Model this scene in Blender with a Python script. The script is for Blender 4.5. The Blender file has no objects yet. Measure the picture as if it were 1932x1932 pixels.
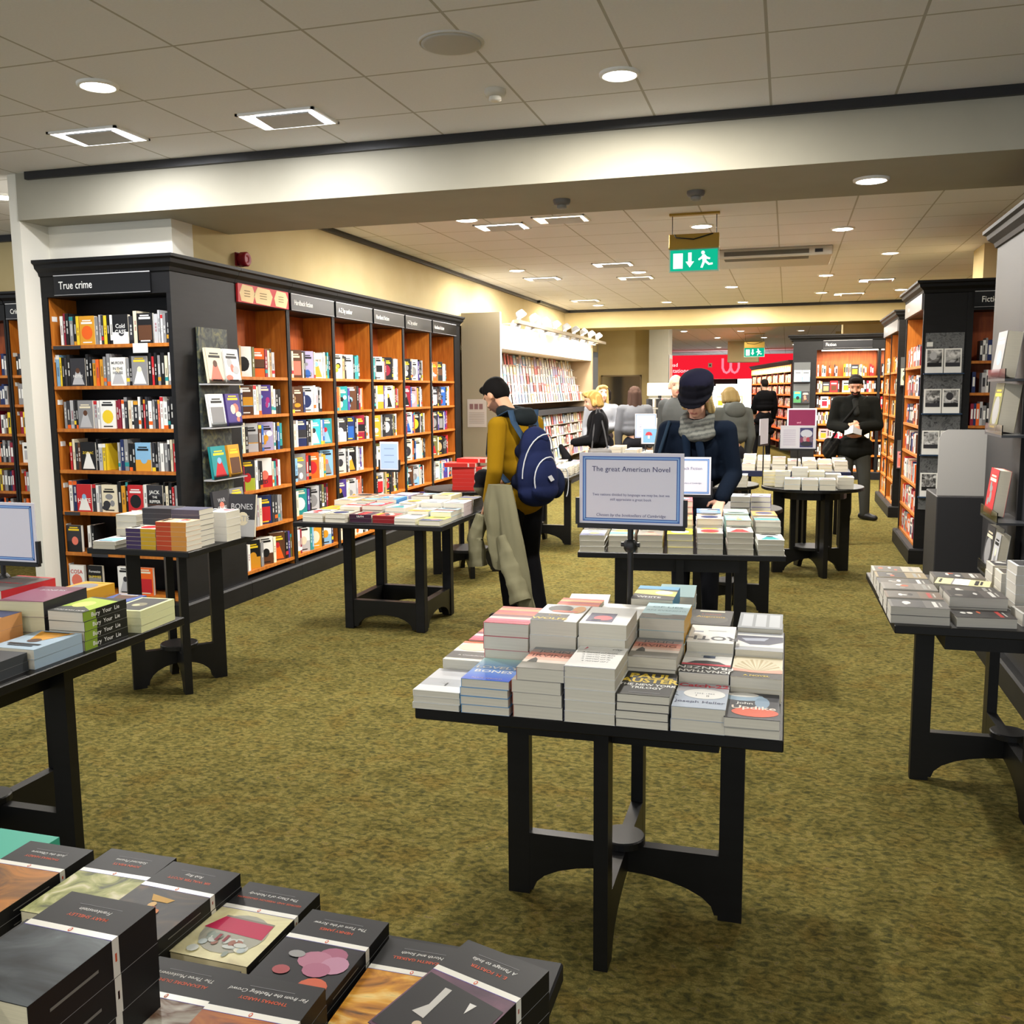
import bpy, bmesh, math, random
from mathutils import Vector, Matrix, Euler
import numpy as np

# ------------------------------------------------------------------ camera, world, exposure
scene = bpy.context.scene
COL = scene.collection
PI = math.pi

def setup_camera():
    yaw, pit, rol, f = 0.282367823, 0.127137153, 0.00871721296, 1784.26
    cy, sy, cp, sp = math.cos(yaw), math.sin(yaw), math.cos(pit), math.sin(pit)
    fwd = Vector((-sy*cp, cy*cp, -sp)); right = Vector((cy, sy, 0)); down = fwd.cross(right)
    r2 = right*math.cos(rol) + down*math.sin(rol)
    d2 = -right*math.sin(rol) + down*math.cos(rol)
    cd = bpy.data.cameras.new('camera'); co = bpy.data.objects.new('camera', cd); COL.objects.link(co)
    m = Matrix((r2, -d2, -fwd)).transposed().to_4x4(); m.translation = (0, 0, 1.6)
    co.matrix_world = m
    cd.sensor_width = 36.0; cd.sensor_fit = 'HORIZONTAL'; cd.lens = f/1932*36.0
    cd.clip_start = 0.05; cd.clip_end = 120
    scene.camera = co
setup_camera()

world = bpy.data.worlds.new('world'); scene.world = world; world.use_nodes = True
bg = world.node_tree.nodes['Background']
bg.inputs[0].default_value = (0.86, 0.92, 1.0, 1); bg.inputs[1].default_value = 0.85  # pale ambient fill, added to reach in through the open side behind the camera

LAMP_W = 36.0          # watts of one round ceiling downlight
scene.view_settings.view_transform = 'Standard'
scene.view_settings.look = 'None'
scene.view_settings.gamma = 1.0
scene.view_settings.use_curve_mapping = False
scene.view_settings.exposure = 0.62
scene.cycles.use_denoising = True
scene.cycles.max_bounces = 6
scene.cycles.diffuse_bounces = 4
scene.cycles.glossy_bounces = 3
scene.cycles.transmission_bounces = 4
scene.cycles.sample_clamp_indirect = 4.0
scene.cycles.caustics_reflective = False
scene.cycles.caustics_refractive = False

# ------------------------------------------------------------------ colours
def lin(c):
    if isinstance(c, str):
        c = c.lstrip('#'); c = tuple(int(c[i:i+2], 16) for i in (0, 2, 4))
    return tuple(((v/255)/12.92 if v/255 <= .04045 else ((v/255+.055)/1.055)**2.4) for v in c[:3])
PAL = dict(black='#1a1a1c', charcoal='#333338', grey='#8a8a8c', silver='#b9babd', white='#eeeeea', cream='#e6dcc0', tan='#b99a6b', brown='#5b3a26',
           red='#c1272d', crimson='#8e1f35', orange='#e8641e', amber='#d99a2b', yellow='#eccb2e', lime='#a9b83a', green='#3f7a4a', teal='#2a8f92',
           turquoise='#3fb7c4', blue='#2b5fae', navy='#23305e', sky='#86b6da', purple='#4b3a86', lilac='#a9a0c4', magenta='#a8327a', pink='#e59aa0', salmon='#e67a66', olive='#6d6a3a')
def C(n):
    return lin(PAL.get(n, n)) if isinstance(n, str) else lin(n)

# ------------------------------------------------------------------ materials
def new_mat(name):
    m = bpy.data.materials.new(name); m.use_nodes = True
    nt = m.node_tree; return m, nt, nt.nodes['Principled BSDF']
def attr_mat(name, rough, spec=0.5, coat=0.0):
    m, nt, b = new_mat(name)
    a = nt.nodes.new('ShaderNodeAttribute'); a.attribute_name = 'Col'
    nt.links.new(a.outputs['Color'], b.inputs['Base Color'])
    b.inputs['Roughness'].default_value = rough; b.inputs['Specular IOR Level'].default_value = spec
    b.inputs['Coat Weight'].default_value = coat
    return m
def flat_mat(name, c, rough=.6, spec=.5, metal=0):
    m, nt, b = new_mat(name)
    b.inputs['Base Color'].default_value = (*C(c), 1); b.inputs['Roughness'].default_value = rough
    b.inputs['Specular IOR Level'].default_value = spec; b.inputs['Metallic'].default_value = metal
    return m
def noise_mat(name, cols, scale, rough=.7, stretch=(1, 1, 1), detail=4, distort=0, spec=.4, pos=None, coord='Object', bump=0, coat=0):
    m, nt, b = new_mat(name); N = nt.nodes; L = nt.links
    tc = N.new('ShaderNodeTexCoord'); mp = N.new('ShaderNodeMapping'); mp.inputs['Scale'].default_value = stretch
    no = N.new('ShaderNodeTexNoise'); no.inputs['Scale'].default_value = scale; no.inputs['Detail'].default_value = detail; no.inputs['Distortion'].default_value = distort
    r = N.new('ShaderNodeValToRGB'); e = r.color_ramp.elements
    n = len(cols); ps = pos or [.32+.36*i/(max(1, n-1)) for i in range(n)]
    while len(e) < n: e.new(.5)
    for i, c in enumerate(cols):
        e[i].position = ps[i]; e[i].color = (*C(c), 1)
    L.new(tc.outputs[coord], mp.inputs[0]); L.new(mp.outputs[0], no.inputs['Vector']); L.new(no.outputs['Fac'], r.inputs[0]); L.new(r.outputs[0], b.inputs['Base Color'])
    b.inputs['Roughness'].default_value = rough; b.inputs['Specular IOR Level'].default_value = spec; b.inputs['Coat Weight'].default_value = coat
    if bump:
        bp = N.new('ShaderNodeBump'); bp.inputs['Strength'].default_value = bump; bp.inputs['Distance'].default_value = .005
        L.new(no.outputs['Fac'], bp.inputs['Height']); L.new(bp.outputs[0], b.inputs['Normal'])
    return m
def emit_mat(name, c, strength):
    m = bpy.data.materials.new(name); m.use_nodes = True; nt = m.node_tree
    nt.nodes.remove(nt.nodes['Principled BSDF'])
    e = nt.nodes.new('ShaderNodeEmission'); e.inputs[0].default_value = (*c, 1); e.inputs[1].default_value = strength
    nt.links.new(e.outputs[0], nt.nodes['Material Output'].inputs[0]); return m

M_MATTE = attr_mat('printed matte', .8, .25)
M_SATIN = attr_mat('printed satin', .48, .28)
M_GLOSS = attr_mat('printed gloss', .3, .45)
M_CLOTH = attr_mat('cloth', .95, .1)
M_SKIN = attr_mat('skin', .6, .35)
M_HAIR = attr_mat('hair', .85, .12)
M_BLACK = noise_mat('black stained wood', ['#101011', '#161618'], 6, .52, (1, 1, 6), spec=.25)
M_TABLE = noise_mat('black table lacquer', ['#070708', '#0c0c0d'], 6, .42, (1, 1, 6), spec=.4)
M_BLACKM = flat_mat('black metal', '#101012', .4)
M_ORANGE = noise_mat('orange wood', ['#a85f1c', '#bb6e22', '#c47a2c'], 5, .5, (8, 8, 1), detail=5)
M_REDWOOD = noise_mat('red brown wood', ['#8a3d16', '#9d4a1b', '#a8531f'], 5, .5, (8, 8, 1), detail=5)
M_WALL = noise_mat('cream wall paint', ['#c3b183', '#c9b88b'], 3, .85, spec=.2)
M_BEAM = noise_mat('off white beam paint', ['#a39f90', '#a8a495'], 3, .85, spec=.2)
M_WHITE = flat_mat('white paint', '#e9e6da', .8, .2)
M_GREYP = flat_mat('taupe panel paint', '#8d836c', .7, .3)
M_GREYB = flat_mat('grey board', '#a5a3a0', .7, .3)
M_STEEL = flat_mat('brushed metal', '#b0b0ac', .35, .5, .9)
M_BRASS = flat_mat('brass', '#a98a3a', .4, .5, .6)
M_PAGES, _nt, _b = new_mat('page edges')
def _pages():
    N = _nt.nodes; L = _nt.links
    a = N.new('ShaderNodeAttribute'); a.attribute_name = 'Col'
    tc = N.new('ShaderNodeTexCoord'); mp = N.new('ShaderNodeMapping'); mp.inputs['Scale'].default_value = (6, 6, 900)
    no = N.new('ShaderNodeTexNoise'); no.inputs['Scale'].default_value = 1; no.inputs['Detail'].default_value = 2
    r = N.new('ShaderNodeValToRGB'); r.color_ramp.elements[0].color = (.88, .88, .88, 1); r.color_ramp.elements[1].color = (1, 1, 1, 1)
    r.color_ramp.elements[0].position = .3; r.color_ramp.elements[1].position = .7
    mx = N.new('ShaderNodeMix'); mx.data_type = 'RGBA'; mx.blend_type = 'MULTIPLY'; mx.inputs[0].default_value = 1
    L.new(tc.outputs['Object'], mp.inputs[0]); L.new(mp.outputs[0], no.inputs['Vector']); L.new(no.outputs['Fac'], r.inputs[0])
    L.new(a.outputs['Color'], mx.inputs[6]); L.new(r.outputs[0], mx.inputs[7]); L.new(mx.outputs[2], _b.inputs['Base Color'])
    _b.inputs['Roughness'].default_value = .9; _b.inputs['Specular IOR Level'].default_value = .1
_pages()
def acrylic():
    m, nt, b = new_mat('clear acrylic')
    b.inputs['Base Color'].default_value = (.93, .95, .96, 1); b.inputs['Roughness'].default_value = .08
    b.inputs['Transmission Weight'].default_value = 1.0; b.inputs['IOR'].default_value = 1.12
    return m
M_CLEAR = acrylic()
M_LAMP = emit_mat('lamp lens', (1.0, .95, .86), 14)
M_LAMPW = emit_mat('warm lamp lens', (1.0, .86, .62), 5)
M_PANEL = emit_mat('fluorescent panel', (.95, .95, 1.0), 9)
M_EXITG = emit_mat('lit green sign', lin('#0e9c78'), 1.0)
M_EXITW = emit_mat('lit white pictogram', (.9, 1, .95), 1.3)

# ------------------------------------------------------------------ mesh builder
class MB:
    def __init__(s):
        s.v = []; s.f = []; s.c = []; s.m = []; s.sm = []; s.mats = []; s.T = Matrix.Identity(4)
    def mi(s, mat):
        if mat not in s.mats: s.mats.append(mat)
        return s.mats.index(mat)
    def add(s, vs, fs, col, mat, smooth=False):
        o = len(s.v); T = s.T
        s.v.extend([T @ Vector(p) for p in vs]); k = s.mi(mat)
        for f in fs:
            s.f.append([i+o for i in f]); s.c.append(col); s.m.append(k); s.sm.append(smooth)
    def quad(s, a, b, c, d, col, mat): s.add([a, b, c, d], [(0, 1, 2, 3)], col, mat)
    def box(s, lo, hi, col=(0, 0, 0), mat=None, bev=0):
        x0, y0, z0 = lo; x1, y1, z1 = hi
        if bev > 0:
            b = bev; vs = []; 
            for (z, i) in ((z0, b), (z0+b, 0), (z1-b, 0), (z1, b)):
                vs += [(x0+i, y0+b, z), (x0+b, y0+i, z), (x1-b, y0+i, z), (x1-i, y0+b, z), (x1-i, y1-b, z), (x1-b, y1-i, z), (x0+b, y1-i, z), (x0+i, y1-b, z)]
            fs = [tuple(reversed(range(8))), tuple(range(24, 32))]
            for k in range(3):
                for j in range(8): fs.append((k*8+j, k*8+(j+1) % 8, k*8+8+(j+1) % 8, k*8+8+j))
            s.add(vs, fs, col, mat); return
        vs = [(x0, y0, z0), (x1, y0, z0), (x1, y1, z0), (x0, y1, z0), (x0, y0, z1), (x1, y0, z1), (x1, y1, z1), (x0, y1, z1)]
        s.add(vs, [(0, 3, 2, 1), (4, 5, 6, 7), (0, 1, 5, 4), (1, 2, 6, 5), (2, 3, 7, 6), (3, 0, 4, 7)], col, mat)
    def prism(s, poly, axis, a, b, col, mat, smooth=False):
        """poly: 2D points; axis 'x','y','z' extruded from a to b. Coordinates: x->(y,z) y->(x,z) z->(x,y)"""
        def P(p, t):
            return {'x': (t, p[0], p[1]), 'y': (p[0], t, p[1]), 'z': (p[0], p[1], t)}[axis]
        n = len(poly); vs = [P(p, a) for p in poly] + [P(p, b) for p in poly]
        s.add(vs, [tuple(range(n)), tuple(reversed(range(n, 2*n)))], col, mat)
        s.add(vs, [(i, (i+1) % n, n+(i+1) % n, n+i) for i in range(n)], col, mat, smooth)
    def tube(s, pts, r, col, mat, n=8, caps=True, smooth=True):
        pts = [Vector(p) for p in pts]; rs = r if isinstance(r, (list, tuple)) else [r]*len(pts); vs = []; prev = None
        for i, p in enumerate(pts):
            d = (pts[min(i+1, len(pts)-1)]-pts[max(i-1, 0)]).normalized()
            u = d.orthogonal().normalized() if prev is None else (prev-d*prev.dot(d)).normalized()
            prev = u; w = d.cross(u)
            for k in range(n):
                a = 2*PI*k/n; vs.append(p+(u*math.cos(a)+w*math.sin(a))*rs[i])
        fs = [(i*n+k, i*n+(k+1) % n, (i+1)*n+(k+1) % n, (i+1)*n+k) for i in range(len(pts)-1) for k in range(n)]
        s.add(vs, fs, col, mat, smooth)
        if caps: s.add(vs, [tuple(reversed(range(n))), tuple(range(len(vs)-n, len(vs)))], col, mat)
    def lathe(s, prof, c, col, mat, n=24, axis='z', smooth=True):
        vs = []
        for (r, h) in prof:
            for k in range(n):
                a = 2*PI*k/n; x, y = r*math.cos(a), r*math.sin(a)
                vs.append({'z': (c[0]+x, c[1]+y, c[2]+h), 'x': (c[0]+h, c[1]+x, c[2]+y), 'y': (c[0]+x, c[1]+h, c[2]+y)}[axis])
        fs = [(i*n+k, i*n+(k+1) % n, (i+1)*n+(k+1) % n, (i+1)*n+k) for i in range(len(prof)-1) for k in range(n)]
        s.add(vs, fs, col, mat, smooth)
        s.add(vs, [tuple(reversed(range(n))), tuple(range(len(vs)-n, len(vs)))], col, mat)
    def disc(s, c, rx, ry, col, mat, n=20, up=1):
        vs = [(c[0]+rx*math.cos(2*PI*k/n), c[1]+ry*math.sin(2*PI*k/n), c[2]) for k in range(n)]
        s.add(vs, [tuple(range(n)) if up > 0 else tuple(reversed(range(n)))], col, mat)
    def ball(s, c, r, col, mat, nu=10, nv=7):
        rx, ry, rz = r if isinstance(r, (tuple, list)) else (r, r, r)
        prof = [(math.sin(PI*i/nv), -math.cos(PI*i/nv)) for i in range(nv+1)]; prof[0] = (.02, -1); prof[-1] = (.02, 1)
        vs = []
        for (rr, h) in prof:
            for k in range(nu): vs.append((c[0]+rx*rr*math.cos(2*PI*k/nu), c[1]+ry*rr*math.sin(2*PI*k/nu), c[2]+rz*h))
        fs = [(i*nu+k, i*nu+(k+1) % nu, (i+1)*nu+(k+1) % nu, (i+1)*nu+k) for i in range(nv) for k in range(nu)]
        s.add(vs, fs+[tuple(reversed(range(nu))), tuple(range(len(vs)-nu, len(vs)))], col, mat, True)
    def text(s, body, size, M, col, mat, align='CENTER', sx=1.0, font_shear=0.0, bold=0.0):
        """text laid in the XY plane of matrix M"""
        vs, fs = text_mesh(body, align, font_shear, bold)
        old = s.T; s.T = old @ M @ Matrix.Diagonal((size*sx, size, 1, 1))
        s.add(vs, fs, col, mat); s.T = old
    def mesh(s, name):
        me = bpy.data.meshes.new(name); me.from_pydata([tuple(p) for p in s.v], [], s.f)
        for m in s.mats: me.materials.append(m)
        me.polygons.foreach_set('material_index', s.m); me.polygons.foreach_set('use_smooth', s.sm)
        at = me.color_attributes.new('Col', 'FLOAT_COLOR', 'CORNER')
        buf = np.ones((len(me.loops), 4), dtype=np.float32); i = 0
        for f, c in zip(s.f, s.c):
            buf[i:i+len(f), :3] = c[:3]; i += len(f)
        at.data.foreach_set('color', buf.ravel()); me.update(); return me
    def obj(s, name, parent=None):
        o = bpy.data.objects.new(name, s.mesh(name)); COL.objects.link(o)
        if parent is not None: o.parent = parent
        return o

_tc = {}
def text_mesh(body, align, shear, bold):
    k = (body, align, shear, bold)
    if k not in _tc:
        cu = bpy.data.curves.new('t', 'FONT'); cu.body = body; cu.align_x = align; cu.align_y = 'CENTER'; cu.resolution_u = 2; cu.shear = shear; cu.offset = bold
        cu.size = 1.0; cu.space_line = .95
        o = bpy.data.objects.new('t', cu); COL.objects.link(o)
        dg = bpy.context.evaluated_depsgraph_get(); ev = o.evaluated_get(dg); me = ev.to_mesh()
        _tc[k] = ([tuple(v.co) for v in me.vertices], [tuple(p.vertices) for p in me.polygons])
        ev.to_mesh_clear(); bpy.data.objects.remove(o); bpy.data.curves.remove(cu)
    return _tc[k]

def empty(name, loc=(0, 0, 0), rz=0):
    o = bpy.data.objects.new(name, None); COL.objects.link(o); o.location = loc; o.rotation_euler = (0, 0, rz); o.empty_display_size = .05
    return o
def tag(o, label, cat, group=None):
    o['label'] = label; o['category'] = cat
    if group: o['group'] = group
    return o
def struct(o):
    o['kind'] = 'structure'; return o
def TR(x=0, y=0, z=0, rx=0, ry=0, rz=0):
    return Matrix.Translation((x, y, z)) @ Euler((rx, ry, rz)).to_matrix().to_4x4()
ORD = ['first', 'second', 'third', 'fourth', 'fifth', 'sixth', 'seventh', 'eighth', 'ninth', 'tenth', 'eleventh', 'twelfth', 'thirteenth', 'fourteenth', 'fifteenth', 'sixteenth', 'seventeenth', 'eighteenth', 'nineteenth', 'twentieth',
       'twenty-first', 'twenty-second', 'twenty-third', 'twenty-fourth', 'twenty-fifth', 'twenty-sixth', 'twenty-seventh', 'twenty-eighth', 'twenty-ninth', 'thirtieth', 'thirty-first', 'thirty-second', 'thirty-third', 'thirty-fourth', 'thirty-fifth', 'thirty-sixth', 'thirty-seventh', 'thirty-eighth', 'thirty-ninth', 'fortieth']
# ------------------------------------------------------------------ the room
CEIL = 3.1
def ceiling_material():
    m, nt, b = new_mat('ceiling tiles'); N = nt.nodes; L = nt.links
    tc = N.new('ShaderNodeTexCoord'); sp = N.new('ShaderNodeSeparateXYZ'); L.new(tc.outputs['Object'], sp.inputs[0])
    def math_(op, a, bb=None):
        n = N.new('ShaderNodeMath'); n.operation = op
        for i, q in enumerate((a, bb)):
            if q is None: continue
            if isinstance(q, (int, float)): n.inputs[i].default_value = q
            else: L.new(q, n.inputs[i])
        return n.outputs[0]
    lines = []
    for ax, off in (('X', .125), ('Y', -.037)):
        q = math_('ADD', sp.outputs[ax], off+62.0); q = math_('DIVIDE', q, .62); q = math_('FRACT', q); q = math_('SUBTRACT', q, .5); q = math_('ABSOLUTE', q)
        lines.append(math_('GREATER_THAN', q, .4892))
    ln = math_('MAXIMUM', *lines)
    no = N.new('ShaderNodeTexNoise'); no.inputs['Scale'].default_value = 90; no.inputs['Detail'].default_value = 3; L.new(tc.outputs['Object'], no.inputs['Vector'])
    r = N.new('ShaderNodeValToRGB'); r.color_ramp.elements[0].color = (*lin('#e2e3e8'), 1); r.color_ramp.elements[1].color = (*lin('#ebecf0'), 1); L.new(no.outputs['Fac'], r.inputs[0])
    mx = N.new('ShaderNodeMix'); mx.data_type = 'RGBA'; L.new(ln, mx.inputs[0]); L.new(r.outputs[0], mx.inputs[6]); mx.inputs[7].default_value = (*lin('#b4b2ad'), 1)
    L.new(mx.outputs[2], b.inputs['Base Color']); b.inputs['Roughness'].default_value = .9; b.inputs['Specular IOR Level'].default_value = .15
    return m
def carpet_material():
    m, nt, b = new_mat('flecked olive carpet'); N = nt.nodes; L = nt.links
    tc = N.new('ShaderNodeTexCoord')
    def noise(sc, st, det, dist=0):
        mp = N.new('ShaderNodeMapping'); mp.inputs['Scale'].default_value = st; L.new(tc.outputs['Object'], mp.inputs[0])
        n = N.new('ShaderNodeTexNoise'); n.inputs['Scale'].default_value = sc; n.inputs['Detail'].default_value = det; n.inputs['Distortion'].default_value = dist; L.new(mp.outputs[0], n.inputs['Vector']); return n.outputs['Fac']
    def ramp(fac, els):
        r = N.new('ShaderNodeValToRGB'); e = r.color_ramp.elements
        while len(e) < len(els): e.new(.5)
        for i, (p, c) in enumerate(els): e[i].position = p; e[i].color = (*lin(c), 1)
        L.new(fac, r.inputs[0]); return r.outputs[0]
    fl = ramp(noise(44, (.8, 1.15, 1), 4, .7), [(.30, '#47462a'), (.42, '#5d5830'), (.52, '#706736'), (.62, '#837742'), (.74, '#6c6146')])
    big = ramp(noise(5, (1, 1, 1), 3, .4), [(.35, '#b0ae98'), (.5, '#ffffff'), (.66, '#dcc09a')])
    fine = ramp(noise(220, (1, 1, 1), 2), [(.3, '#b0b0b0'), (.7, '#ffffff')])
    def mul(a, c, f):
        x = N.new('ShaderNodeMix'); x.data_type = 'RGBA'; x.blend_type = 'MULTIPLY'; x.inputs[0].default_value = f; L.new(a, x.inputs[6]); L.new(c, x.inputs[7]); return x.outputs[2]
    c = mul(mul(fl, big, .45), fine, .6)
    L.new(c, b.inputs['Base Color']); b.inputs['Roughness'].default_value = 1; b.inputs['Specular IOR Level'].default_value = .05
    bp = N.new('ShaderNodeBump'); bp.inputs['Strength'].default_value = .4; bp.inputs['Distance'].default_value = .004
    L.new(noise(220, (1, 1, 1), 2), bp.inputs['Height']); L.new(bp.outputs[0], b.inputs['Normal'])
    return m
def slab(name, lo, hi, mat):
    mb = MB(); mb.box(lo, hi, (0, 0, 0), mat); return struct(mb.obj(name))
slab('floor', (-13, -3.5, -.1), (9, 44, 0), carpet_material())
slab('ceiling', (-13, -3.5, CEIL), (9, 44, CEIL+.12), ceiling_material())
BY0, BY1, BZ = 5.49, 6.46, 2.79
slab('beam_front', (-5.1, BY0, BZ), (9, BY1, CEIL), M_BEAM)
slab('beam_back', (-4.1, 17.75, 2.76), (9, 18.7, CEIL), M_WALL)
def strip(name, lo, hi): return slab(name, lo, hi, M_BLACKM)
strip('trim_1', (-5.0, BY0-.03, CEIL-.05), (9, BY0, CEIL))
strip('trim_2', (-4.08, BY1, CEIL-.045), (-4.05, 15.6, CEIL))
strip('trim_3', (-4.08, 15.6, CEIL-.045), (-4.0, 17.75, CEIL))
strip('trim_4', (-4.1, 17.72, CEIL-.05), (9, 17.75, CEIL))
slab('partition_left', (-5.18, 5.5, 0), (-5.1, 6.4, CEIL), M_WHITE)
slab('wall_left', (-4.6, 6.0, 0), (-4.36, 21.0, CEIL), M_WALL)
slab('wall_left_upper', (-4.36, 6.0, 2.44), (-4.08, 21.0, CEIL), M_WALL)
slab('bulkhead_left', (-5.1, 5.76, 2.5), (-4.08, 6.0, BZ), M_WHITE)
slab('wall_alcove', (-10, 7.52, 0), (-4.35, 7.7, CEIL), M_WALL)
strip('trim_5', (-9.9, 7.48, CEIL-.06), (-5.2, 7.52, CEIL))
slab('wall_right', (7.5, -3.5, 0), (7.7, 44, CEIL), M_WALL)
slab('wall_cashdesk', (-4.08, 21.06, 0), (-2.88, 21.2, CEIL), M_WALL)
slab('column_back', (-2.88, 20.6, 0), (-2.47, 21.3, CEIL), M_BEAM)
slab('column_far', (-1.85, 31.0, 2.45), (-.9, 31.8, CEIL), M_WALL)
slab('column_fiction', (1.0, 19.6, 0), (1.9, 20.2, CEIL), M_WALL)
slab('column_right', (1.95, 11.2, 0), (3.0, 11.8, CEIL), M_WALL)
slab('wall_back', (-13, 43.5, 0), (9, 43.7, CEIL), M_WHITE)
slab('wall_right_back', (1.2, 27.0, 0), (7.5, 27.2, CEIL), M_WALL)

# ceiling lamps
def downlight(x, y, r=.095, z=CEIL, w=LAMP_W, warm=False, label='', group='round ceiling downlights'):
    t = empty('downlight', (x, y, z))
    rim = MB(); rim.lathe([(r+.016, 0), (r+.015, -.010), (r, -.016), (r-.004, -.004)], (0, 0, 0), C('white'), M_SATIN, 28); rim.obj('rim', t)
    ln = MB(); ln.lathe([(r*.98, -.006), (r*.7, -.018), (.01, -.022)], (0, 0, 0), (1, 1, 1), M_LAMPW if warm else M_LAMP, 24); ln.obj('lens', t)
    ld = bpy.data.lights.new('bulb', 'AREA'); ld.shape = 'DISK'; ld.size = 2*r; ld.energy = w; ld.color = (1.0, .90, .74) if warm else (1.0, .95, .87)
    lo = bpy.data.objects.new('bulb', ld); COL.objects.link(lo); lo.parent = t; lo.location = (0, 0, -.03)
    return tag(t, label, 'ceiling light', group)
def panel_light(x, y, label, rz=0, w=LAMP_W*1.5, warm=False):
    """small recessed fitting: a bright tray with a tilted plate hanging under its near side"""
    t = empty('tilted_panel_light', (x, y, CEIL), rz); a, b_ = .235, .155
    fr = MB()
    for lo, hi in (((-a, -b_), (a, -b_+.015)), ((-a, b_-.015), (a, b_)), ((-a, -b_), (-a+.015, b_)), ((a-.015, -b_), (a, b_))): fr.box((*lo, -.012), (*hi, 0), C('white'), M_SATIN)
    fr.obj('frame', t)
    ca = MB(); ca.box((-a+.015, -b_+.015, -.008), (a-.015, b_-.015, -.002), (1, 1, 1), M_LAMPW if warm else M_PANEL); ca.obj('diffuser', t)
    pl = MB(); pl.T = TR(.03, -.045, -.028, rx=-.06); pl.box((-a*.62, -.095, -.004), (a*.72, .095, .004), C('silver'), M_SATIN); pl.obj('plate', t)
    ld = bpy.data.lights.new('tube', 'AREA'); ld.shape = 'RECTANGLE'; ld.size = .4; ld.size_y = .07; ld.energy = w; ld.color = (1, .88, .7) if warm else (.97, .97, 1)
    lo = bpy.data.objects.new('tube', ld); COL.objects.link(lo); lo.parent = t; lo.location = (0, .1, -.015)
    return tag(t, label, 'ceiling light', 'small tilted ceiling lights')
downlight(-3.27, 4.09, r=.082, label='round downlight nearest the two square lights, front ceiling')
downlight(-.81, 4.70, r=.082, w=60, label='round downlight in front of the beam, centre of the front ceiling')
downlight(.43, 5.98, z=BZ, r=.085, w=34, label='round starry downlight under the wide beam')
for i, (x, y) in enumerate([(-2.74, 8.1), (-.8, 9.11), (.46, 9.70), (1.06, 11.58), (-3.28, 11.62), (-1.86, 12.31), (.45, 13.52), (.47, 15.91), (-.83, 14.53), (1.63, 15.86), (-3.25, 16.78), (-2.03, 16.63), (-.78, 17.1)]):
    downlight(x, y, warm=(i % 4 == 3), label='round downlight, %s one back along the ceiling behind the beam' % ORD[i])
for i, (x, y) in enumerate([(-1.9, 19.4), (-1.1, 20.2), (.2, 20.5), (-1.7, 22.5), (-.2, 23), (-2.6, 25), (-1.2, 25.5), (.3, 26), (-2, 28.5), (-.7, 29), (.7, 29.5), (-1.4, 33), (.2, 34), (-2.4, 35), (1.1, 36)]):
    downlight(x, y, w=30, warm=(i % 3 == 1), label='small round downlight far back, %s beyond the second beam' % ORD[i])
for i, (x, y) in enumerate([(-5.75, 6.05), (-7.2, 5.4), (-4.6, 1.6), (3.2, 4.0), (-.3, -1.6), (1.9, -.6), (-2.6, -.8), (3.6, 8.0), (3.6, 12.5), (4.0, 16)]):
    downlight(x, y, w=LAMP_W*.6, label='round downlight of the side and near ceilings, %s' % ORD[i])
panel_light(-3.9, 4.86, 'small tilted ceiling light nearest the white partition', w=17)
panel_light(-2.68, 4.88, 'small tilted ceiling light in front of the beam, beside the first', w=14)
for i, (x, y, wm) in enumerate([(-2.55, 8.55, False), (-1.95, 8.35, True), (-3.2, 12.6, False), (-2.05, 11.5, False), (-2.0, 12.95, True), (1.15, 14.4, False), (.9, 16.3, True), (-3.3, 15.9, True)]):
    panel_light(x, y, 'small tilted ceiling light behind the beam, %s one back' % ORD[i], warm=wm)

def ceiling_bits():
    t = empty('ceiling_speaker', (-1.44, 4.08, CEIL)); m = MB(); m.lathe([(.13, 0), (.13, -.01), (.115, -.013), (.01, -.013)], (0, 0, 0), lin('#b9b7b2'), M_MATTE, 28); m.obj('grille', t)
    r = MB(); r.lathe([(.145, 0), (.143, -.006), (.131, -.008), (.131, -.001)], (0, 0, 0), lin('#d0cfcc'), M_MATTE, 28); r.obj('rim', t)
    tag(t, 'round grey ceiling speaker grille set in a front ceiling tile', 'speaker')
    for i, (x, y, z, lb) in enumerate([(-1.45, 4.76, CEIL, 'small white smoke detector on a front ceiling tile'), (-1.395, 5.99, BZ, 'grey smoke detector under the beam, over the mustard jacket'), (-.565, 6.0, BZ, 'grey smoke detector under the beam, above the exit sign')]):
        t = empty('smoke_detector', (x, y, z)); c = C('#cfcabd') if i == 0 else lin('#6d6a66')
        m = MB(); m.lathe([(.055, 0), (.055, -.015), (.048, -.03), (.02, -.034)], (0, 0, 0), c, M_SATIN, 20); m.obj('base', t)
        m = MB(); m.lathe([(.03, -.034), (.032, -.05), (.02, -.056), (.005, -.056)], (0, 0, 0), C('#e0dccf') if i == 0 else lin('#888580'), M_SATIN, 16); m.obj('sensor_head', t)
        tag(t, lb, 'smoke detector', 'smoke detectors')
    # air conditioning cassette
    t = empty('air_conditioning_unit', (-.2, 11.2, CEIL)); m = MB(); m.box((-.62, -.45, -.10), (.62, .45, 0), lin('#bdb8a8'), M_SATIN, .01); m.obj('casing', t)
    m = MB(); m.box((-.5, -.458, -.075), (.38, -.45, -.03), lin('#5b584e'), M_MATTE); m.box((-.5, -.40, -.104), (.38, -.22, -.10), lin('#6a675c'), M_MATTE); m.obj('grille', t)
    m = MB(); m.box((.44, -.458, -.07), (.52, -.45, -.035), C('black'), M_SATIN); m.obj('sensor', t)
    tag(t, 'flat boxy air conditioning unit on the ceiling behind the exit sign', 'air conditioner')
ceiling_bits()

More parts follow.
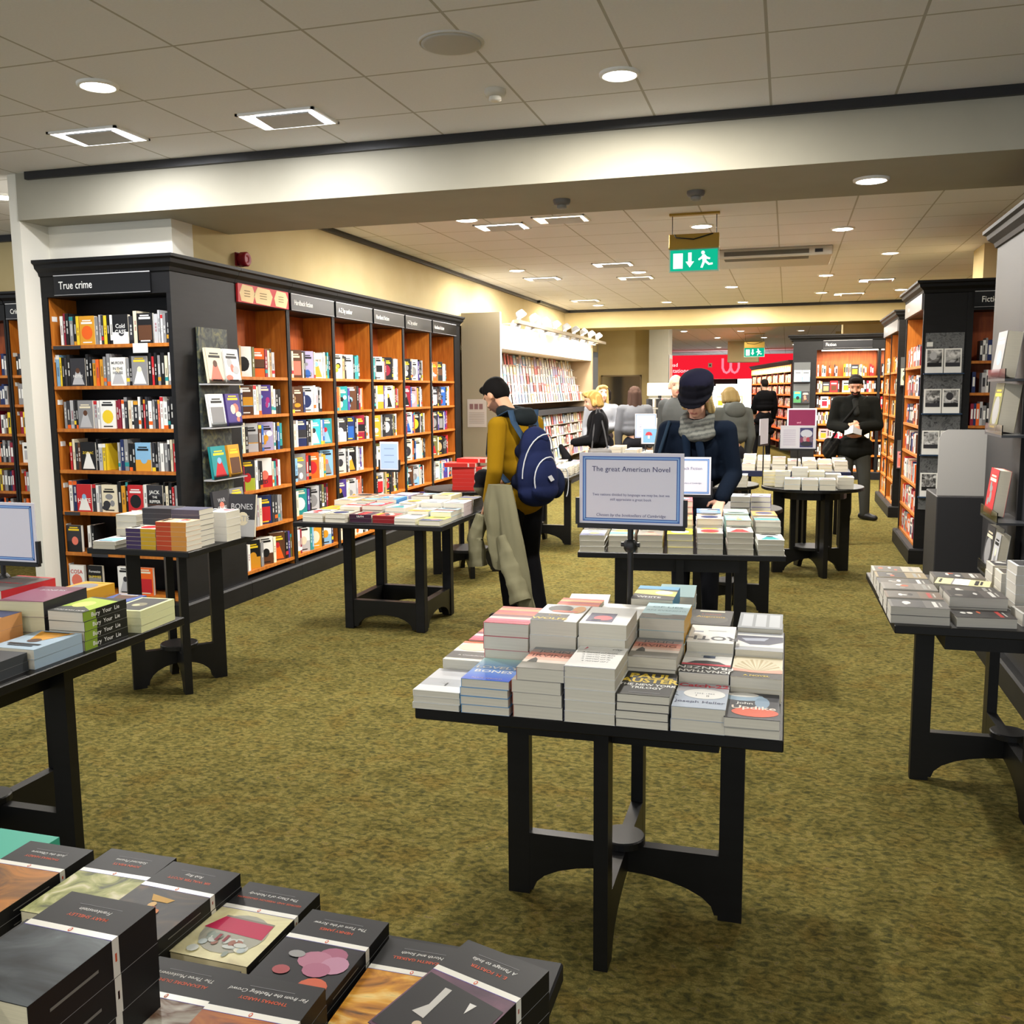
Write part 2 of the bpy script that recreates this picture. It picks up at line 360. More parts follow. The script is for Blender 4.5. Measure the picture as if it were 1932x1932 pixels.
def exit_sign(loc, s, label, rz=0):
    t = empty('exit_sign', loc, rz)
    W, H = .34*s, .155*s
    m = MB(); m.box((-W/2, -.012, -H), (W/2, .012, 0), lin('#cfe8dc'), M_SATIN); m.obj('edge', t)
    g = MB(); g.box((-W/2+.012, -.015, -H+.012), (W/2-.012, -.0125, -.008), (0, 0, 0), M_EXITG)
    y = -.0165
    def pq(pts):
        g.add([(p[0]*s, y, p[1]*s) for p in pts], [tuple(range(len(pts)))], (1, 1, 1), M_EXITW)
    pq([(-.14, -.13), (-.075, -.13), (-.075, -.028), (-.14, -.028)])
    pq([(-.038, -.025), (-.038, -.085), (-.055, -.085), (-.027, -.125), (.002, -.085), (-.015, -.085), (-.015, -.025)])
    g.T = TR(.062*s, y, -.028*s, rx=PI/2); g.disc((0, 0, 0), .012*s, .012*s, (1, 1, 1), M_EXITW, 14); g.T = Matrix.Identity(4)
    for pl in ([(.055, -.045), (.075, -.04), (.092, -.06), (.08, -.09), (.06, -.085)], [(.058, -.05), (.03, -.07), (.035, -.08), (.062, -.065)], [(.085, -.055), (.112, -.065), (.108, -.075), (.086, -.07)],
               [(.062, -.083), (.078, -.088), (.06, -.13), (.046, -.128)], [(.07, -.088), (.084, -.08), (.105, -.1), (.128, -.098), (.128, -.11), (.1, -.113)]): pq(pl)
    g.obj('pictogram', t)
    b = MB(); b.box((-.17*s, -.03, .008), (.17*s, .03, .1*s), (0, 0, 0), M_BRASS, .004); b.box((-.17*s, -.045, .0), (.17*s, .03, .012), (0, 0, 0), M_BRASS); b.obj('housing', t)
    p = MB(); p.box((-.17*s, -.03, .225*s), (.17*s, .03, .24*s), (0, 0, 0), M_BRASS); p.obj('ceiling_plate', t)
    for sx in (-1, 1):
        h = MB(); h.tube([(sx*.15*s, 0, .09*s), (sx*.15*s, 0, .165*s), (sx*.15*s, 0, .235*s)], .004, C('charcoal'), M_SATIN, 6); h.obj('chain', t)
    w = MB(); w.tube([(-.13*s, -.034, .095*s), (-.12*s, -.05, .075*s), (0, -.05, .06*s), (.13*s, -.035, .095*s)], .006, C('black'), M_SATIN, 6); w.obj('cable', t)
    return tag(t, label, 'exit sign', 'lit exit signs')
exit_sign((-.805, 8.47, 2.80), 1.25, 'green lit exit sign with running figure hanging on chains from brass housing')
exit_sign((-.9, 27.0, 2.716), 1.6, 'small distant blue green exit sign above the red fascia')
def alarm():
    t = empty('alarm_sounder', (-4.08, 6.58, 2.62)); m = MB(); m.lathe([(.045, 0), (.045, .02), (.055, .03), (.055, .075), (.045, .085), (.02, .07)], (0, 0, 0), lin('#8e1626'), M_SATIN, 20, 'x'); m.obj('horn', t)
    m = MB(); m.box((0, -.05, -.05), (.012, .05, .05), lin('#7c1220'), M_SATIN); m.obj('back_plate', t); tag(t, 'round red alarm sounder on the cream wall above the bookcase corner', 'alarm')
alarm()
# ------------------------------------------------------------------ bookcases
CORN = [(0, 2.425), (.012, 2.43), (.02, 2.455), (.05, 2.48), (.055, 2.505), (.075, 2.515), (.075, 2.535)]
def cornice(mb, path, prof=CORN, mat=None, depth=.12):
    """moulding along a plan polyline; outward side is to the right of travel"""
    mat = mat or M_BLACK; P = [Vector((p[0], p[1], 0)) for p in path]; ms = []
    for j, p in enumerate(P):
        ns = []
        for a, b in ((j-1, j), (j, j+1)):
            if a >= 0 and b < len(P):
                d = (P[b]-P[a]).normalized(); ns.append(Vector((d.y, -d.x, 0)))
        m = sum(ns, Vector()); m = m/(m.dot(ns[0])) if len(ns) > 1 else ns[0]
        ms.append(m)
    pr = list(prof)+[(-depth, prof[-1][1]), (-depth, prof[0][1])]
    n = len(pr); vs = [tuple(P[j]+ms[j]*o+Vector((0, 0, z))) for j in range(len(P)) for (o, z) in pr]
    fs = [(j*n+k, (j+1)*n+k, (j+1)*n+(k+1) % n, j*n+(k+1) % n) for j in range(len(P)-1) for k in range(n)]
    fs += [tuple(range(n)), tuple(reversed(range(len(vs)-n, len(vs))))]
    mb.add(vs, fs, (0, 0, 0), mat)
PLIN = [(0, 0), (.05, 0), (.05, .125), (.04, .14), (0, .14)]

def part(name, parent, fn):
    m = MB(); fn(m); return m.obj(name, parent)
def header_sign(parent, x0, x1, text, z0=2.292, z1=2.432, kind='black', tx=None, size=.062):
    m = MB()
    if kind == 'black':
        m.box((x0, -.018, z0), (x1, -.001, z1), C('#0d0d0f'), M_GLOSS)
        m.box((x0, -.021, z1-.006), (x1, -.018, z1), C('silver'), M_SATIN); m.box((x0, -.021, z0), (x1, -.018, z0+.005), C('grey'), M_SATIN)
        if text: m.text(text, size, TR((tx if tx is not None else x0+.05), -.0195, (z0+z1)/2-.004, rx=PI/2), C('white'), M_MATTE, 'LEFT', .82, 0, .008)
    else:
        m.box((x0, -.018, z0), (x1, -.001, z1), C('red'), M_SATIN)
        for (cx, w) in ((.17, .11), (.48, .14), (.84, .11)):
            px = x0+(x1-x0)*cx; h = (z1-z0)
            m.add([(px-w*.8, -.019, z0+.01), (px+w*.7, -.019, z0+.004), (px+w, -.019, z0+h*.55), (px+w*.7, -.019, z1-.01), (px-w*.6, -.019, z1-.004), (px-w, -.019, z0+h*.5)], [(0, 1, 2, 3, 4, 5)], C('#f0d7a8'), M_MATTE)
            for k in range(3): m.box((px-w*.4, -.0198, z0+h*(.35+.14*k)), (px+w*.35, -.0193, z0+h*(.38+.14*k)), C('brown'), M_MATTE)
    return m.obj('header_sign', parent)
def shelf_tags(parent, x, zs, y=.03):
    for z in zs:
        m = MB(); m.box((x, y, z), (x+.0015, y+.05, z+.035), C('white'), M_MATTE); m.obj('shelf_label', parent)

def unit(name, loc, rz, W, shelves, label, text=None, signkind='black', top=2.285, D=.30, back=None, left_mat=None, right_mat=None, side_l=.02, side_r=.02, plinth=True, corn=True, tags=True, group=None, sign_x=(.0, None), tsize=.062, tx=None, shelf_d=.27):
    t = empty(name, loc, rz); back = back or M_REDWOOD
    part('back_panel', t, lambda m: m.box((0, D-.015, .14), (W, D, 2.43), (0, 0, 0), back))
    for s, (a, b) in enumerate(((0, side_l), (W-side_r, W))):
        def side(m, a=a, b=b, s=s):
            m.box((a, .012, .14), (b, D-.015, 2.43), (0, 0, 0), (left_mat if s == 0 else right_mat) or M_ORANGE)
            m.box((a, 0, .14), (b, .012, 2.43), (0, 0, 0), M_BLACK)
        part('side_panel', t, side)
    for z in shelves:
        part('shelf', t, lambda m, z=z: m.box((side_l, .008, z-.024), (W-side_r, shelf_d, z), (0, 0, 0), M_ORANGE))
    part('fascia', t, lambda m: m.box((0, -.001, top), (W, D-.015, 2.43), (0, 0, 0), M_BLACK))
    if corn: part('cornice', t, lambda m: cornice(m, [(0, 0), (W, 0)]))
    if plinth: part('plinth', t, lambda m: m.prism([(-o, z) for o, z in PLIN]+[(.2, .14), (.2, 0)], 'x', 0, W, (0, 0, 0), M_BLACK))
    if text is not None or signkind != 'black': header_sign(t, sign_x[0], sign_x[1] or W, text, kind=signkind, size=tsize, tx=tx)
    if tags: shelf_tags(t, side_l+.0005, [z+.17 for z in shelves])
    return tag(t, label, 'bookcase', group)

SH = [1.73, 1.43, 1.135, .835, .535, .2]
BAYY = [6.43, 7.235, 8.065, 8.905, 9.735, 10.565, 11.60]
BAYT = [None, 'Hardback fiction', 'A-Z by author', 'Hardback fiction', 'A-Z by author', 'Hardback fiction']
BAYN = ['first bay', 'second bay', 'third bay', 'fourth bay', 'fifth bay', 'sixth bay']
BAYL = ['black and orange wall bookcase under the red and cream header', 'wall bookcase with hardback header next to the red one', 'wall bookcase with author header, third of the left wall run', 'wall bookcase with hardback header, fourth of the left wall run', 'wall bookcase with author header, fifth of the left wall run', 'last wall bookcase of the left run, beside the taupe panel']
for i in range(6):
    W = BAYY[i+1]-BAYY[i]-.003
    unit('wall_bookcase', (-4.04, BAYY[i], 0), PI/2, W, SH, BAYL[i], BAYT[i], 'black' if i else 'red', group='left wall bookcases', side_l=.022, side_r=.022 if i < 5 else .21, tags=False, tsize=.06,
         sign_x=(.03, W-.01) if i < 5 else (.03, W-.18), D=.31)
# true crime bookcase with its end panel
TSH = [1.95, 1.662, 1.36, 1.062, .76, .46, .165]
def true_crime():
    t = unit('end_bookcase', (-5.10, 5.65, 0), 0, 1.06, TSH, 'tall black end bookcase with orange shelves signed True crime', None, back=M_BLACK, side_l=.05, side_r=.03, right_mat=M_BLACK, corn=False, plinth=False, D=.30, shelf_d=.22)
    header_sign(t, .13, .92, 'True crime', size=.075, tx=.17)
    part('cornice', t, lambda m: cornice(m, [(-.03, 0), (1.06, 0), (1.06, .777)]))
    part('plinth', t, lambda m: cornice(m, [(0, 0), (1.06, 0), (1.06, .777)], PLIN))
    part('end_panel', t, lambda m: (m.box((1.0, .302, 0), (1.06, .777, 2.43), (0, 0, 0), M_BLACK), m.box((1.06, 0, 0), (1.063, .777, 2.43), (0, 0, 0), M_BLACK)))
    part('notice', t, lambda m: (m.box((.74, -.003, 1.885), (.86, -.001, 1.95), C('white'), M_MATTE)))
    for (a, b, z) in ((.07, .3, 1.925), (.07, .2, .737), (.28, .42, .437)): part('shelf_strip', t, lambda m: m.box((a, .003, z-.004), (b, .0075, z+.02), C('charcoal'), M_SATIN))
true_crime()
# taupe end panel of the card wall
def card_wall():
    t = empty('card_display_wall', (-4.06, 11.72, 0))
    part('end_panel', t, lambda m: (m.box((0, 0, 0), (.52, .05, 2.6), (0, 0, 0), M_GREYP), m.box((.52, 0, 0), (.525, .05, 2.6), C('white'), M_SATIN)))
    part('end_panel', t, lambda m: m.box((0, 6.0, 0), (.52, 6.05, 2.52), lin('#b09a7c'), M_MATTE))
    part('back_panel', t, lambda m: m.box((0, .05, 0), (.03, 6.0, 2.45), lin('#8d7d70'), M_MATTE))
    part('canopy', t, lambda m: m.box((.03, .05, 2.15), (.5, 6.0, 2.45), C('#f3ecdd'), M_MATTE))
    part('lower_ledge', t, lambda m: (m.box((.03, .05, 1.22), (.42, 6.0, 1.30), C('charcoal'), M_MATTE)))
    part('plinth', t, lambda m: m.box((.03, .05, 0), (.5, 6.0, .3), C('charcoal'), M_MATTE))
    part('light_rail', t, lambda m: (m.box((.70, .02, 2.455), (.76, 6.1, 2.50), C('#9a8f7c'), M_SATIN), *[m.box((.45, y, 2.46), (.7, y+.02, 2.48), C('#9a8f7c'), M_SATIN) for y in (.3, 2, 4, 5.9)]))
    for i, z in enumerate((1.42, 1.56, 1.70, 1.84, 1.98)):
        part('card_ledge', t, lambda m: m.box((.03, .05, z-.008), (.40-.06*i, 6.0, z), C('#d9c8b8'), M_SATIN))
    for i, z in enumerate((.5, .68, .86, 1.04)):
        part('card_ledge', t, lambda m: m.box((.03, .05, z-.008), (.50-.05*i, 6.0, z), C('#cfc6ba'), M_SATIN))
    tag(t, 'long lit greeting card display wall beyond the taupe end panel', 'card display')
    n = empty('wall_notice', (-3.86, 11.717, 1.32)); m = MB(); m.box((-.13, -.002, -.18), (.13, 0, .18), C('#b3aaa0'), M_SATIN)
    for k in range(3): m.box((-.1+.065*k, -.0028, .05), (-.05+.065*k, -.002, .12), lin('#7a5a58'), M_SATIN)
    for k in range(7): m.box((-.11, -.0028, -.13+.022*k), (.1, -.002, -.124+.022*k), lin('#8f867c'), M_SATIN)
    m.obj('sheet', n); tag(n, 'pale printed notice on the taupe end panel behind the mustard jacket', 'notice')
    rng = random.Random(5); protos = []
    pal = ['white', 'cream', 'pink', '#e8c8c0', 'silver', 'sky', '#c86a68', 'grey', '#d8b88a', 'white', 'white', 'lilac', '#d8d0d4', '#8a7068', 'silver', '#dcd4cc']
    for k in range(26):
        m = MB(); w = rng.uniform(.10, .15); h = rng.uniform(.13, .17); a, b = C(rng.choice(pal)), C(rng.choice(pal))
        m.box((0, -w/2, 0), (.004, w/2, h), a, M_SATIN); x = .0046
        m.quad((x, -w*.35, h*.2), (x, w*.35, h*.2), (x, w*.35, h*.75), (x, -w*.35, h*.75), b, M_SATIN)
        m.quad((x, -w*.3, h*.82), (x, w*.3, h*.82), (x, w*.3, h*.9), (x, -w*.3, h*.9), C(rng.choice(pal)), M_SATIN)
        protos.append(m.mesh('greeting_card'))
    rows = [('upper', z, .31-.06*i) for i, z in enumerate((1.42, 1.56, 1.70, 1.84, 1.98))]+[('lower', z, .42-.05*i) for i, z in enumerate((.5, .68, .86, 1.04))]
    n = 0
    for nm, z, x in rows:
        y = 11.86
        while y < 17.6 and n < 298:
            if z > 1.3 or y > 11.9:
                o = bpy.data.objects.new('greeting_card', protos[rng.randrange(26)]); COL.objects.link(o)
                o.location = (-4.06+x+.05, y, z+.001); o.rotation_euler = (0, -.12, 0)
                tag(o, 'small greeting card standing in the lit %s racks of the card wall' % nm, 'greeting card', 'greeting cards in the %s racks' % nm); n += 1
            y += .165+rng.random()*.02
    for i in range(9):
        spot_lamp((-3.33, 12.0+.66*i, 2.56), 'spot lamp above the card wall rail, %s from the taupe panel' % ORD[i], True)
    for i in range(8):
        spot_lamp((-3.40, 11.95+.72*i, 2.43), 'spot lamp below the card wall rail, %s from the taupe panel' % ORD[i], False)
def spot_lamp(loc, label, upper):
    t = empty('spot_lamp', loc); a = -.5 if upper else .25
    m = MB(); m.T = TR(ry=a); m.lathe([(.05, .07), (.075, 0), (.07, -.006)], (0, 0, 0), C('silver'), M_SATIN, 18); m.obj('housing', t)
    m = MB(); m.T = TR(ry=a); m.lathe([(.066, -.007), (.03, -.012), (.004, -.013)], (0, 0, 0), (1, 1, 1), M_LAMP, 16); m.obj('lens', t)
    m = MB(); m.tube([(0, 0, .06), (0, 0, .0 if upper else .05), (-.02, 0, -.06 if upper else .07)], .008, C('grey'), M_SATIN, 6); m.obj('stem', t)
    if not upper:
        ld = bpy.data.lights.new('bulb', 'AREA'); ld.shape = 'DISK'; ld.size = .1; ld.energy = 7; ld.color = (1, .9, .76)
        lo = bpy.data.objects.new('bulb', ld); COL.objects.link(lo); lo.parent = t; lo.location = (-.01, 0, -.03); lo.rotation_euler = (0, -.45, 0)
    tag(t, label, 'spot lamp', 'spot lamps on the card wall')
card_wall()
# ------------------------------------------------------------------ right hand bookcases
RSH = [1.83, 1.55, 1.26, .99, .72, .46, .165]
R1SH = [1.80, 1.52, 1.25, .98, .7, .43, .165]
def end_case(name, x, y, label, wl, depth_front, text, front_w, shelves_l, rsh, lbl_text='', two=False):
    """island case: left face (towards -X) with bays, end panel towards the camera, front bay to its right"""
    t = empty(name, (x, y, 0))
    # end panel block
    part('end_panel', t, lambda m: m.box((-.005, 0, 0), (.35, .03, 2.43), (0, 0, 0), M_BLACK))
    part('spine_panel', t, lambda m: m.box((.31, .03, .14), (.35, wl, 2.43), (0, 0, 0), M_ORANGE))
    nb = 2 if two else 1
    for k in range(nb+1):
        yy = .03+(wl-.03)*k/nb-(.02 if k == nb else 0)
        part('side_panel', t, lambda m: m.box((0.012, yy, .14), (.31, yy+.02, 2.43), (0, 0, 0), M_ORANGE))
        part('edge_strip', t, lambda m: m.box((0, yy, .14), (.012, yy+.02, 2.43), (0, 0, 0), M_BLACK))
    for z in shelves_l: part('shelf', t, lambda m: m.box((.008, .05, z-.024), (.30, wl-.02, z), (0, 0, 0), M_ORANGE))
    part('fascia', t, lambda m: m.box((0, .03, 2.285), (.31, wl, 2.43), (0, 0, 0), M_BLACK))
    part('header_sign', t, lambda m: (m.box((-.02, .04, 2.29), (-.001, wl-.03, 2.43), lin('#6a6a6c'), M_GLOSS), m.text('Fiction', .06, TR(-.0205, wl*.75, 2.36, PI/2, 0, -PI/2), C('white'), M_MATTE)))
    part('cornice', t, lambda m: cornice(m, [(0, wl), (0, 0), (.35+front_w, 0)]))
    part('plinth', t, lambda m: cornice(m, [(0, wl), (0, 0), (.35+front_w, 0)], PLIN))
    if front_w > .1:
        part('back_panel', t, lambda m: m.box((.35, .28, .14), (.35+front_w, .30, 2.43), (0, 0, 0), M_REDWOOD))
        part('edge_strip', t, lambda m: m.box((.35, -.005, .14), (.40, .03, 2.43), (0, 0, 0), M_BLACK))
        for z in rsh: part('shelf', t, lambda m: m.box((.40, .01, z-.024), (.35+front_w, .27, z), (0, 0, 0), M_ORANGE))
        part('fascia', t, lambda m: m.box((.40, 0, 2.27), (.35+front_w, .28, 2.43), (0, 0, 0), M_BLACK))
        header_sign(t, .40, .35+front_w-.05, text, size=.072, tx=.455)
    shelf_tags(t, .02, [2.0], y=.055)
    return tag(t, label, 'bookcase', 'right hand island bookcases')
end_case('island_bookcase', 1.15, 9.24, 'tall black bookcase with black and white photo display on its end, signed Fiction', 1.33, .3, 'Fiction', 1.3, R1SH, RSH)
end_case('island_bookcase', 1.29, 12.55, 'second tall black bookcase down the right aisle, behind the photo display one', 1.8, .3, '', .05, R1SH, [], two=True)
def far_fiction():
    t = empty('fiction_bookcase', (.06, 17.67, 0)); W = 2.3
    part('pilaster', t, lambda m: m.box((.02, 0, 0), (.42, .3, 2.43), (0, 0, 0), M_BLACK))
    part('back_panel', t, lambda m: m.box((.42, .28, .1), (W, .3, 2.43), (0, 0, 0), M_REDWOOD))
    for x in (1.43,): part('divider', t, lambda m: m.box((x, 0, .1), (x+.05, .28, 2.28), (0, 0, 0), M_BLACK))
    for z in [1.81, 1.53, 1.26, .98, .7, .43, .165]:
        part('shelf', t, lambda m: (m.box((.42, .0, z-.03), (1.43, .27, z), (0, 0, 0), M_ORANGE), m.box((1.48, .0, z-.03), (W, .27, z), (0, 0, 0), M_ORANGE)))
    part('fascia', t, lambda m: m.box((.42, 0, 2.27), (W, .28, 2.43), (0, 0, 0), M_BLACK))
    header_sign(t, .52, 1.33, 'Fiction', size=.08, tx=.56)
    part('cornice', t, lambda m: cornice(m, [(0, .3), (0, 0), (W, 0)])); part('plinth', t, lambda m: cornice(m, [(0.02, .3), (.02, 0), (W, 0)], PLIN))
    # strip light under the sign
    part('strip_light', t, lambda m: m.box((.5, .02, 2.25), (2.2, .06, 2.268), (1, 1, 1), M_LAMPW))
    ld = bpy.data.lights.new('strip', 'AREA'); ld.shape = 'RECTANGLE'; ld.size = 1.7; ld.size_y = .05; ld.energy = 14; ld.color = (1, .78, .5)
    lo = bpy.data.objects.new('strip', ld); COL.objects.link(lo); lo.parent = t; lo.location = (1.35, .04, 2.24)
    tag(t, 'far fiction bookcase with glowing red shelves behind the reading man', 'bookcase')
    t = empty('lit_bookcase', (-1.06, 30.0, 0), -1.396); W = 6.5; nb = 7
    part('back_panel', t, lambda m: m.box((0, .28, .1), (W, .3, 2.2), lin('#6e2418'), M_MATTE))
    for k in range(nb+1): part('divider', t, lambda m, x=(W-.04)*k/nb: m.box((x, 0, .1), (x+.04, .28, 2.2), lin('#3a1a14'), M_MATTE))
    for z in [1.75, 1.47, 1.18, .9, .62, .3]: part('shelf', t, lambda m: m.box((.0, -.003, z-.035), (W, .27, z), C('#f06a20'), M_SATIN))
    part('header', t, lambda m: (m.box((0, -.01, 2.0), (W, .0, 2.18), C('#e8a04a'), M_SATIN), *[m.box((.04+.3*k, -.013, 2.03), (.22+.3*k, -.01, 2.15), C('#f3d9a0'), M_MATTE) for k in range(21)]))
    part('cornice', t, lambda m: cornice(m, [(0, .3), (0, 0), (W, 0)], [(o, z-.26) for o, z in CORN]))
    for k in range(3):
        ld = bpy.data.lights.new('strip', 'AREA'); ld.shape = 'RECTANGLE'; ld.size = 2; ld.size_y = .06; ld.energy = 25; ld.color = (1, .7, .42)
        lo = bpy.data.objects.new('strip', ld); COL.objects.link(lo); lo.parent = t; lo.location = (1.1+2.15*k, -.2, 2.1); lo.rotation_euler = (.35, 0, 0)
    tag(t, 'distant red bookcase with glowing orange shelf edges beside the daylit entrance', 'bookcase')
far_fiction()
# near right case seen edge-on
def near_right():
    t = empty('gondola_bookcase', (1.19, 4.66, 0))
    part('side_panel', t, lambda m: m.box((0, 0, .0), (.04, 1.76, 2.43), lin('#2c2c2e'), M_SATIN))
    part('end_panel', t, lambda m: m.box((.04, 1.72, 0), (1.2, 1.76, 2.43), (0, 0, 0), M_BLACK))
    part('end_panel', t, lambda m: m.box((.04, 0, 0), (1.2, .04, 2.43), (0, 0, 0), M_BLACK))
    part('top_panel', t, lambda m: m.box((.04, .04, 2.40), (1.2, 1.72, 2.43), (0, 0, 0), M_BLACK))
    part('cornice', t, lambda m: cornice(m, [(1.2, 1.76), (0, 1.76), (0, 0), (1.2, 0)]))
    part('plinth', t, lambda m: cornice(m, [(1.2, 1.76), (0, 1.76), (0, 0), (1.2, 0)], PLIN))
    tag(t, 'near black bookcase end seen edge-on beside the grey board', 'bookcase')
    r = empty('book_rack', (1.19, 5.3, 0))
    part('backing', r, lambda m: m.box((-.022, -.1, .55), (-.002, .34, 2.15), lin('#26262a'), M_SATIN))
    part('post', r, lambda m: m.box((-.045, .03, .45), (-.022, .055, 2.2), lin('#1c1c1e'), M_SATIN))
    for z in (1.64, 1.36, .92, .62):
        def pocket(m):
            m.box((-.16, -.09, z-.012), (-.022, .33, z), lin('#3a3c40'), M_GLOSS)
        k = part('pocket', r, pocket); part('clear_lip', k, lambda m: m.box((-.16, -.09, z), (-.155, .33, z+.05), (1, 1, 1), M_CLEAR))
    tag(r, 'black book rack with clear pockets on the near right bookcase end', 'book rack')
    b = empty('display_plinth', (.95, 6.62, 0))
    part('box', b, lambda m: m.box((0, 0, 0), (.62, .5, .9), lin('#2a2a2c'), M_SATIN, .006))
    def board(m):
        pts = [(0, .905), (.6, .905), (.6, 1.33), (.05, 1.33), (.015, 1.31), (0, 1.27)]
        m.prism(pts, 'y', .02, .03, (0, 0, 0), M_GREYB)
    part('backboard', b, board)
    tag(b, 'dark box plinth with grey backboard beside the photo display bookcase', 'display plinth')
near_right()
ASH = [1.785, 1.515, 1.245, .975, .705, .43]
def crime_case():
    unit('alcove_bookcase', (-7.78, 7.2, 0), 0, .86, ASH, 'bookcase signed Crime in the alcove behind the white partition', None, D=.3)
    t = unit('alcove_bookcase', (-6.91, 7.2, 0), 0, .86, ASH, 'orange shelved bookcase in the alcove, next to the Crime one', 'Crime', D=.3, sign_x=(.02, .8))
crime_case()
# ------------------------------------------------------------------ books on shelves
PAPER = [lin('#e4ddca'), lin('#d9d2bf'), lin('#ece7da')]
def ell(cx, cz, rx, rz, n=14): return [(cx+rx*math.cos(2*PI*k/n), cz+rz*math.sin(2*PI*k/n)) for k in range(n)]
def face_art(mb, P, w, h, rng, base, acc, text=None, mat=None):
    """printed cover in plane P(u, v, lift): a picture area, bands, blobs and lines"""
    mat = mat or M_SATIN
    def poly(pts, c, l): mb.add([P(u, v, l) for u, v in pts], [tuple(range(len(pts)))], c, mat)
    def rect(a, b, c, d, col, l): poly([(a, b), (c, b), (c, d), (a, d)], col, l)
    k = rng.randrange(6); a2 = C(rng.choice(['white', 'cream', 'black', 'charcoal', 'red', 'amber', 'sky', 'grey', 'brown', 'salmon']))
    if k == 0: rect(w*.08, h*.1, w*.92, h*.6, acc, .0003)
    elif k == 1: poly(ell(w*.5, h*.42, w*.36, w*.38), acc, .0003)
    elif k == 2: rect(0, 0, w, h*.4, acc, .0003); poly(ell(w*.55, h*.42, w*.22, h*.16), a2, .0006)
    elif k == 3:
        for q in range(4): poly(ell(w*rng.uniform(.2, .8), h*rng.uniform(.15, .6), w*rng.uniform(.1, .26), h*rng.uniform(.06, .16), 9), acc if q % 2 else a2, .0003+.0002*q)
    elif k == 4: poly([(w*.1, h*.05), (w*.9, h*.05), (w*.62, h*.55), (w*.38, h*.55)], acc, .0003); poly(ell(w*.5, h*.55, w*.14, h*.1), a2, .0006)
    else: rect(0, h*.3, w, h*.62, acc, .0003); rect(0, h*.30, w, h*.33, a2, .0006)
    if text:
        for i, (s, v, sz, c) in enumerate(text):
            M = Matrix((Vector(P(1, 0, 0))-Vector(P(0, 0, 0)), Vector(P(0, 1, 0))-Vector(P(0, 0, 0)), Vector(P(0, 0, 1))-Vector(P(0, 0, 0)))).transposed().to_4x4()
            M.translation = Vector(P(w/2, h*v, .0011)); mb.text(s, sz, M, C(c), mat, 'CENTER', 1, 0, .012)
    else:
        tc = C('black') if sum(base) > 1.2 else C(rng.choice(['white', 'cream', 'yellow']))
        v = h*rng.choice([.72, .8]); rect(w*.14, v, w*.86, v+h*.07, tc, .0009)
        rect(w*.22, v+h*.1, w*.78, v+h*.14, tc, .0009)
        if rng.random() < .5: rect(w*.2, h*.06, w*.8, h*.1, tc, .0009)
def spine_book(t, h, d, col, rng, hard=False):
    """upright book, spine facing -y at y=0, thickness along x"""
    m = MB(); e = .003 if hard else 0
    m.box((.0012, .003, e+.0005), (t-.0012, d-e, h-e-.0005), rng.choice(PAPER), M_PAGES)
    for x in (0, t-.0015): m.box((x, 0, 0), (x+.0015, d, h), col, M_SATIN)
    m.box((0, 0, 0), (t, .0025, h), col, M_SATIN)
    ink = C('white') if sum(col) < .9 else C(rng.choice(['black', 'crimson', 'navy', 'charcoal']))
    ink = tuple(.62*q+.38*r for q, r in zip(ink, col)); y = -.0005; a = t*.32; b = t*.68
    k = rng.random()
    z0, z1 = h*rng.uniform(.3, .4), h*rng.uniform(.62, .9)
    nseg = rng.randint(1, 3)
    for q in range(nseg):
        s0 = z0+(z1-z0)*q/nseg; m.quad((a, y, s0), (b, y, s0), (b, y, s0+(z1-z0)/nseg*.72), (a, y, s0+(z1-z0)/nseg*.72), ink, M_SATIN)
    if k < .55:
        c2 = C(rng.choice(['red', 'white', 'black', 'amber', 'teal', 'grey', 'orange', 'yellow']))
        zb = rng.choice([.0, .86, .14]); m.quad((0, y*.6, h*zb), (t, y*.6, h*zb), (t, y*.6, h*(zb+.13)), (0, y*.6, h*(zb+.13)), c2, M_SATIN)
    return m
def face_book(w, h, t, col, acc, rng, text=None):
    """upright book facing -y: cover at y=0"""
    m = MB()
    m.box((.003, .0015, .0015), (w-.001, t-.0015, h-.0015), rng.choice(PAPER), M_PAGES)
    m.box((0, 0, 0), (w, .0015, h), col, M_SATIN); m.box((0, t-.0015, 0), (w, t, h), col, M_SATIN); m.box((0, 0, 0), (.002, t, h), col, M_SATIN)
    face_art(m, lambda u, v, l: (u, -l, v), w, h, rng, col, acc, text)
    return m
SPINES_TC = ['black']*14+['charcoal']*8+['white']*9+['grey']*5+['red']*3+['cream']*5+['crimson']*3+['silver']*5+['amber', 'yellow', 'navy', 'brown', 'sky', 'salmon']
SPINES_HB = ['black']*6+['charcoal']*5+['white']*6+['cream']*5+['grey']*4+['silver']*3+['red', 'brown', 'tan', 'amber', 'navy', 'teal', 'orange', 'olive', 'crimson', 'salmon', 'sky', 'purple', 'blue', 'brown']
NICE = lambda n: n
def place(t, M, x, y, z, rz=0):
    """put a book mesh into the world through the bookcase's matrix"""
    m = M @ TR(x, y, z+.0007, 0, 0, rz); t.matrix_world = m; return t
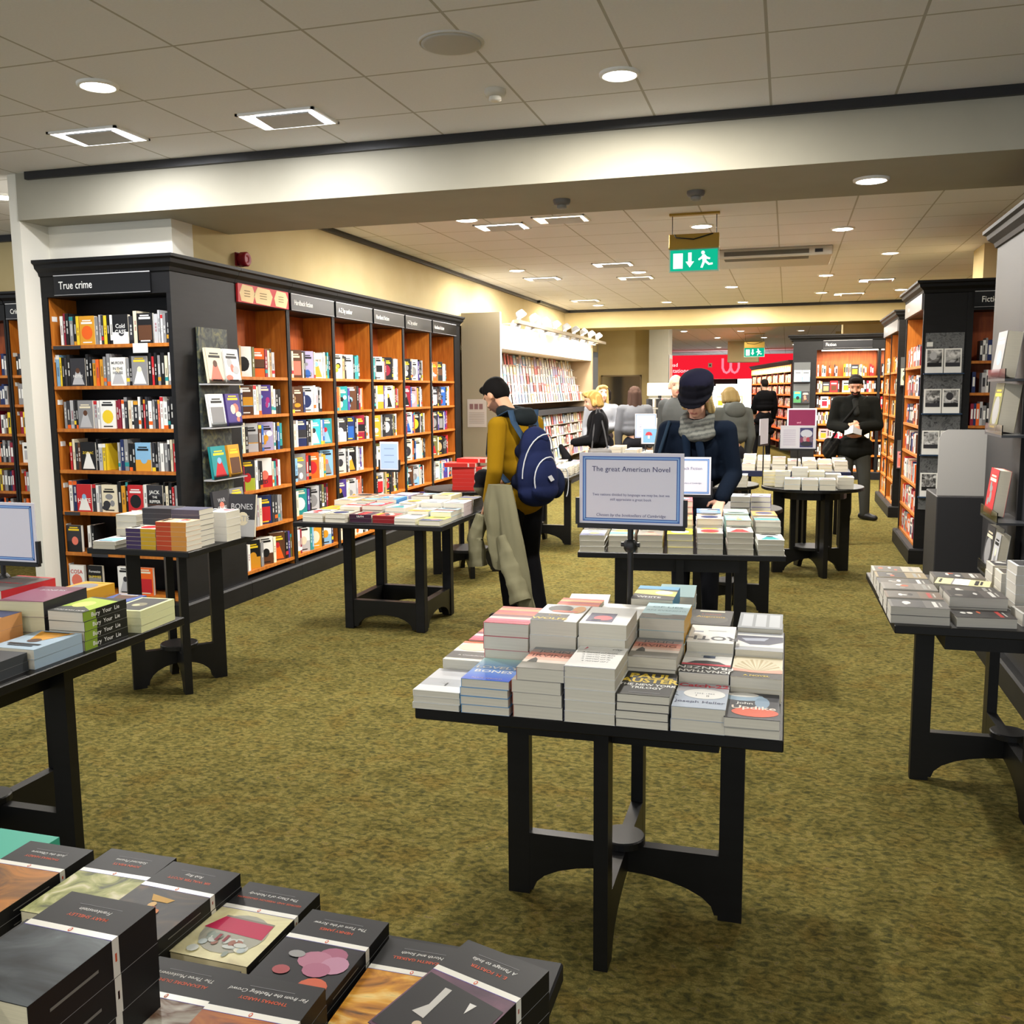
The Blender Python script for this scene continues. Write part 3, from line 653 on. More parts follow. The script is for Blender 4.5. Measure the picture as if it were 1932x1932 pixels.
def fill_tc():
    M = TR(-5.10, 5.65, 0); rng = random.Random(11)
    feat = {0: {6: ('amber', 'orange', None), 13: ('black', 'white', [('Cold', .6, .04, 'white'), ('CASE', .4, .04, 'white')]), 16: ('black', 'brown', None)},
            1: {5: ('charcoal', 'silver', [('NOTES', .35, .026, 'white')]), 13: ('white', 'silver', [('MURDER', .8, .026, 'charcoal'), ('IN THE', .6, .026, 'charcoal'), ('HOUSE', .45, .026, 'charcoal')]), 16: ('grey', 'white', None)},
            2: {5: ('grey', 'silver', None), 8: ('white', 'yellow', None)},
            3: {4: ('black', 'white', [('ZODIAC', .62, .024, 'yellow')]), 13: ('sky', 'amber', None)},
            4: {2: ('red', 'white', [('HATE', .4, .045, 'white')]), 6: ('cream', 'charcoal', None), 10: ('red', 'black', None), 12: ('charcoal', 'black', [('JACK', .75, .036, 'white'), ('THE', .58, .022, 'white'), ('RIPPER', .42, .03, 'white')])},
            5: {0: ('charcoal', 'black', None)},
            6: {0: ('white', 'salmon', [('COSA', .75, .04, 'red')]), 1: ('black', 'grey', [('Forensics', .78, .026, 'white'), ('DUMMIES', .58, .026, 'yellow')]), 2: ('white', 'silver', None), 3: ('orange', 'red', None)}}
    lens = [19, 19, 22, 20, 14, 3, 4]
    for s, zs in enumerate(TSH):
        x = .058; k = 0; room = .33+.7 if s < 5 else 1.02
        if s == 0: x = .12
        if s == 2: x = .10
        if s in (3,): x = .13
        if s == 4: x = .10
        while x < 1.02 and k < 40:
            f = feat[s].get(k)
            last = ORD[k]
            if f:
                w, h, t = .128, rng.uniform(.195, .205), rng.uniform(.02, .035)
                if s in (2, 3): h = .2
                if x+w > 1.025: break
                me = face_book(w, h, t, C(f[0]), C(f[1]), rng, f[2]).mesh('paperback'); o = bpy.data.objects.new('paperback', me); COL.objects.link(o)
                place(o, M, x, .022, zs)
                tag(o, '%s paperback shown face out, %s from left on the %s true crime shelf' % (f[0], last, ORD[s]), 'book', 'true crime paperbacks'); x += w+.002
                if s == 6: x += [.03, .13, .04, .1][k]
                if s == 5: x += .05
            else:
                t = rng.uniform(.016, .036); h = rng.uniform(.188, .205) if rng.random() < .75 else .222; c = rng.choice(SPINES_TC); d = rng.uniform(.128, .14)
                if s == 1 and k in (8, 9, 10): c = ('amber', 'orange', 'amber')[k-8]; h = .185; t = .03
                if s == 0 and k == 5: c = 'yellow'; t = .028
                if x+t > 1.025: break
                if s >= 5 and k > 3: break
                if s == 3 and 8 <= k <= 8: x += .10
                o = bpy.data.objects.new('paperback', spine_book(t, h, d, C(c), rng).mesh('paperback')); COL.objects.link(o); place(o, M, x, .024+rng.uniform(0, .008), zs)
                tag(o, '%s spined paperback, %s from left on the %s true crime shelf' % (c, last, ORD[s]), 'book', 'true crime paperbacks'); x += t+.0012
            k += 1
            if s == 5 and k >= 3: break
fill_tc()
def fill_bays():
    rng = random.Random(23)
    feat = {(0, 0): [('white', 'black', [('EVIL', .3, .045, 'black')]), ('orange', 'brown', None)], (0, 1): [('brown', 'amber', None), ('purple', 'magenta', None)], (0, 2): [('silver', 'grey', None), ('lilac', 'white', None), ('black', 'orange', None)],
            (0, 3): [('charcoal', 'lime', None), ('white', 'red', [('JED', .18, .045, 'charcoal')])], (0, 4): [('white', 'cream', None), ('navy', 'red', None)], (0, 5): [('black', 'amber', None), ('white', 'brown', None), ('brown', 'orange', None)],
            (1, 0): [('brown', 'salmon', None), ('lilac', 'blue', None), ('cream', 'amber', [('NOW IS', .7, .03, 'black')])], (1, 1): [('brown', 'tan', None), ('white', 'navy', None)], (1, 2): [('navy', 'charcoal', None), ('turquoise', 'white', None), ('teal', 'sky', None), ('tan', 'brown', None)],
            (1, 3): [('grey', 'white', None), ('orange', 'red', None), ('sky', 'grey', None)], (1, 4): [('teal', 'white', None), ('silver', 'grey', None)], (1, 5): [('white', 'silver', None), ('amber', 'cream', None), ('white', 'sky', None)],
            (2, 0): [('cream', 'yellow', None)], (2, 1): [('teal', 'white', None), ('brown', 'black', None)], (2, 2): [('charcoal', 'white', None), ('navy', 'blue', None), ('crimson', 'black', None)], (2, 3): [('silver', 'cream', None), ('black', 'amber', None)],
            (3, 1): [('amber', 'cream', None), ('cream', 'black', None)], (3, 2): [('amber', 'tan', None), ('charcoal', 'white', None)], (4, 1): [('crimson', 'black', None), ('pink', 'cream', None)], (4, 2): [('white', 'blue', None), ('black', 'yellow', None)]}
    for b in range(6):
        W = BAYY[b+1]-BAYY[b]-.003; M = TR(-4.04, BAYY[b], 0, rz=PI/2); hi = W-(.03 if b < 5 else .215)
        for s, zs in enumerate(SH):
            x = .035; k = 0; fl = list(feat.get((b, s), [])); 
            while len(fl) < 2: fl.append((rng.choice(SPINES_HB), rng.choice(SPINES_HB), None))
            pat = []
            for f in fl: pat += ['s']*rng.randint(1, 3)+[f]
            pat += ['s']*4
            endx = hi-rng.choice([0, .03, .08])
            for f in pat:
                if k > 13: break
                if f == 's':
                    t = rng.uniform(.026, .046); h = rng.uniform(.2, .238); c = rng.choice(SPINES_HB); d = .15
                    if x+t > endx: break
                    o = bpy.data.objects.new('hardback', spine_book(t, h, d, C(c), rng, True).mesh('hardback')); COL.objects.link(o); place(o, M, x, .025, zs); x += t+.0015
                    lb = '%s spined hardback, %s from left on shelf %s of the %s' % (c, ORD[k], ('one', 'two', 'three', 'four', 'five', 'six')[s], BAYN[b])
                else:
                    w, h, t = .152, rng.uniform(.225, .24), rng.uniform(.022, .034); ph = -.42
                    if x+w*.92+t*.4 > hi: continue
                    o = bpy.data.objects.new('hardback', face_book(w, h, t, C(f[0]), C(f[1]), rng, f[2]).mesh('hardback')); COL.objects.link(o); place(o, M, x+.001, .022+w*math.sin(-ph), zs, ph); x += w*math.cos(ph)+t*math.sin(-ph)+.003
                    lb = '%s and %s hardback angled face out, %s from left, shelf %s of the %s' % (f[0], f[1], ORD[k], ('one', 'two', 'three', 'four', 'five', 'six')[s], BAYN[b])
                tag(o, lb, 'book', 'hardbacks on the left wall bookcases'); k += 1
fill_bays()
def rack_tc():
    r = empty('book_rack', (-4.033, 5.91, 0), PI/2)
    m = noise_mat('patterned display board', ['#1d2022', '#3d4442', '#6b6a4a'], 14, .5, distort=1.5)
    part('backing', r, lambda q: q.box((0, -.02, .62), (.36, -.002, 2.07), (0, 0, 0), m))
    zs = (1.672, 1.36, .985, .66)
    for z in zs:
        def pocket(q):
            q.box((-.02, -.11, z-.01), (.41, -.02, z), C('silver'), M_GLOSS)
        k = part('pocket', r, pocket); part('clear_lip', k, lambda q: q.box((-.02, -.112, z), (.41, -.109, z+.035), (1, 1, 1), M_CLEAR))
    tag(r, 'patterned book rack with clear pockets on the true crime end panel', 'book rack')
    rng = random.Random(3)
    L = [('cream', 'salmon', 'cream book with red zigzag cover', .195), ('white', 'silver', 'plain white book with grey figure', .195), ('white', 'grey', 'white book with grey sketch cover', .19), ('navy', 'cream', 'purple book with pale oval', .185),
         ('teal', 'red', 'teal blue book', .185), ('amber', 'brown', 'yellow book with drawn figure', .15), ('charcoal', 'white', 'black and white lettered book', .2), ('grey', 'charcoal', 'grey crowd photo book', .18)]
    for i, (a, b, lb, w) in enumerate(L):
        z = zs[i//2]; x = -.012 if i % 2 == 0 else .205
        h = .25 if i//2 == 0 else .235
        if a == 'navy': a = 'purple'
        o = bpy.data.objects.new('display_book', face_book(w, h, .022, C(a), C(b), rng, [('WAR', .7, .04, 'silver'), ('STATE', .45, .04, 'silver')] if i == 6 else None).mesh('display_book')); COL.objects.link(o)
        o.matrix_world = TR(-4.033, 5.91, 0, rz=PI/2) @ TR(x, -.104, z+.005, rx=-.12)
        tag(o, lb+', in the %s pocket of the true crime rack' % ORD[i//2], 'book', 'books in the rack pockets')
rack_tc()
def right_displays():
    rng = random.Random(8)
    # photo books on the island bookcase end
    r = empty('photo_display', (1.16, 9.24, 0)); m = noise_mat('damask board', ['#4b4d50', '#6c6e70', '#323437'], 16, .6, distort=2)
    part('backing', r, lambda q: q.box((.01, -.012, .5), (.325, -.001, 2.08), (0, 0, 0), m))
    zs = (1.725, 1.37, 1.0, .62)
    for z in zs: part('ledge', r, lambda q: q.box((0, -.06, z-.01), (.33, -.012, z), lin('#28405c'), M_GLOSS))
    part('tag', r, lambda q: q.box((.02, -.016, 1.96), (.07, -.012, 2.0), C('white'), M_MATTE))
    tag(r, 'patterned display board on the end of the photo display bookcase', 'display board')
    tone = [('moon over dark trees', .55), ('pale lake shore', .75), ('bright beam over dark field', .35), ('walking figure', .7), ('street in grey light', .6), ('bare room', .5), ('dark hillside', .4), ('grey clouds', .6)]
    for i, (n, g) in enumerate(tone):
        z = zs[i//2]; x = .02 if i % 2 == 0 else .17; q = MB(); w, h = .143, .215
        q.box((0, 0, 0), (w, .008, h), C('white'), M_SATIN)
        gm = noise_mat('photo print', ['#111111', '#777777' if g < .6 else '#aaaaaa', '#dddddd'], 14+3*i, .5, detail=3, distort=1)
        q.quad((.012, -.0006, .055), (w-.012, -.0006, .055), (w-.012, -.0006, h-.012), (.012, -.0006, h-.012), (0, 0, 0), gm)
        rr = lambda a, b_, c, d, col, l: q.quad((a, -l, b_), (c, -l, b_), (c, -l, d), (a, -l, d), col, M_SATIN)
        rr(.012, .055, w-.012, .09, C('black') if i % 3 == 0 else C('charcoal'), .0009)
        if i in (0, 3): q.add([(u, -.0012, v) for u, v in ell(.06, .15, .03, .035)] , [tuple(range(14))], C('silver') if i == 0 else C('charcoal'), M_SATIN)
        o = q.obj('photo_book'); o.matrix_world = TR(1.16+x-.005, 9.24-.042, z+.002, rx=-.08)
        tag(o, 'white bordered photo book of %s, %s pocket of the end display' % (n, ORD[i//2]), 'book', 'white bordered photo books')
    # books in the near right rack, seen from their fore edges
    B = [(1.64, 'grey', .21, .235, 'plain grey book leaning in the top pocket of the near right rack'), (1.36, 'olive', .20, .25, 'olive and white book in the second pocket of the near right rack'), (.92, 'red', .2, .24, 'thick book with red spine in the third pocket of the near right rack'), (.62, 'charcoal', .19, .235, 'grey book in the lowest pocket of the near right rack'), (.62, 'silver', .12, .22, 'pale paperback beside the grey book in the lowest pocket')]
    for i, (z, c, w, h, lb) in enumerate(B):
        t = (.075, .085, .06, .045, .045)[i]
        q = face_book(w, h, t, C(c), C('grey'), rng)
        o = q.obj('display_book'); yy = 5.3+(.32 if i != 4 else .10) if i != 3 else 5.3+.32
        o.matrix_world = TR(1.19, yy-.01, 0) @ TR(-.148, 0, z+.012, rz=-PI/2) @ TR(0, 0, 0, rx=-.12)
        tag(o, lb, 'book', 'books in the near right rack')
    # rack of books on the second island end and the far fiction pilaster
    for j, (x0, y0, z0, nm) in enumerate([(1.32, 12.55, 1.63, 'second island bookcase'), (1.32, 12.55, .62, 'second island bookcase'), (.10, 17.67, 1.72, 'far fiction pilaster'), (.10, 17.67, 1.35, 'far fiction pilaster'), (.10, 17.67, 1.0, 'far fiction pilaster')]):
        r = empty('display_ledge', (x0, y0, z0)); part('backing', r, lambda q: q.box((0, -.01, 0), (.28, -.001, .34), lin('#55585a'), M_SATIN)); part('ledge', r, lambda q: q.box((0, -.06, -.012), (.28, -.01, 0), C('charcoal'), M_SATIN))
        tag(r, 'small grey display ledge on the %s, %s from the ceiling' % (nm, ORD[(0, 1, 0, 1, 2)[j]]), 'display ledge')
        for q_ in range(2):
            cc = [('cream', 'olive'), ('tan', 'lime'), ('pink', 'salmon'), ('silver', 'red'), ('white', 'silver'), ('white', 'sky'), ('teal', 'green'), ('charcoal', 'brown'), ('white', 'grey'), ('silver', 'charcoal')][j*2+q_]
            o = face_book(.13, .2, .015, C(cc[0]), C(cc[1]), rng).obj('display_book'); o.matrix_world = TR(x0+.005+.138*q_, y0-.048, z0+.003, rx=-.08)
            tag(o, '%s and %s book on the %s display ledge of the %s' % (cc[0], cc[1], ORD[(0, 1, 0, 1, 2)[j]], nm), 'book', 'books on the small display ledges')
right_displays()
def far_books():
    """the books on the distant shelves that are too many and too small to tell apart"""
    rng = random.Random(77); m = MB()
    warm = ['cream', 'white', 'red', 'orange', 'brown', 'amber', 'salmon', 'pink', 'crimson', 'tan', 'black', 'charcoal', 'cream', 'white']
    cool = ['black', 'charcoal', 'white', 'grey', 'silver', 'cream', 'red', 'brown', 'orange', 'crimson', 'navy']
    def row(M, x0, x1, z, pal, full=.9, hmax=.21):
        x = x0
        while x < x1:
            m.T = M @ TR(x, .03, z+.001)
            if rng.random() < .12 and x+.13 < x1:
                h = rng.uniform(.18, hmax); a, b = C(rng.choice(pal)), C(rng.choice(pal)); m.box((0, 0, 0), (.128, .02, h), a, M_SATIN); m.quad((.02, -.0005, h*.15), (.108, -.0005, h*.15), (.108, -.0005, h*.6), (.02, -.0005, h*.6), b, M_SATIN)
                m.quad((.02, -.0005, h*.7), (.108, -.0005, h*.7), (.108, -.0005, h*.82), (.02, -.0005, h*.82), C('white') if sum(a) < 1 else C('black'), M_SATIN); x += .13
            elif rng.random() < full:
                t = rng.uniform(.016, .038); h = rng.uniform(.17, hmax); a = C(rng.choice(pal)); m.box((0, 0, 0), (t, .13, h), a, M_SATIN)
                m.quad((t*.2, -.0005, h*.3), (t*.8, -.0005, h*.3), (t*.8, -.0005, h*.75), (t*.2, -.0005, h*.75), C('white') if sum(a) < 1 else C('charcoal'), M_SATIN); x += t+.001
            else: x += .05
    F = TR(.06, 17.67, 0)
    for z in [1.81, 1.53, 1.26, .98, .7, .43, .165]: row(F, .44, 1.385, z, warm); row(F, 1.5, 2.25, z, warm, .8)
    Lc = TR(-1.06, 30.0, 0) @ TR(rz=-1.396)
    for z in [1.75, 1.47, 1.18, .9, .62, .3]:
        for k in range(7): row(Lc, .055+.923*k, .875+.923*k, z, warm, .95, .2)
    R1 = TR(1.15, 9.24, 0)
    for z in RSH: row(R1, .42, 1.5, z, cool)
    for z in R1SH: row(TR(1.15, 9.24+1.33, 0) @ TR(rz=-PI/2), .04, .9 if z > .5 else 1.2, z, cool, .9, .2)
    for z in R1SH:
        for k in range(2): row(TR(1.29, 12.55+1.8, 0) @ TR(rz=-PI/2), .04+.9*k, .80+.9*k, z, ['orange', 'amber', 'cream', 'tan', 'brown', 'black'], .6, .2)
    for xx in (-7.78, -6.91):
        for z in ASH: row(TR(xx, 7.2, 0), .05, .79, z, cool+['orange', 'yellow'])
    m.T = Matrix.Identity(4); o = m.obj('distant_shelf_books'); o['kind'] = 'stuff'
    tag(o, 'rows of small books on the distant and side bookcases', 'books')
far_books()
# ------------------------------------------------------------------ display tables
def arch_brace(m, L, top, foot, rise, th, inner):
    """arched brace along x from -L to L, with open cut below"""
    pts = [(-L, .015), (-L, top), (L, top), (L, .015), (L-inner, .015)]
    n = 12
    for k in range(n+1):
        a = PI*k/n; pts.append(((L-inner)*math.cos(a), .015+rise*math.sin(a)))
    pts.append((-(L-inner), .015))
    m.prism(pts, 'y', -th/2, th/2, (0, 0, 0), M_TABLE)
def cross_table(loc, size, label, stand=.365, rz_stand=0, h=.77, rz=0, disc=.07, group='black display tables', center=None, mat=None, round_=False, apron=True, slats=False, legw=.07, legt=.04):
    mat = mat or M_TABLE
    t = empty('display_table', loc, rz); sx, sy = size
    if round_: part('tabletop', t, lambda m: m.lathe([(sx/2-.01, h-.03), (sx/2, h-.025), (sx/2, h-.004), (sx/2-.004, h)], (0, 0, 0), (0, 0, 0), mat, 40, smooth=False))
    else: part('tabletop', t, lambda m: m.box((-sx/2, -sy/2, h-.03), (sx/2, sy/2, h), (0, 0, 0), mat, .003))
    if apron:
        a = min(stand*.84, sx/2-.06)
        if round_: part('apron', t, lambda m: m.lathe([(a, h-.10), (a, h-.03)], (0, 0, 0), (0, 0, 0), mat, 28, smooth=False))
        else: part('apron', t, lambda m: m.box((-a, -a, h-.13), (a, a, h-.03), (0, 0, 0), mat))
    S = stand
    for k in range(4):
        R = TR(rz=rz_stand+k*PI/2)
        def leg(m, R=R):
            m.T = R; m.box((S-legw, -legt/2, 0), (S, legt/2, h-.03), (0, 0, 0), mat)
        part('leg', t, leg)
        if slats:
            def slat(m, R=R):
                m.T = R; m.box((S*.42, -.015, .2), (S*.42+.045, .015, h-.03), (0, 0, 0), mat)
            part('slat', t, slat)
    for k in range(2):
        def br(m, k=k):
            m.T = TR(rz=rz_stand+k*PI/2); arch_brace(m, S-legw+.001, .205+.0008*k, .02, .105, legt*.98, .012)
        part('cross_brace', t, br)
    part('base_disc', t, lambda m: m.lathe([(disc, .206), (disc, .226), (disc-.004, .23)], (0, 0, 0), (0, 0, 0), mat, 28, smooth=False))
    return tag(t, label, 'table', group)
def ring_table(loc, size, post, label, h=.76):
    t = empty('display_table', loc); sx, sy = size; px, py = post
    part('tabletop', t, lambda m: m.box((-sx/2, -sy/2, h-.03), (sx/2, sy/2, h), (0, 0, 0), M_BLACK, .003))
    w = .032
    for a in (-1, 1):
        for b in (-1, 1): part('leg', t, lambda m: m.box((a*px-w, b*py-w, 0), (a*px+w, b*py+w, h-.03), (0, 0, 0), M_BLACK, .004))
    for a in (-1, 1):
        def f(m):
            m.T = TR(0, a*py, 0); arch_brace(m, px-w, .2, .02, .09, .05, .03)
        part('base_rail', t, f)
        def g(m):
            m.T = TR(a*px, 0, 0) @ TR(rz=PI/2); arch_brace(m, py-w, .2, .02, .09, .05, .03)
        part('base_rail', t, g)
    return tag(t, label, 'table', 'black display tables')

# ------------------------------------------------------------------ paperback stacks
def cover_mesh(w, h, t, cov, spine, art=None, back=None, mat=None, curl=0):
    """closed paperback lying flat: x across (spine at x=0), y from foot to head, z up"""
    m = MB(); e = .0007; mat = mat or M_SATIN
    m.box((0, 0, t-e), (w, h, t), cov, mat); m.box((0, 0, 0), (w, h, e), back or tuple(.5*q+.25 for q in cov), mat); m.box((0, 0, e), (e*1.3, h, t-e), spine, mat)
    if art:
        art(m, w, h, t)
    return m
def pages_mesh(w, h, t, col):
    m = MB(); e = .0007; m.box((e*1.3, .0012, e), (w-.0012, h-.0012, t-e), col, M_PAGES); return m
_pg = {}
FAR = MB(); FARKEYS = ('slatted round', 'plain round', 'small round table', 'navy edged', 'near the card wall', 'under the small signs', 'small navy')
def stack(where, desc, cx, cy, z0, n, t, cov, spine=None, art=None, rz=0, w=.130, h=.198, page='#d9d4c4', jit=.002, hard=False, top_off=None, seed=0, group=None, name='stacked_paperback', topt=None, low_art=None, botcov=None):
    """n copies of one title lying flat; (cx, cy) centre of the pile"""
    if any(f in where for f in FARKEYS):
        rg = random.Random(int(cx*977+cy*131)); cv = C(cov)
        for k in range(n):
            FAR.T = TR(cx+rg.uniform(-1, 1)*.002, cy+rg.uniform(-1, 1)*.002, z0+k*(t+.0004)+.0004, rz=rz+rg.uniform(-1, 1)*.01) @ TR(-w/2, -h/2, 0)
            FAR.box((.001, .001, .0012), (w-.001, h-.001, t-.0012), C(page), M_PAGES); FAR.box((0, 0, 0), (w, h, .0012), cv, M_SATIN); FAR.box((0, 0, t-.0012), (w, h, t), cv, M_SATIN); FAR.box((0, 0, 0), (.0015, h, t), cv, M_SATIN)
            if k == n-1 and art: art(FAR, w, h, t)
        return
    rng = random.Random(hash((round(cx*1000), round(cy*1000), n)) & 0xffff); cv = C(cov); sp = C(spine) if spine else cv
    me = cover_mesh(w, h, t, cv, sp, art).mesh('cover'); mb_ = cover_mesh(w, h, t, C(botcov) if botcov else cv, sp, low_art).mesh('cover'); pm = pages_mesh(w, h, t, C(page)).mesh('pages')
    for k in range(n):
        top = k == n-1
        o = bpy.data.objects.new(name, me if top else mb_); COL.objects.link(o)
        p = bpy.data.objects.new('pages', pm); COL.objects.link(p); p.parent = o
        a = rz+rng.uniform(-1, 1)*jit*4; dx, dy = rng.uniform(-1, 1)*jit, rng.uniform(-1, 1)*jit
        if top and top_off: dx += top_off[0]; dy += top_off[1]; a += top_off[2]
        o.matrix_world = TR(cx+dx, cy+dy, z0+k*(t+.0004)+.0004, rz=a) @ TR(-w/2, -h/2, 0)
        d = n-1-k
        if n == 1: lb = '%s lying alone %s' % (desc, where)
        elif d == 0: lb = '%s on top of its pile %s' % (desc, where)
        else: lb = '%s copy of the pile of %s %s' % (ORD[d]+' down', desc, where)
        tag(o, ' '.join(lb.split()[:16]), 'book', group or 'paperbacks '+where)
    return z0+n*(t+.0004)+.0004
# --- cover art helpers: everything in the cover's own plane
def A_rect(m, a, b, c, d, col, l, mat=None): m.quad((a, b, l), (c, b, l), (c, d, l), (a, d, l), C(col), mat or M_SATIN)
def A_poly(m, pts, col, l, mat=None): m.add([(p[0], p[1], l) for p in pts], [tuple(range(len(pts)))], C(col), mat or M_SATIN)
def A_text(m, s, size, x, y, l, col, sx=1, bold=.01, shear=0, rz=0): m.text(s, size, TR(x, y, l, rz=rz), C(col), M_SATIN, 'CENTER', sx, shear, bold)
def paint(name, cols, sc=14, dist=2.5, st=(1, 1, 1)): return noise_mat(name, cols, sc, .42, st, spec=.22, detail=5, distort=dist, coord='Object')

# ---- table one: the great american novel table
T1Z = .77
TX, TYF = -.931, 2.25
cross_table((-.456, 2.775, 0), (.94, 1.05), 'square black display table carrying the great American novel piles', stand=.365, h=T1Z)
T1 = 'on the nearest square table'
def c1(i): return TX+.0655+.1345*i
def r1(k): return TYF+.099+.2015*k
def a_tree(m, w, h, t):
    l = t+.0004; A_rect(m, 0, h*.55, w, h, '#d4d6da', l); A_rect(m, 0, h*.24, w, h*.55, '#b9bcc0', l); A_rect(m, 0, .0, w, h*.24, '#f0f0ee', l)
    for k in range(9):
        a = PI*(k+.5)/9; A_poly(m, [(w*.55, h*.3), (w*.55+.032*math.cos(a), h*.36+.03*math.sin(a)), (w*.553, h*.305)], '#4a4a4c', l+.0003)
    A_rect(m, w*.53, h*.24, w*.57, h*.38, '#3a3a3c', l+.0004)
def a_lovely(m, w, h, t):
    l = t+.0004; n = 14
    for k in range(n):
        f = k/(n-1); c = [int(40+f*150), int(90+f*140), int(215+f*15)]
        m.quad((0, h*k/n, l), (w, h*k/n, l), (w, h*(k+1)/n, l), (0, h*(k+1)/n, l), lin(c), M_SATIN)
    A_text(m, 'LOVELY', .031, w/2, h*.56, l+.0004, 'white', 1.1, .02); A_text(m, 'BONES', .031, w/2, h*.38, l+.0004, 'white', 1.1); A_text(m, 'ALICE SEBOLD', .013, w/2, h*.08, l+.0004, 'lilac', 1)
def a_irving(m, w, h, t):
    l = t+.0004; A_rect(m, 0, 0, w, h*.28, '#8f8b80', l)
    for k, c in enumerate(['#f0e2d4', '#f2c9b4', '#eba48c', '#d98d7f', '#b9a7a2', '#94989c']): A_rect(m, 0, h*(.28+.12*k), w, h*(.4+.12*k), c, l)
    A_text(m, 'JOHN', .030, w*.5, h*.80, l+.0004, '#6d7378', 1.1, 0); A_text(m, 'IRVING', .034, w*.5, h*.60, l+.0004, '#7d4c48', 1, 0)
    A_poly(m, [(w*.1, h*.28), (w*.3, h*.28), (w*.27, h*.42), (w*.2, h*.5), (w*.14, h*.4)], '#55554f', l+.0004)
def a_white(m, w, h, t):
    l = t+.0004; A_rect(m, 0, 0, w, .003, 'navy', l); A_poly(m, [(w*.13, h*.8), (w*.2, h*.93), (w*.16, h*.95)], '#d0506a', l); A_text(m, 'city', .02, w*.8, h*.9, l, '#55585c', 1, 0, .3)
    for k in range(5): A_text(m, 'a novel of letters'[:16-k], .014, w*.5, h*(.70-.1*k), l, '#55585e', 1.1, 0, .3)
def a_auster(m, w, h, t):
    l = t+.0004; A_rect(m, 0, 0, w, h*.04, '#3b3a30', l); A_text(m, 'PAUL', .050, w*.5, h*.80, l, 'yellow', .95, .035); A_text(m, 'AUSTER', .048, w*.5, h*.60, l, 'yellow', .86, .035)
    A_text(m, 'THE NEW YORK', .023, w*.5, h*.42, l, 'white', .85, .03); A_text(m, 'TRILOGY', .023, w*.5, h*.30, l, 'white', .85, .03); A_rect(m, w*.2, h*.1, w*.8, h*.115, 'grey', l)
def a_catch(m, w, h, t):
    l = t+.0004; A_rect(m, 0, 0, w, h, '#a9b6c8', l); A_rect(m, 0, h*.62, w, h, '#b3b3ba', l+.0002); A_text(m, 'Catch-22', .036, w*.5, h*.88, l+.0008, '#d2404e', .95, .03)
    A_poly(m, ell(w*.55, h*.55, w*.40, h*.2, 24), 'white', l+.0005); A_text(m, '1955-1962', .012, w*.55, h*.56, l+.0008, '#8a8f9a', 1, 0); A_text(m, 'I     II', .016, w*.52, h*.47, l+.0008, 'charcoal', 1, 0); A_text(m, 'Joseph Heller', .022, w*.5, h*.22, l+.0008, 'navy', 1, .01)
def a_updike(m, w, h, t):
    l = t+.0004; A_rect(m, 0, 0, w, h, '#45464b', l); A_poly(m, ell(w*.3, h*.82, w*.42, h*.16), '#a9c2d6', l+.0003); A_poly(m, ell(w*.32, h*.90, w*.3, h*.09), 'white', l+.0005); A_poly(m, ell(w*.68, h*.62, w*.14, h*.22), '#8fa9c0', l+.0004)
    A_poly(m, ell(w*.55, h*.24, w*.43, h*.17, 20), '#e8603c', l+.0006); A_text(m, 'John', .022, w*.36, h*.56, l+.0009, 'white', 1, .02); A_text(m, 'Updike', .034, w*.52, h*.40, l+.0009, '#f6e6d8', 1.1, .02)
def a_franzen(m, w, h, t):
    l = t+.0004; A_rect(m, 0, h*.62, w, h, 'black', l); A_text(m, 'JONATHAN', .030, w*.5, h*.90, l+.0004, 'white', .85, .03); A_text(m, 'FRANZEN', .034, w*.5, h*.73, l+.0004, 'white', 1, .02)
    A_rect(m, 0, h*.54, w, h*.62, '#d8304a', l+.0002); A_poly(m, [(w*.1, h*.54), (w*.9, h*.54), (w*.75, h*.42), (w*.5, h*.38), (w*.25, h*.42)], 'charcoal', l+.0003); A_rect(m, w*.35, h*.14, w*.6, h*.25, '#4a5a78', l+.0004); A_rect(m, w*.3, h*.12, w*.66, h*.13, '#8fb0b0', l+.0004)
def a_hands(m, w, h, t):
    l = t+.0004; A_rect(m, 0, 0, w, h*.3, '#3c3a38', l); A_rect(m, 0, h*.3, w, h, '#f1e6c8', l)
    for k in range(13):
        a = PI*(k+.5)/13; A_poly(m, [(w*.5, h*.3), (w*.5+.062*math.cos(a), h*.36+.105*math.sin(a)), (w*.5+.062*math.cos(a+.12), h*.36+.105*math.sin(a+.12))], '#cdbb92' if k % 2 else '#e0d2ae', l+.0003)
    A_poly(m, [(0, h*.42), (w*.4, h*.34), (w*.6, h*.34), (w, h*.42), (w, h*.26), (w*.6, h*.24), (w*.4, h*.24), (0, h*.28)], '#e3a68e', l+.0005); A_text(m, 'A NOVEL', .016, w*.5, h*.1, l+.0006, 'yellow', 1, .02)
def a_roth(m, w, h, t):
    l = t+.0004; A_text(m, 'ROTH', .060, w*.5, h*.74, l, '#343846', .95, .02); A_rect(m, w*.70, h*.36, w*.92, h*.42, '#8a93a8', l); A_rect(m, w*.2, h*.3, w*.6, h*.32, 'silver', l)
def a_car(m, w, h, t):
    l = t+.0004; A_rect(m, 0, 0, w, h, '#a9adb4', l); A_rect(m, 0, h*.12, w, h*.82, 'white', l+.0002); A_poly(m, [(0, h*.2), (w, h*.2), (w, h*.45), (w*.7, h*.7), (w*.3, h*.68), (0, h*.5)], '#42465e', l+.0004)
    A_poly(m, [(w*.3, h*.3), (w*.9, h*.36), (w*.8, h*.5), (w*.4, h*.48)], '#a8b0c4', l+.0006)
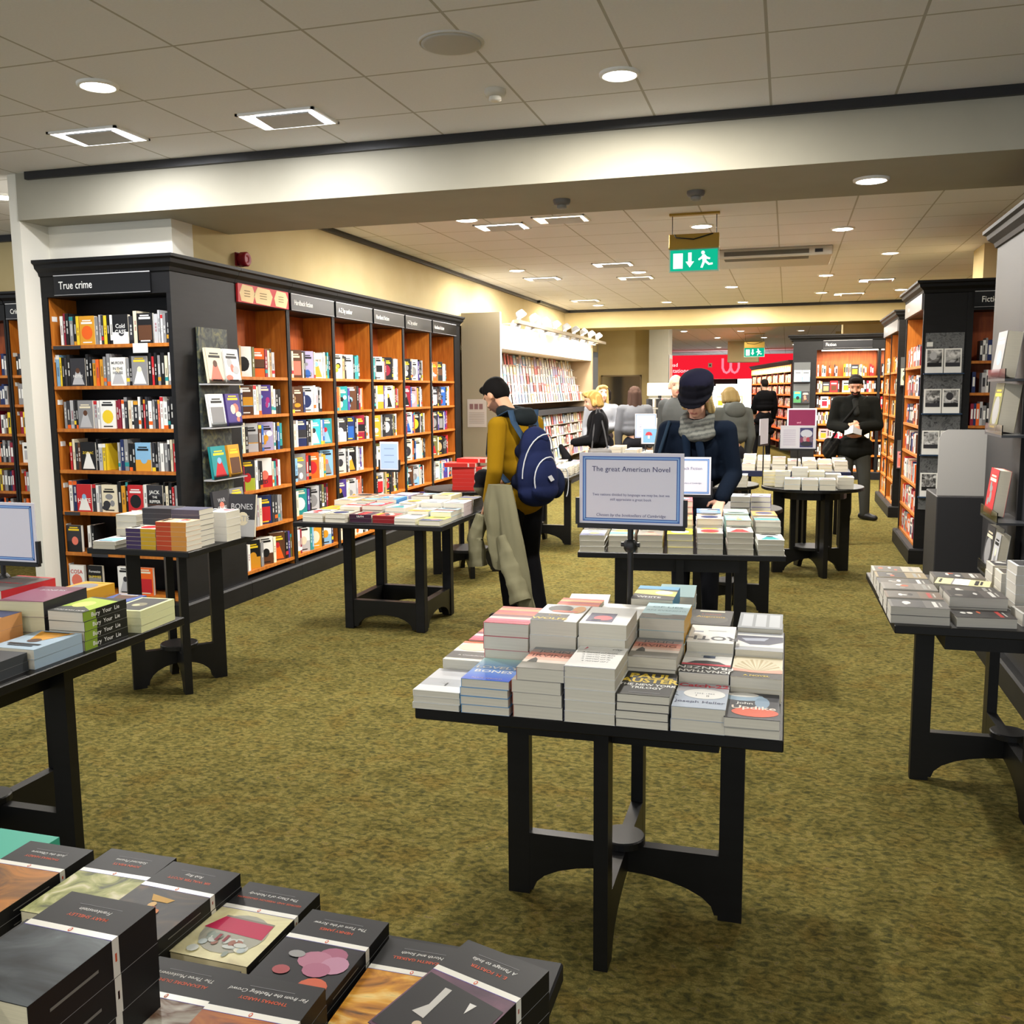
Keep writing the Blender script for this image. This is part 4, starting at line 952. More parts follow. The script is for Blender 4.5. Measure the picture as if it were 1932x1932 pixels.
def a_red(m, w, h, t):
    l = t+.0004
    for k, c in enumerate(['#c22a4c', '#e04a70', '#f4d9cc', '#7a2030', '#e0633a', '#c33c40', '#f0a060', '#d94c30']): A_poly(m, [(0, h*k/8), (w, h*(k+.5)/8-.01), (w, h*(k+1.5)/8-.01), (0, h*(k+1)/8)] if 0 < k < 7 else [(0, h*k/8), (w, h*k/8), (w, h*(k+1)/8), (0, h*(k+1)/8)], c, l+.0001*k)
def a_wolfe(m, w, h, t):
    l = t+.0004; A_rect(m, 0, 0, w*.72, h*.42, 'black', l); A_text(m, 'TOM', .017, w*.4, h*.33, l+.0003, '#c9a63a', 1, .01); A_text(m, 'WOLFE', .03, w*.37, h*.13, l+.0003, 'yellow', 1, .02)
    A_poly(m, ell(w*.4, h*.75, w*.28, h*.2), '#2c2c30', l+.0002); A_poly(m, ell(w*.82, h*.72, w*.14, h*.22), '#e8a04a', l+.0003); A_poly(m, ell(w*.55, h*.58, w*.3, h*.06), '#e06a50', l+.0004)
def a_navybox(m, w, h, t):
    l = t+.0004; A_rect(m, w*.1, h*.12, w*.66, h*.62, '#34305e', l); A_poly(m, ell(w*.42, h*.34, w*.2, h*.14), '#d64a58', l+.0003); A_rect(m, w*.2, h*.2, w*.4, h*.26, 'black', l+.0005)
def a_liar(m, w, h, t):
    l = t+.0004; A_rect(m, 0, h*.72, w, h, '#5d5952', l); A_rect(m, 0, 0, w, h*.72, '#bfdfe6', l); A_text(m, 'AN EVENING', .02, w*.5, h*.5, l+.0003, '#8fb4bc', 1, .01, 0, PI); A_text(m, 'OF LIES', .028, w*.5, h*.28, l+.0003, '#7ba4b0', 1, .01, 0, PI)
    A_poly(m, ell(w*.5, h*.73, w*.2, h*.07), '#a8c4c8', l+.0004)
def a_slice(m, w, h, t):
    l = t+.0004; A_rect(m, 0, 0, w, h*.25, '#5ba0c8', l); A_poly(m, [(0, h*.4), (w*.5, h*.3), (w, h*.36), (w, h*.62), (0, h*.75)], '#f0dc78', l+.0002); A_poly(m, ell(w*.3, h*.5, w*.22, h*.14), '#e8e2d4', l+.0004); A_text(m, 'WHITE', .024, w*.6, h*.86, l+.0004, 'white', 1, .02, 0, PI)
def a_dark(m, w, h, t):
    l = t+.0004; A_rect(m, 0, 0, w, h, '#3f3d3a', l); A_poly(m, ell(w*.5, h*.62, w*.42, h*.3, 20), '#55524c', l+.0002); A_text(m, 'Augustus', .024, w*.5, h*.48, l+.0004, '#d8b23a', 1, .01, 0, PI); A_text(m, 'a memoir', .016, w*.5, h*.3, l+.0004, '#c85a4a', 1, .01, 0, PI); A_rect(m, w*.2, h*.06, w*.8, h*.14, 'cream', l+.0003)
def a_frame(m, w, h, t):
    l = t+.0004; A_rect(m, 0, 0, w, h, '#8d9298', l)
    for k in range(3): A_rect(m, w*(.08+.31*k), h*.1, w*(.32+.31*k), h*.9, '#b7bcc2', l+.0002)
def a_bw(m, w, h, t):
    l = t+.0004; A_rect(m, 0, h*.1, w, h*.45, '#48433c', l); A_text(m, 'A Confederacy', .014, w*.55, h*.25, l+.0003, 'white', 1, .0); A_poly(m, ell(w*.4, h*.7, w*.4, h*.2), '#f0dfb8', l+.0002); A_rect(m, 0, h*.9, w, h, '#e0784a', l+.0002)
D = T1Z
stack(T1, 'grey lone tree paperback', c1(0), r1(0), D, 3, .0165, 'white', None, a_tree)
stack(T1, 'blue Lovely Bones paperback', c1(1), r1(0), D, 4, .0222, '#5aa0d8', None, a_lovely)
stack(T1, 'pink sky paperback in the front row', c1(2)+.004, r1(0), D, 4, .0325, '#a8a39a', '#a84838', a_irving, topt=None, top_off=(.012, .0, .0))
stack(T1, 'white paperback with handwritten lines', c1(3)+.006, r1(0), D, 5, .0285, 'white', 'navy', a_white)
stack(T1, 'black Paul Auster paperback', c1(4)+.004, r1(0), D, 4, .0207, '#1d1c18', 'black', a_auster)
stack(T1, 'grey blue Catch-22 paperback', c1(5)+.004, r1(0), D, 2, .0318, '#a9b6c8', None, a_catch)
stack(T1, 'orange ellipse Updike paperback', c1(6), r1(0), D, 2, .0245, '#45464b', 'silver', a_updike, top_off=(-.006, -.004, .01))
stack(T1, 'cream and black confederacy paperback', c1(0)+.012, r1(1), D, 3, .0255, '#f2eee2', None, a_bw)
stack(T1, 'red and pink striped paperback in the tall second row', c1(1), r1(1)-.0, D, 5, .038, '#d05060', None, a_red)
stack(T1, 'black and white Wolfe paperback', c1(2), r1(1), D, 5, .041, 'white', None, a_wolfe)
stack(T1, 'white paperback with navy picture box', c1(3), r1(1), D, 5, .041, 'white', None, a_navybox)
stack(T1, 'pink sky paperback in the second row', c1(4), r1(1), D, 4, .0305, '#a8a39a', 'silver', a_irving)
stack(T1, 'black and white Franzen paperback', c1(5), r1(1), D, 3, .0295, 'white', None, a_franzen, rz=PI)
stack(T1, 'paperback with hands fanning pages', c1(6), r1(1), D, 3, .0288, '#e9dcbc', 'silver', a_hands)
stack(T1, 'red and orange striped paperback in the third row', c1(0)+.02, r1(2), D, 3, .027, '#d8583c', None, a_red)
stack(T1, 'plain cream paperback', c1(1), r1(2), D, 4, .03, 'cream', None, None)
stack(T1, 'orange topped paperback', c1(2), r1(2), D, 5, .036, '#e8b070', None, a_red)
stack(T1, 'tall white paperback behind the navy box one', c1(3), r1(2), D, 5, .034, 'white', None, None)
stack(T1, 'pale blue paperback with yellow spine', c1(4), r1(2), D, 5, .036, '#bfdfe6', '#d8a63a', a_liar, rz=PI)
stack(T1, 'white ROTH paperback', c1(5), r1(2), D, 4, .0297, 'white', None, a_roth, rz=PI)
stack(T1, 'white paperback with dark car picture', c1(6), r1(2), D, 4, .0262, 'white', 'grey', a_car, rz=PI)
stack(T1, 'thick yellow white and blue paperback', -.385, r1(3), D, 4, .0475, '#3b3a3c', '#5ba0c8', a_slice, rz=PI)
stack(T1, 'dark paperback with yellow lettering', c1(5)-.02, r1(3), D, 4, .03, '#3f3d3a', None, a_dark, rz=PI)
stack(T1, 'grey framed paperback', c1(6), r1(3), D, 4, .0295, '#9da2a8', None, a_frame)
stack(T1, 'teal and grey paperback with pink edge', c1(5)-.145, r1(3)+.215, D, 5, .031, '#7d9da0', '#d84a6a', None, rz=.05, w=.12)
stack(T1, 'white paperback beside the sign pole', c1(2)-.01, r1(3)+.02, D, 4, .037, 'white', None, None, rz=.12)
def sign_stand(loc, W, H, zb, pole_z0, lines, label, rz=0, border=True, holder=True, tex=None, pole_r=.0095, knob=True, group='blue bordered card signs on poles', base=True):
    """card in a black U-shaped holder on a pole"""
    t = empty('sign_stand', loc, rz)
    if base: part('base', t, lambda m: m.box((-.07, -.05, pole_z0), (.07, .05, pole_z0+.008), (0, 0, 0), M_BLACKM))
    part('pole', t, lambda m: m.tube([(0, .0, pole_z0), (0, .0, zb-.005)], pole_r, (0, 0, 0), M_BLACKM, 12))
    if knob: part('clamp', t, lambda m: (m.lathe([(.016, 0), (.022, .01), (.022, .03), (.014, .04)], (0, 0, zb-.085), (0, 0, 0), M_BLACKM, 14), m.tube([(-.03, 0, zb-.062), (.03, 0, zb-.062)], .008, (0, 0, 0), M_BLACKM, 8)))
    def hold(m):
        w = W/2+.006
        m.box((-w, -.008, zb-.012), (w, .008, zb+.004), (0, 0, 0), M_BLACKM)
        for s in (-1, 1): m.box((s*w-.006, -.008, zb), (s*w+.006, .008, zb+H*.37), (0, 0, 0), M_BLACKM)
    hd = part('holder', t, hold) if holder else t
    def card(m):
        m.box((-W/2, -.003, zb), (W/2, .003, zb+H), C('#e6e4ee'), M_SATIN); y = -.0036
        def fr(i, th, c, yy):
            a, b, c0, d = -W/2+i, W/2-i, zb+i, zb+H-i
            for q in ((a, c0, b, c0+th), (a, d-th, b, d), (a, c0, a+th, d), (b-th, c0, b, d)): m.quad((q[0], yy, q[1]), (q[2], yy, q[1]), (q[2], yy, q[3]), (q[0], yy, q[3]), lin(c), M_SATIN)
        if border: k = W/.335; fr(.011*k, .004*k, '#4f78c4', y); fr(.015*k, .004*k, '#9fc4ee', y); fr(.019*k, .003*k, '#4a70b8', y-.0003)
        if tex: tex(m, y, zb)
        for (s, x, z, sz, c, sh) in lines: m.text(s, sz, TR(x, y-.0006, zb+z, PI/2), lin(c), M_MATTE, 'CENTER', 1, sh, 0)
    part('card', hd, card)
    return tag(t, label, 'sign', group)
sign_stand((-.471, 2.985, 0), .335, .232, 1.17, T1Z, [('The great American Novel', 0, .180, .0232, '#55557a', 0), ('Two nations divided by language we may be, but we', 0, .098, .0118, '#77779a', 0), ('still appreciate a great book', 0, .083, .0118, '#77779a', 0), ('Chosen by the booksellers of Cambridge', 0, .032, .0135, '#6a6a90', .15)],
           'card sign reading The great American Novel on a black pole', rz=-.03, base=False)

# ---- foreground table with black classics
T0Z = .762
t0 = empty('display_table', (-.88, .78, 0))
part('tabletop', t0, lambda m: m.box((-.72, -.54, T0Z-.03), (.585, .49, T0Z), (0, 0, 0), M_BLACK, .003)); part('apron', t0, lambda m: m.box((-.4, -.35, T0Z-.13), (.4, .35, T0Z-.03), (0, 0, 0), M_TABLE))
for k in range(4):
    def leg(m, k=k): m.T = TR(rz=k*PI/2); m.box((.33, -.02, 0), (.4, .02, T0Z-.03), (0, 0, 0), M_TABLE)
    part('leg', t0, leg)
for k in range(2):
    def br(m, k=k): m.T = TR(rz=k*PI/2); arch_brace(m, .33, .205+.001*k, .02, .105, .039, .012)
    part('cross_brace', t0, br)
tag(t0, 'black table in the bottom corner covered with black classics', 'table', 'black display tables')
def classic_spine(m, w, h, t):
    x = -.0004
    m.quad((x, h*.33, t), (x, h*.385, t), (x, h*.385, .0005), (x, h*.33, .0005), C('#dcdad0'), M_SATIN); m.quad((x, h*.5, t*.56), (x, h*.86, t*.56), (x, h*.86, t*.48), (x, h*.5, t*.48), C('#77756f'), M_SATIN)
    m.quad((x, h*.35, t*.62), (x, h*.365, t*.62), (x, h*.365, t*.4), (x, h*.35, t*.4), C('#d9552a'), M_SATIN)
def classic(author, title, pic, extra=None, a_size=.0085, t_size=.0095):
    def art(m, w, h, t):
        l = t+.0003
        m.quad((0, h*.33, l), (w, h*.33, l), (w, h*.385, l), (0, h*.385, l), C('#f2f0e6'), M_GLOSS)
        m.quad((0, h*.385, l), (w, h*.385, l), (w, h, l), (0, h, l), (0, 0, 0), pic)
        A_rect(m, 0, h*.381, w, h*.386, '#4a3aa0', l+.0002)
        A_text(m, author, a_size, w*.5, h*.215, l, '#d9552a', 1.05, .01); A_text(m, title, t_size, w*.5, h*.15, l, 'white', 1, 0, .25); A_rect(m, w*.25, h*.10, w*.75, h*.104, 'grey', l)
        A_poly(m, ell(w*.5, h*.357, .0025, .004, 10), '#d9552a', l+.0003); A_poly(m, ell(w*.5, h*.357, .0012, .0024, 8), 'white', l+.0005)
        A_rect(m, -.0002, h*.33, .0, h*.385, 'white', l)
        classic_spine(m, w, h, t)
        if extra: extra(m, w, h, l+.0005)
    return art
P_mount = paint('stormy painting', ['#1c1e22', '#3c4246', '#5a6266', '#9aa4a8'], 7, .8, (1, 2.2, 1))
P_black = paint('dark interior painting', ['#0e0e10', '#1c1a18', '#3a2c1e', '#6b4420'], 10, 2)
P_cream = paint('cream wash', ['#d8cf9a', '#e9e2b4', '#cfc59a'], 10, 2)
P_pink = paint('dark ground painting', ['#121214', '#1e1c20', '#2c282c'], 9, 1)
P_gold = paint('golden harvest painting', ['#5a3c1a', '#b9771e', '#e0a030', '#f0cf80', '#5a6a3a'], 6, 2, (1, 2.6, 1))
P_mauve = paint('mauve dusk painting', ['#2a262c', '#5a3f52', '#7a5468', '#4a3c46'], 5, 2)
P_green = paint('leafy painting', ['#3a3c30', '#8a8f4a', '#b9b878', '#e0d8b8'], 16, 2)
P_grey = paint('grey figures painting', ['#3a3a3a', '#8a8a86', '#c8c4b4', '#6a4a34', '#e8e4d8'], 9, .9)
P_sun = paint('sunset painting', ['#3c3440', '#b0622a', '#d88a3a', '#9a6a86'], 6, 2, (1, 2, 1))
P_brown = paint('brown field painting', ['#3a3228', '#8a5a22', '#c07a2a', '#55503c'], 9, 2)
def e_diary(m, w, h, l):
    A_poly(m, ell(w*.5, h*.68, w*.4, h*.24, 22), '#a9a89a', l); A_poly(m, [(w*.14, h*.52), (w*.8, h*.50), (w*.92, h*.66), (w*.12, h*.70)], '#c01f4f', l+.0003); A_poly(m, [(w*.14, h*.50), (w*.8, h*.48), (w*.8, h*.50), (w*.14, h*.52)], '#8a8478', l+.0003)
    r = random.Random(4)
    for k in range(20): A_poly(m, ell(w*r.uniform(.2, .85), h*r.uniform(.73, .93), r.uniform(.004, .011), r.uniform(.004, .009), 9), r.choice(['#c9cec8', '#dcdcc8', '#8f9a90', '#b8c4c4', '#a06a5a']), l+.0004+.00005*k)
    for k in range(2): A_rect(m, w*(.5+.1*k), h*.72, w*(.54+.1*k), h*.8, '#8e2a34', l+.0018)
def e_pink(m, w, h, l):
    for k, (x, y, a, b, c) in enumerate([(.3, .5, .17, .09, '#a8607c'), (.45, .58, .2, .1, '#b87890'), (.2, .6, .16, .1, '#c08aa4'), (.35, .68, .16, .08, '#b06a86'), (.25, .86, .17, .1, '#d0603c'), (.72, .74, .1, .05, '#a84a50'), (.7, .55, .1, .04, '#9a9a9a')]): A_poly(m, ell(w*x, h*y, w*a, h*b), c, l+.0001*k)
def e_ship(m, w, h, l):
    A_poly(m, [(w*.02, h*.5), (w*.98, h*.42), (w*.98, h*.98), (w*.02, h*.98)], '#1c1b1e', l); A_poly(m, [(w*.62, h*.5), (w*.7, h*.5), (w*.68, h*.68), (w*.76, h*.78), (w*.6, h*.8)], '#c9c6c0', l+.0003); A_poly(m, [(w*.28, h*.54), (w*.36, h*.54), (w*.32, h*.64)], '#e4e2dc', l+.0003); A_poly(m, ell(w*.6, h*.86, .006, .006), '#cdb89a', l+.0003); A_poly(m, ell(w*.44, h*.88, .006, .006), '#cdb89a', l+.0003)
def e_lantern(m, w, h, l):
    A_poly(m, [(w*.35, h*.5), (w*.7, h*.47), (w*.62, h*.55), (w*.4, h*.55)], '#c99a3a', l)
    for k, (x, y, a, c) in enumerate([(.55, .6, .05, '#d8b070'), (.5, .66, .06, '#b04a2a'), (.42, .68, .05, '#d07a3a'), (.45, .74, .06, '#7a3a24'), (.35, .76, .03, '#d88a3a'), (.6, .78, .06, '#5a6a70')]): A_poly(m, ell(w*x, h*y, w*a, h*a*.8, 10), c, l+.0003+.0001*k)
T0 = 'on the bottom corner table'
def cls(desc, x, y, n, t, art, rz=0.0, **k):
    """x,y: far left corner seen from the camera; the book's head points at the camera"""
    a = PI+rz; off = Matrix.Rotation(rz, 2) @ Vector((.065, -.1025))
    k.setdefault('h', .205); stack(T0, desc, x+off.x, y+off.y, T0Z, n, t, '#1b1b1d', '#141416', art, rz=a, page='#cfc7a8', jit=.0008, group='black spined classics', low_art=classic_spine, name='classic_paperback', **k)
cls('classic with a passage to India cover', -.402, 1.152, 3, .029, classic('E. M. FORSTER', 'A Passage to India', P_mauve, e_ship), -.30)
cls('classic with golden harvest cover', -.553, 1.228, 1, .022, classic('ELIZABETH GASKELL', 'North and South', P_gold))
cls('classic with pink figures cover', -.688, 1.240, 2, .020, classic('HENRY JAMES', 'The Turn of the Screw', P_pink, e_pink), -.03)
cls('classic with crimson table cover', -.830, 1.290, 2, .0195, classic('GEORGE AND WEEDON GROSSMITH', 'The Diary of a Nobody', P_cream, e_diary, .0065), -.03)
cls('classic with dark lantern cover', -.958, 1.268, 3, .0225, classic('SIR WALTER SCOTT', 'Rob Roy', P_black, e_lantern), -.05)
cls('classic with green leaves cover', -1.100, 1.292, 3, .020, classic('JOHN KEATS', 'Selected Poems', P_green))
cls('classic with brown field cover', -1.242, 1.262, 3, .023, classic('THOMAS HARDY', 'Jude the Obscure', P_brown))
cls('tall classic with stormy mountain cover', -.880, .955, 4, .0485, classic('MARY SHELLEY', 'Frankenstein', P_mount), -.03)
cls('classic with grey musketeers cover', -.822, 1.046, 2, .029, classic('ALEXANDRE DUMAS', 'The Three Musketeers', P_grey), -.01)
cls('classic with sunset field cover', -.684, 1.025, 3, .0235, classic('THOMAS HARDY', 'Far from the Madding Crowd', P_sun), .0)
cls('classic with grey hillside cover', -1.03, 1.03, 3, .03, classic('BRAM STOKER', 'Dracula', P_mount), -.02)
cls('tall classic with violet cover at the table edge', -.945, .77, 5, .042, classic('WILKIE COLLINS', 'The Moonstone', flat_mat('violet print', '#3a2f6a', .4)), -.03)
cls('classic with gold print cover', -.545, 1.00, 1, .024, classic('ANNE BRONTE', 'Agnes Grey', P_gold), .02)
cls('classic with mauve cover', -.80, .83, 2, .027, classic('EMILY BRONTE', 'Wuthering Heights', P_grey), .0)
cls('classic with red brown cover', -.66, .81, 2, .027, classic('HENRY FIELDING', 'Tom Jones', P_brown), .0)
cls('classic with mountain print cover near the edge', -.52, .785, 2, .027, classic('JANE AUSTEN', 'Emma', P_mauve), .0)
stack(T0, 'turquoise paperback', -1.29, 1.21, T0Z, 3, .019, '#46b49c', None, lambda m, w, h, t: A_text(m, '8', .05, w*.2, h*.3, t+.0004, 'charcoal', 1, 0), rz=PI)
# ------------------------------------------------------------------ the other tables and their books
def art_dark(seed):
    def art(m, w, h, t):
        r = random.Random(seed); l = t+.0004; A_rect(m, w*.05, h*.05, w*.95, h*.6, r.choice(['#2c2a2a', '#55504a', '#3a3a3c', '#6a6660']), l)
        for k in range(3): A_poly(m, ell(w*r.uniform(.25, .75), h*r.uniform(.15, .5), w*r.uniform(.06, .2), h*r.uniform(.03, .08), 9), r.choice(['#c8c8c4', '#8a857c', '#b0522c', '#d8d4cc', '#1c1b1b']), l+.0003+.0002*k)
        A_rect(m, w*.15, h*.75, w*.85, h*.82, r.choice(['#c8c8c4', '#a8322c', '#8a8a86']), l); A_rect(m, w*.25, h*.86, w*.75, h*.89, '#a8a6a0', l)
    return art
def art_rand(seed, base=None):
    def art(m, w, h, t):
        rng = random.Random(seed); acc = C(rng.choice(['white', 'charcoal', 'red', 'amber', 'sky', 'grey', 'teal', 'brown', 'salmon', 'navy', 'pink', 'cream']))
        face_art(m, lambda u, v, l: (u, v, t+.0003+l), w, h, rng, C(base or 'white'), acc)
    return art
# --- table two (front left)
cross_table((-2.62, 2.50, 0), (.94, .98), 'black display table at the near end of the white partition with green spined books', stand=.365, h=.77)
T2 = 'on the table below the partition'; D = .77
def lie_art(m, w, h, t):
    l = t+.0004; A_rect(m, 0, 0, w, h, '#2c2f26', l); A_poly(m, [(0, h*.2), (w, h*.05), (w, h*.7), (w*.5, h*.6), (0, h*.85)], '#a9c43a', l+.0002); A_poly(m, ell(w*.6, h*.5, w*.25, h*.2), '#d9e070', l+.0004); A_text(m, 'BURY YOUR DEAD', .014, w*.5, h*.9, l+.0005, 'white')
def lie_spine(n, t, cx, cy, w, h, rz):
    pass
def with_spine_text(art, s, col, bands=()):
    def f(m, w, h, t):
        if art: art(m, w, h, t)
        for (a, b, c) in bands: m.quad((-.0004, h*a, t-.001), (-.0004, h*b, t-.001), (-.0004, h*b, .001), (-.0004, h*a, .001), C(c), M_SATIN)
        if s:
            M = Matrix(((0, 0, -1, -.0006), (-1, 0, 0, h*.5), (0, 1, 0, t*.5), (0, 0, 0, 1))); m.text(s, t*.62, M, C(col), M_SATIN, 'CENTER', 1.1, 0, .01)
    return f
def stackS(*a, **k):
    """like stack, but every copy shows the printed spine"""
    art = k.pop('art'); spine_only = k.pop('sp_art'); where, desc, cx, cy, z0, n, t = a[:7]
    z = z0
    for i in range(n):
        kk = dict(k); kk['rz'] = k.get('rz', 0)+(.012*((i*7) % 3-1))
        if i == n-1: stack(where, desc, cx, cy, z, 1, t, *a[7:], art=lambda m, w, h, t_: (art(m, w, h, t_), spine_only(m, w, h, t_)), **kk)
        else: stack(where, desc, cx, cy, z, 1, t, *a[7:], art=spine_only, **kk)
        o = [x for x in bpy.data.objects if x.name.startswith('stacked_paperback')]
        z += t+.0004
_names = []
def relabel_last(n, desc, where):
    """after stackS: tell the n copies apart by their height in the pile"""
    obs = sorted([o for o in bpy.data.objects if o.get('label', '').startswith(desc+' lying alone')], key=lambda o: -o.matrix_world.translation.z)
    for d, o in enumerate(obs):
        o['label'] = ' '.join((('%s on top of its pile %s' % (desc, where)) if d == 0 else '%s down copy of the pile of %s %s' % (ORD[d], desc, where)).split()[:16])
def pile(where, desc, cx, cy, z0, n, t, cov, spine=None, art=None, sp_art=None, **k):
    if sp_art is None: return stack(where, desc, cx, cy, z0, n, t, cov, spine, art, **k)
    stackS(where, desc, cx, cy, z0, n, t, cov, spine, art=art or (lambda *q: None), sp_art=sp_art, **k); relabel_last(n, desc, where); return z0+n*t
pile(T2, 'green and black paperback with lettered spine', -2.245, 2.60, D, 4, .032, '#3a3d2c', '#22231e', lie_art, with_spine_text(None, 'Bury  Your  Lie', 'white', ((.72, 1.0, '#8aa838'),)), rz=PI, w=.14, h=.21)
def a_framed(m, w, h, t):
    l = t+.0004; A_rect(m, w*.09, h*.06, w*.91, h*.94, '#4a4a48', l); A_poly(m, ell(w*.5, h*.55, w*.2, h*.14), '#8f8a70', l+.0003); A_poly(m, ell(w*.55, h*.6, w*.1, h*.06), '#d8d3a8', l+.0005)
stack(T2, 'cream bordered dark hardback', -2.22, 2.84, D, 3, .026, '#e6e8b4', '#dfe2ae', a_framed, rz=PI+.05, w=.135, h=.205, page='#e0e0b8')
stack(T2, 'pale blue and grey large paperback', -2.262, 2.385, D, 2, .031, '#a9c0d2', None, art_rand(3, '#a9c0d2'), rz=PI, w=.165, h=.205)
stack(T2, 'dark paperback with white splash', -2.27, 2.17, D, 2, .028, '#44484c', None, lambda m, w, h, t: (A_poly(m, ell(w*.5, h*.45, w*.36, h*.14), 'white', t+.0004), A_poly(m, ell(w*.45, h*.5, w*.12, h*.08), 'charcoal', t+.0007)), rz=PI+.03, w=.16, h=.2)
stack(T2, 'thick crimson and grey hardback', -2.425, 2.60, D, 3, .052, '#6e3a4c', '#2a2a2c', lambda m, w, h, t: (A_poly(m, [(0, h*.3), (w, h*.2), (w, h*.9), (0, h)], '#8a5068', t+.0004), A_text(m, 'SILENCE', .026, w*.5, h*.25, t+.0006, 'silver')), rz=PI+.12, w=.17, h=.235, page='#e0d9b4')
stack(T2, 'thick white paged paperback with orange cover', -2.47, 2.36, D, 3, .042, '#e8a86a', None, art_rand(5, '#f0c08a'), rz=PI, w=.165, h=.2)
stack(T2, 'red edged dark hardback', -2.62, 2.66, D, 4, .043, '#5a5450', '#c8323a', lambda m, w, h, t: (A_text(m, 'LABYRINTH', .02, w*.5, h*.5, t+.0005, 'red'), A_rect(m, 0, 0, w, h*.06, 'red', t+.0004)), rz=PI-.05, w=.17, h=.235)
stack(T2, 'yellow spined paperback', -2.50, 2.87, D, 3, .04, '#d8a02a', None, art_rand(7, '#d8a02a'), rz=PI)
stack(T2, 'blue and violet paperback', -2.36, 2.87, D, 3, .026, '#4a62a8', None, art_rand(9, '#4a62a8'), rz=PI, w=.125)
stack(T2, 'white and red paperback', -2.66, 2.88, D, 3, .03, 'white', 'crimson', art_rand(12), rz=PI)
stack(T2, 'lilac grey paperback', -2.47, 2.12, D, 3, .03, '#9a92a4', None, art_rand(14, '#9a92a4'), rz=PI, w=.16)
stack(T2, 'orange paperback', -2.95, 2.80, D, 3, .03, '#d8743a', None, art_rand(15, '#d8743a'), rz=PI)
sign_stand((-2.775, 2.79, 0), .32, .222, .99, .77, [], 'blue bordered card sign cut by the frame edge beside the partition', pole_r=.009)
# --- table three (below the true crime case)
t3 = cross_table((-3.215, 4.41, 0), (.62, .62), 'small black table with orange and yellow spined piles before true crime', stand=.25, rz_stand=PI/4, h=.80, disc=.10, apron=False)
T3 = 'on the small table before true crime'; D = .80
two = lambda a, b: with_spine_text(None, None, 'white', ((0, .5, b), (.5, 1.0, a)))
pile(T3, 'orange and peach spined paperback', -3.02, 4.185, D, 6, .0245, '#f0c49a', '#e8a868', art_rand(21, '#f0c49a'), two('#d2502c', '#e8a04a'), rz=PI/2, w=.13, h=.18)
pile(T3, 'purple and yellow spined paperback', -3.205, 4.19, D, 5, .0215, '#cfc6b4', '#d8b63a', art_rand(22, '#cfc6b4'), two('#4a3a66', '#e0b42c'), rz=PI/2, w=.13, h=.18)
stack(T3, 'white paperback with red title', -3.41, 4.19, D, 2, .02, '#ddd5cf', None, art_rand(23), rz=.05)
stack(T3, 'dark grey spined hardback', -3.215, 4.345, D, 7, .0275, '#4c4c50', '#3c3c40', None, rz=PI/2, h=.18)
stack(T3, 'slate blue spined hardback', -3.03, 4.33, D, 7, .0275, '#5a5a6a', '#4e4e60', None, rz=PI/2, h=.17)
stack(T3, 'cream paged paperback', -3.43, 4.40, D, 4, .038, '#e6dcbc', None, art_rand(26, 'cream'), rz=.0)
stack(T3, 'thick white paperback at the table corner', -2.985, 4.52, D, 4, .04, '#f0eee8', None, art_rand(27), rz=PI/2, w=.14, h=.16)
stack(T3, 'orange topped white paperback', -3.16, 4.55, D, 3, .04, '#d87a4a', None, art_rand(28, '#d87a4a'), rz=PI)
stack(T3, 'white paperback at the back', -3.40, 4.60, D, 3, .035, 'white', None, art_rand(29), rz=PI)
o = face_book(.17, .24, .02, C('charcoal'), C('silver'), random.Random(4), [('BONES', .7, .045, 'silver'), ('LATE', .42, .045, 'silver')]).obj('display_book'); o.matrix_world = TR(-3.02, 4.63, .801, rx=-.16)
tag(o, 'black and white lettered hardback standing up at the back of the small table', 'book')
# --- table four
ring_table((-2.575, 6.05, 0), (1.04, 1.1), (.26, .26), 'black four post table piled with flat books beside the mustard jacket')
T4 = 'on the four post table'; D = .76
rows4 = [[('white', 'white', 2, .028, 'white paperback'), ('#cfc4a8', '#cfc4a8', 2, .028, 'cream paperback'), ('#4a2a3c', '#3a1f30', 2, .026, 'magenta and black spined paperback'), ('#a83a34', '#7c1c20', 2, .024, 'red and black spined paperback'), ('#e8e8e4', '#dfe0dc', 2, .02, 'white paperback with black mark'), ('#d8d84a', '#e0e060', 1, .03, 'yellow cornered white paperback')],
         [('#d8a82a', '#d0d0cc', 2, .028, 'yellow topped paperback'), ('#f0ece0', None, 3, .026, 'plain cream paperback'), ('#c8283a', '#b01f30', 3, .03, 'crimson hardback'), ('#e4e8ec', '#b8ccdc', 3, .026, 'pale blue edged hardback'), ('white', None, 2, .03, 'white hardback with sketch'), ('#9ac0d4', None, 2, .03, 'light blue paperback')],
         [('#e8dccc', None, 3, .03, 'cream topped paperback'), ('#8a8480', None, 3, .03, 'taupe paperback'), ('#4a90d0', '#4a90d0', 4, .026, 'bright blue paperback'), ('#f2f2f2', None, 3, .028, 'thick white paperback'), ('white', None, 3, .03, 'white paperback with black photograph'), ('#f0e4e8', None, 3, .03, 'white paperback with pink mark')],
         [('#c8a088', None, 3, .03, 'salmon paperback'), ('#e0d8c8', None, 3, .03, 'pale paperback'), ('#b0a8c8', None, 4, .026, 'lilac paperback'), ('#5a4a3c', None, 4, .026, 'brown paperback'), ('#e8dcb0', None, 4, .028, 'pale yellow paperback'), ('#55555a', None, 3, .03, 'charcoal paperback')]]
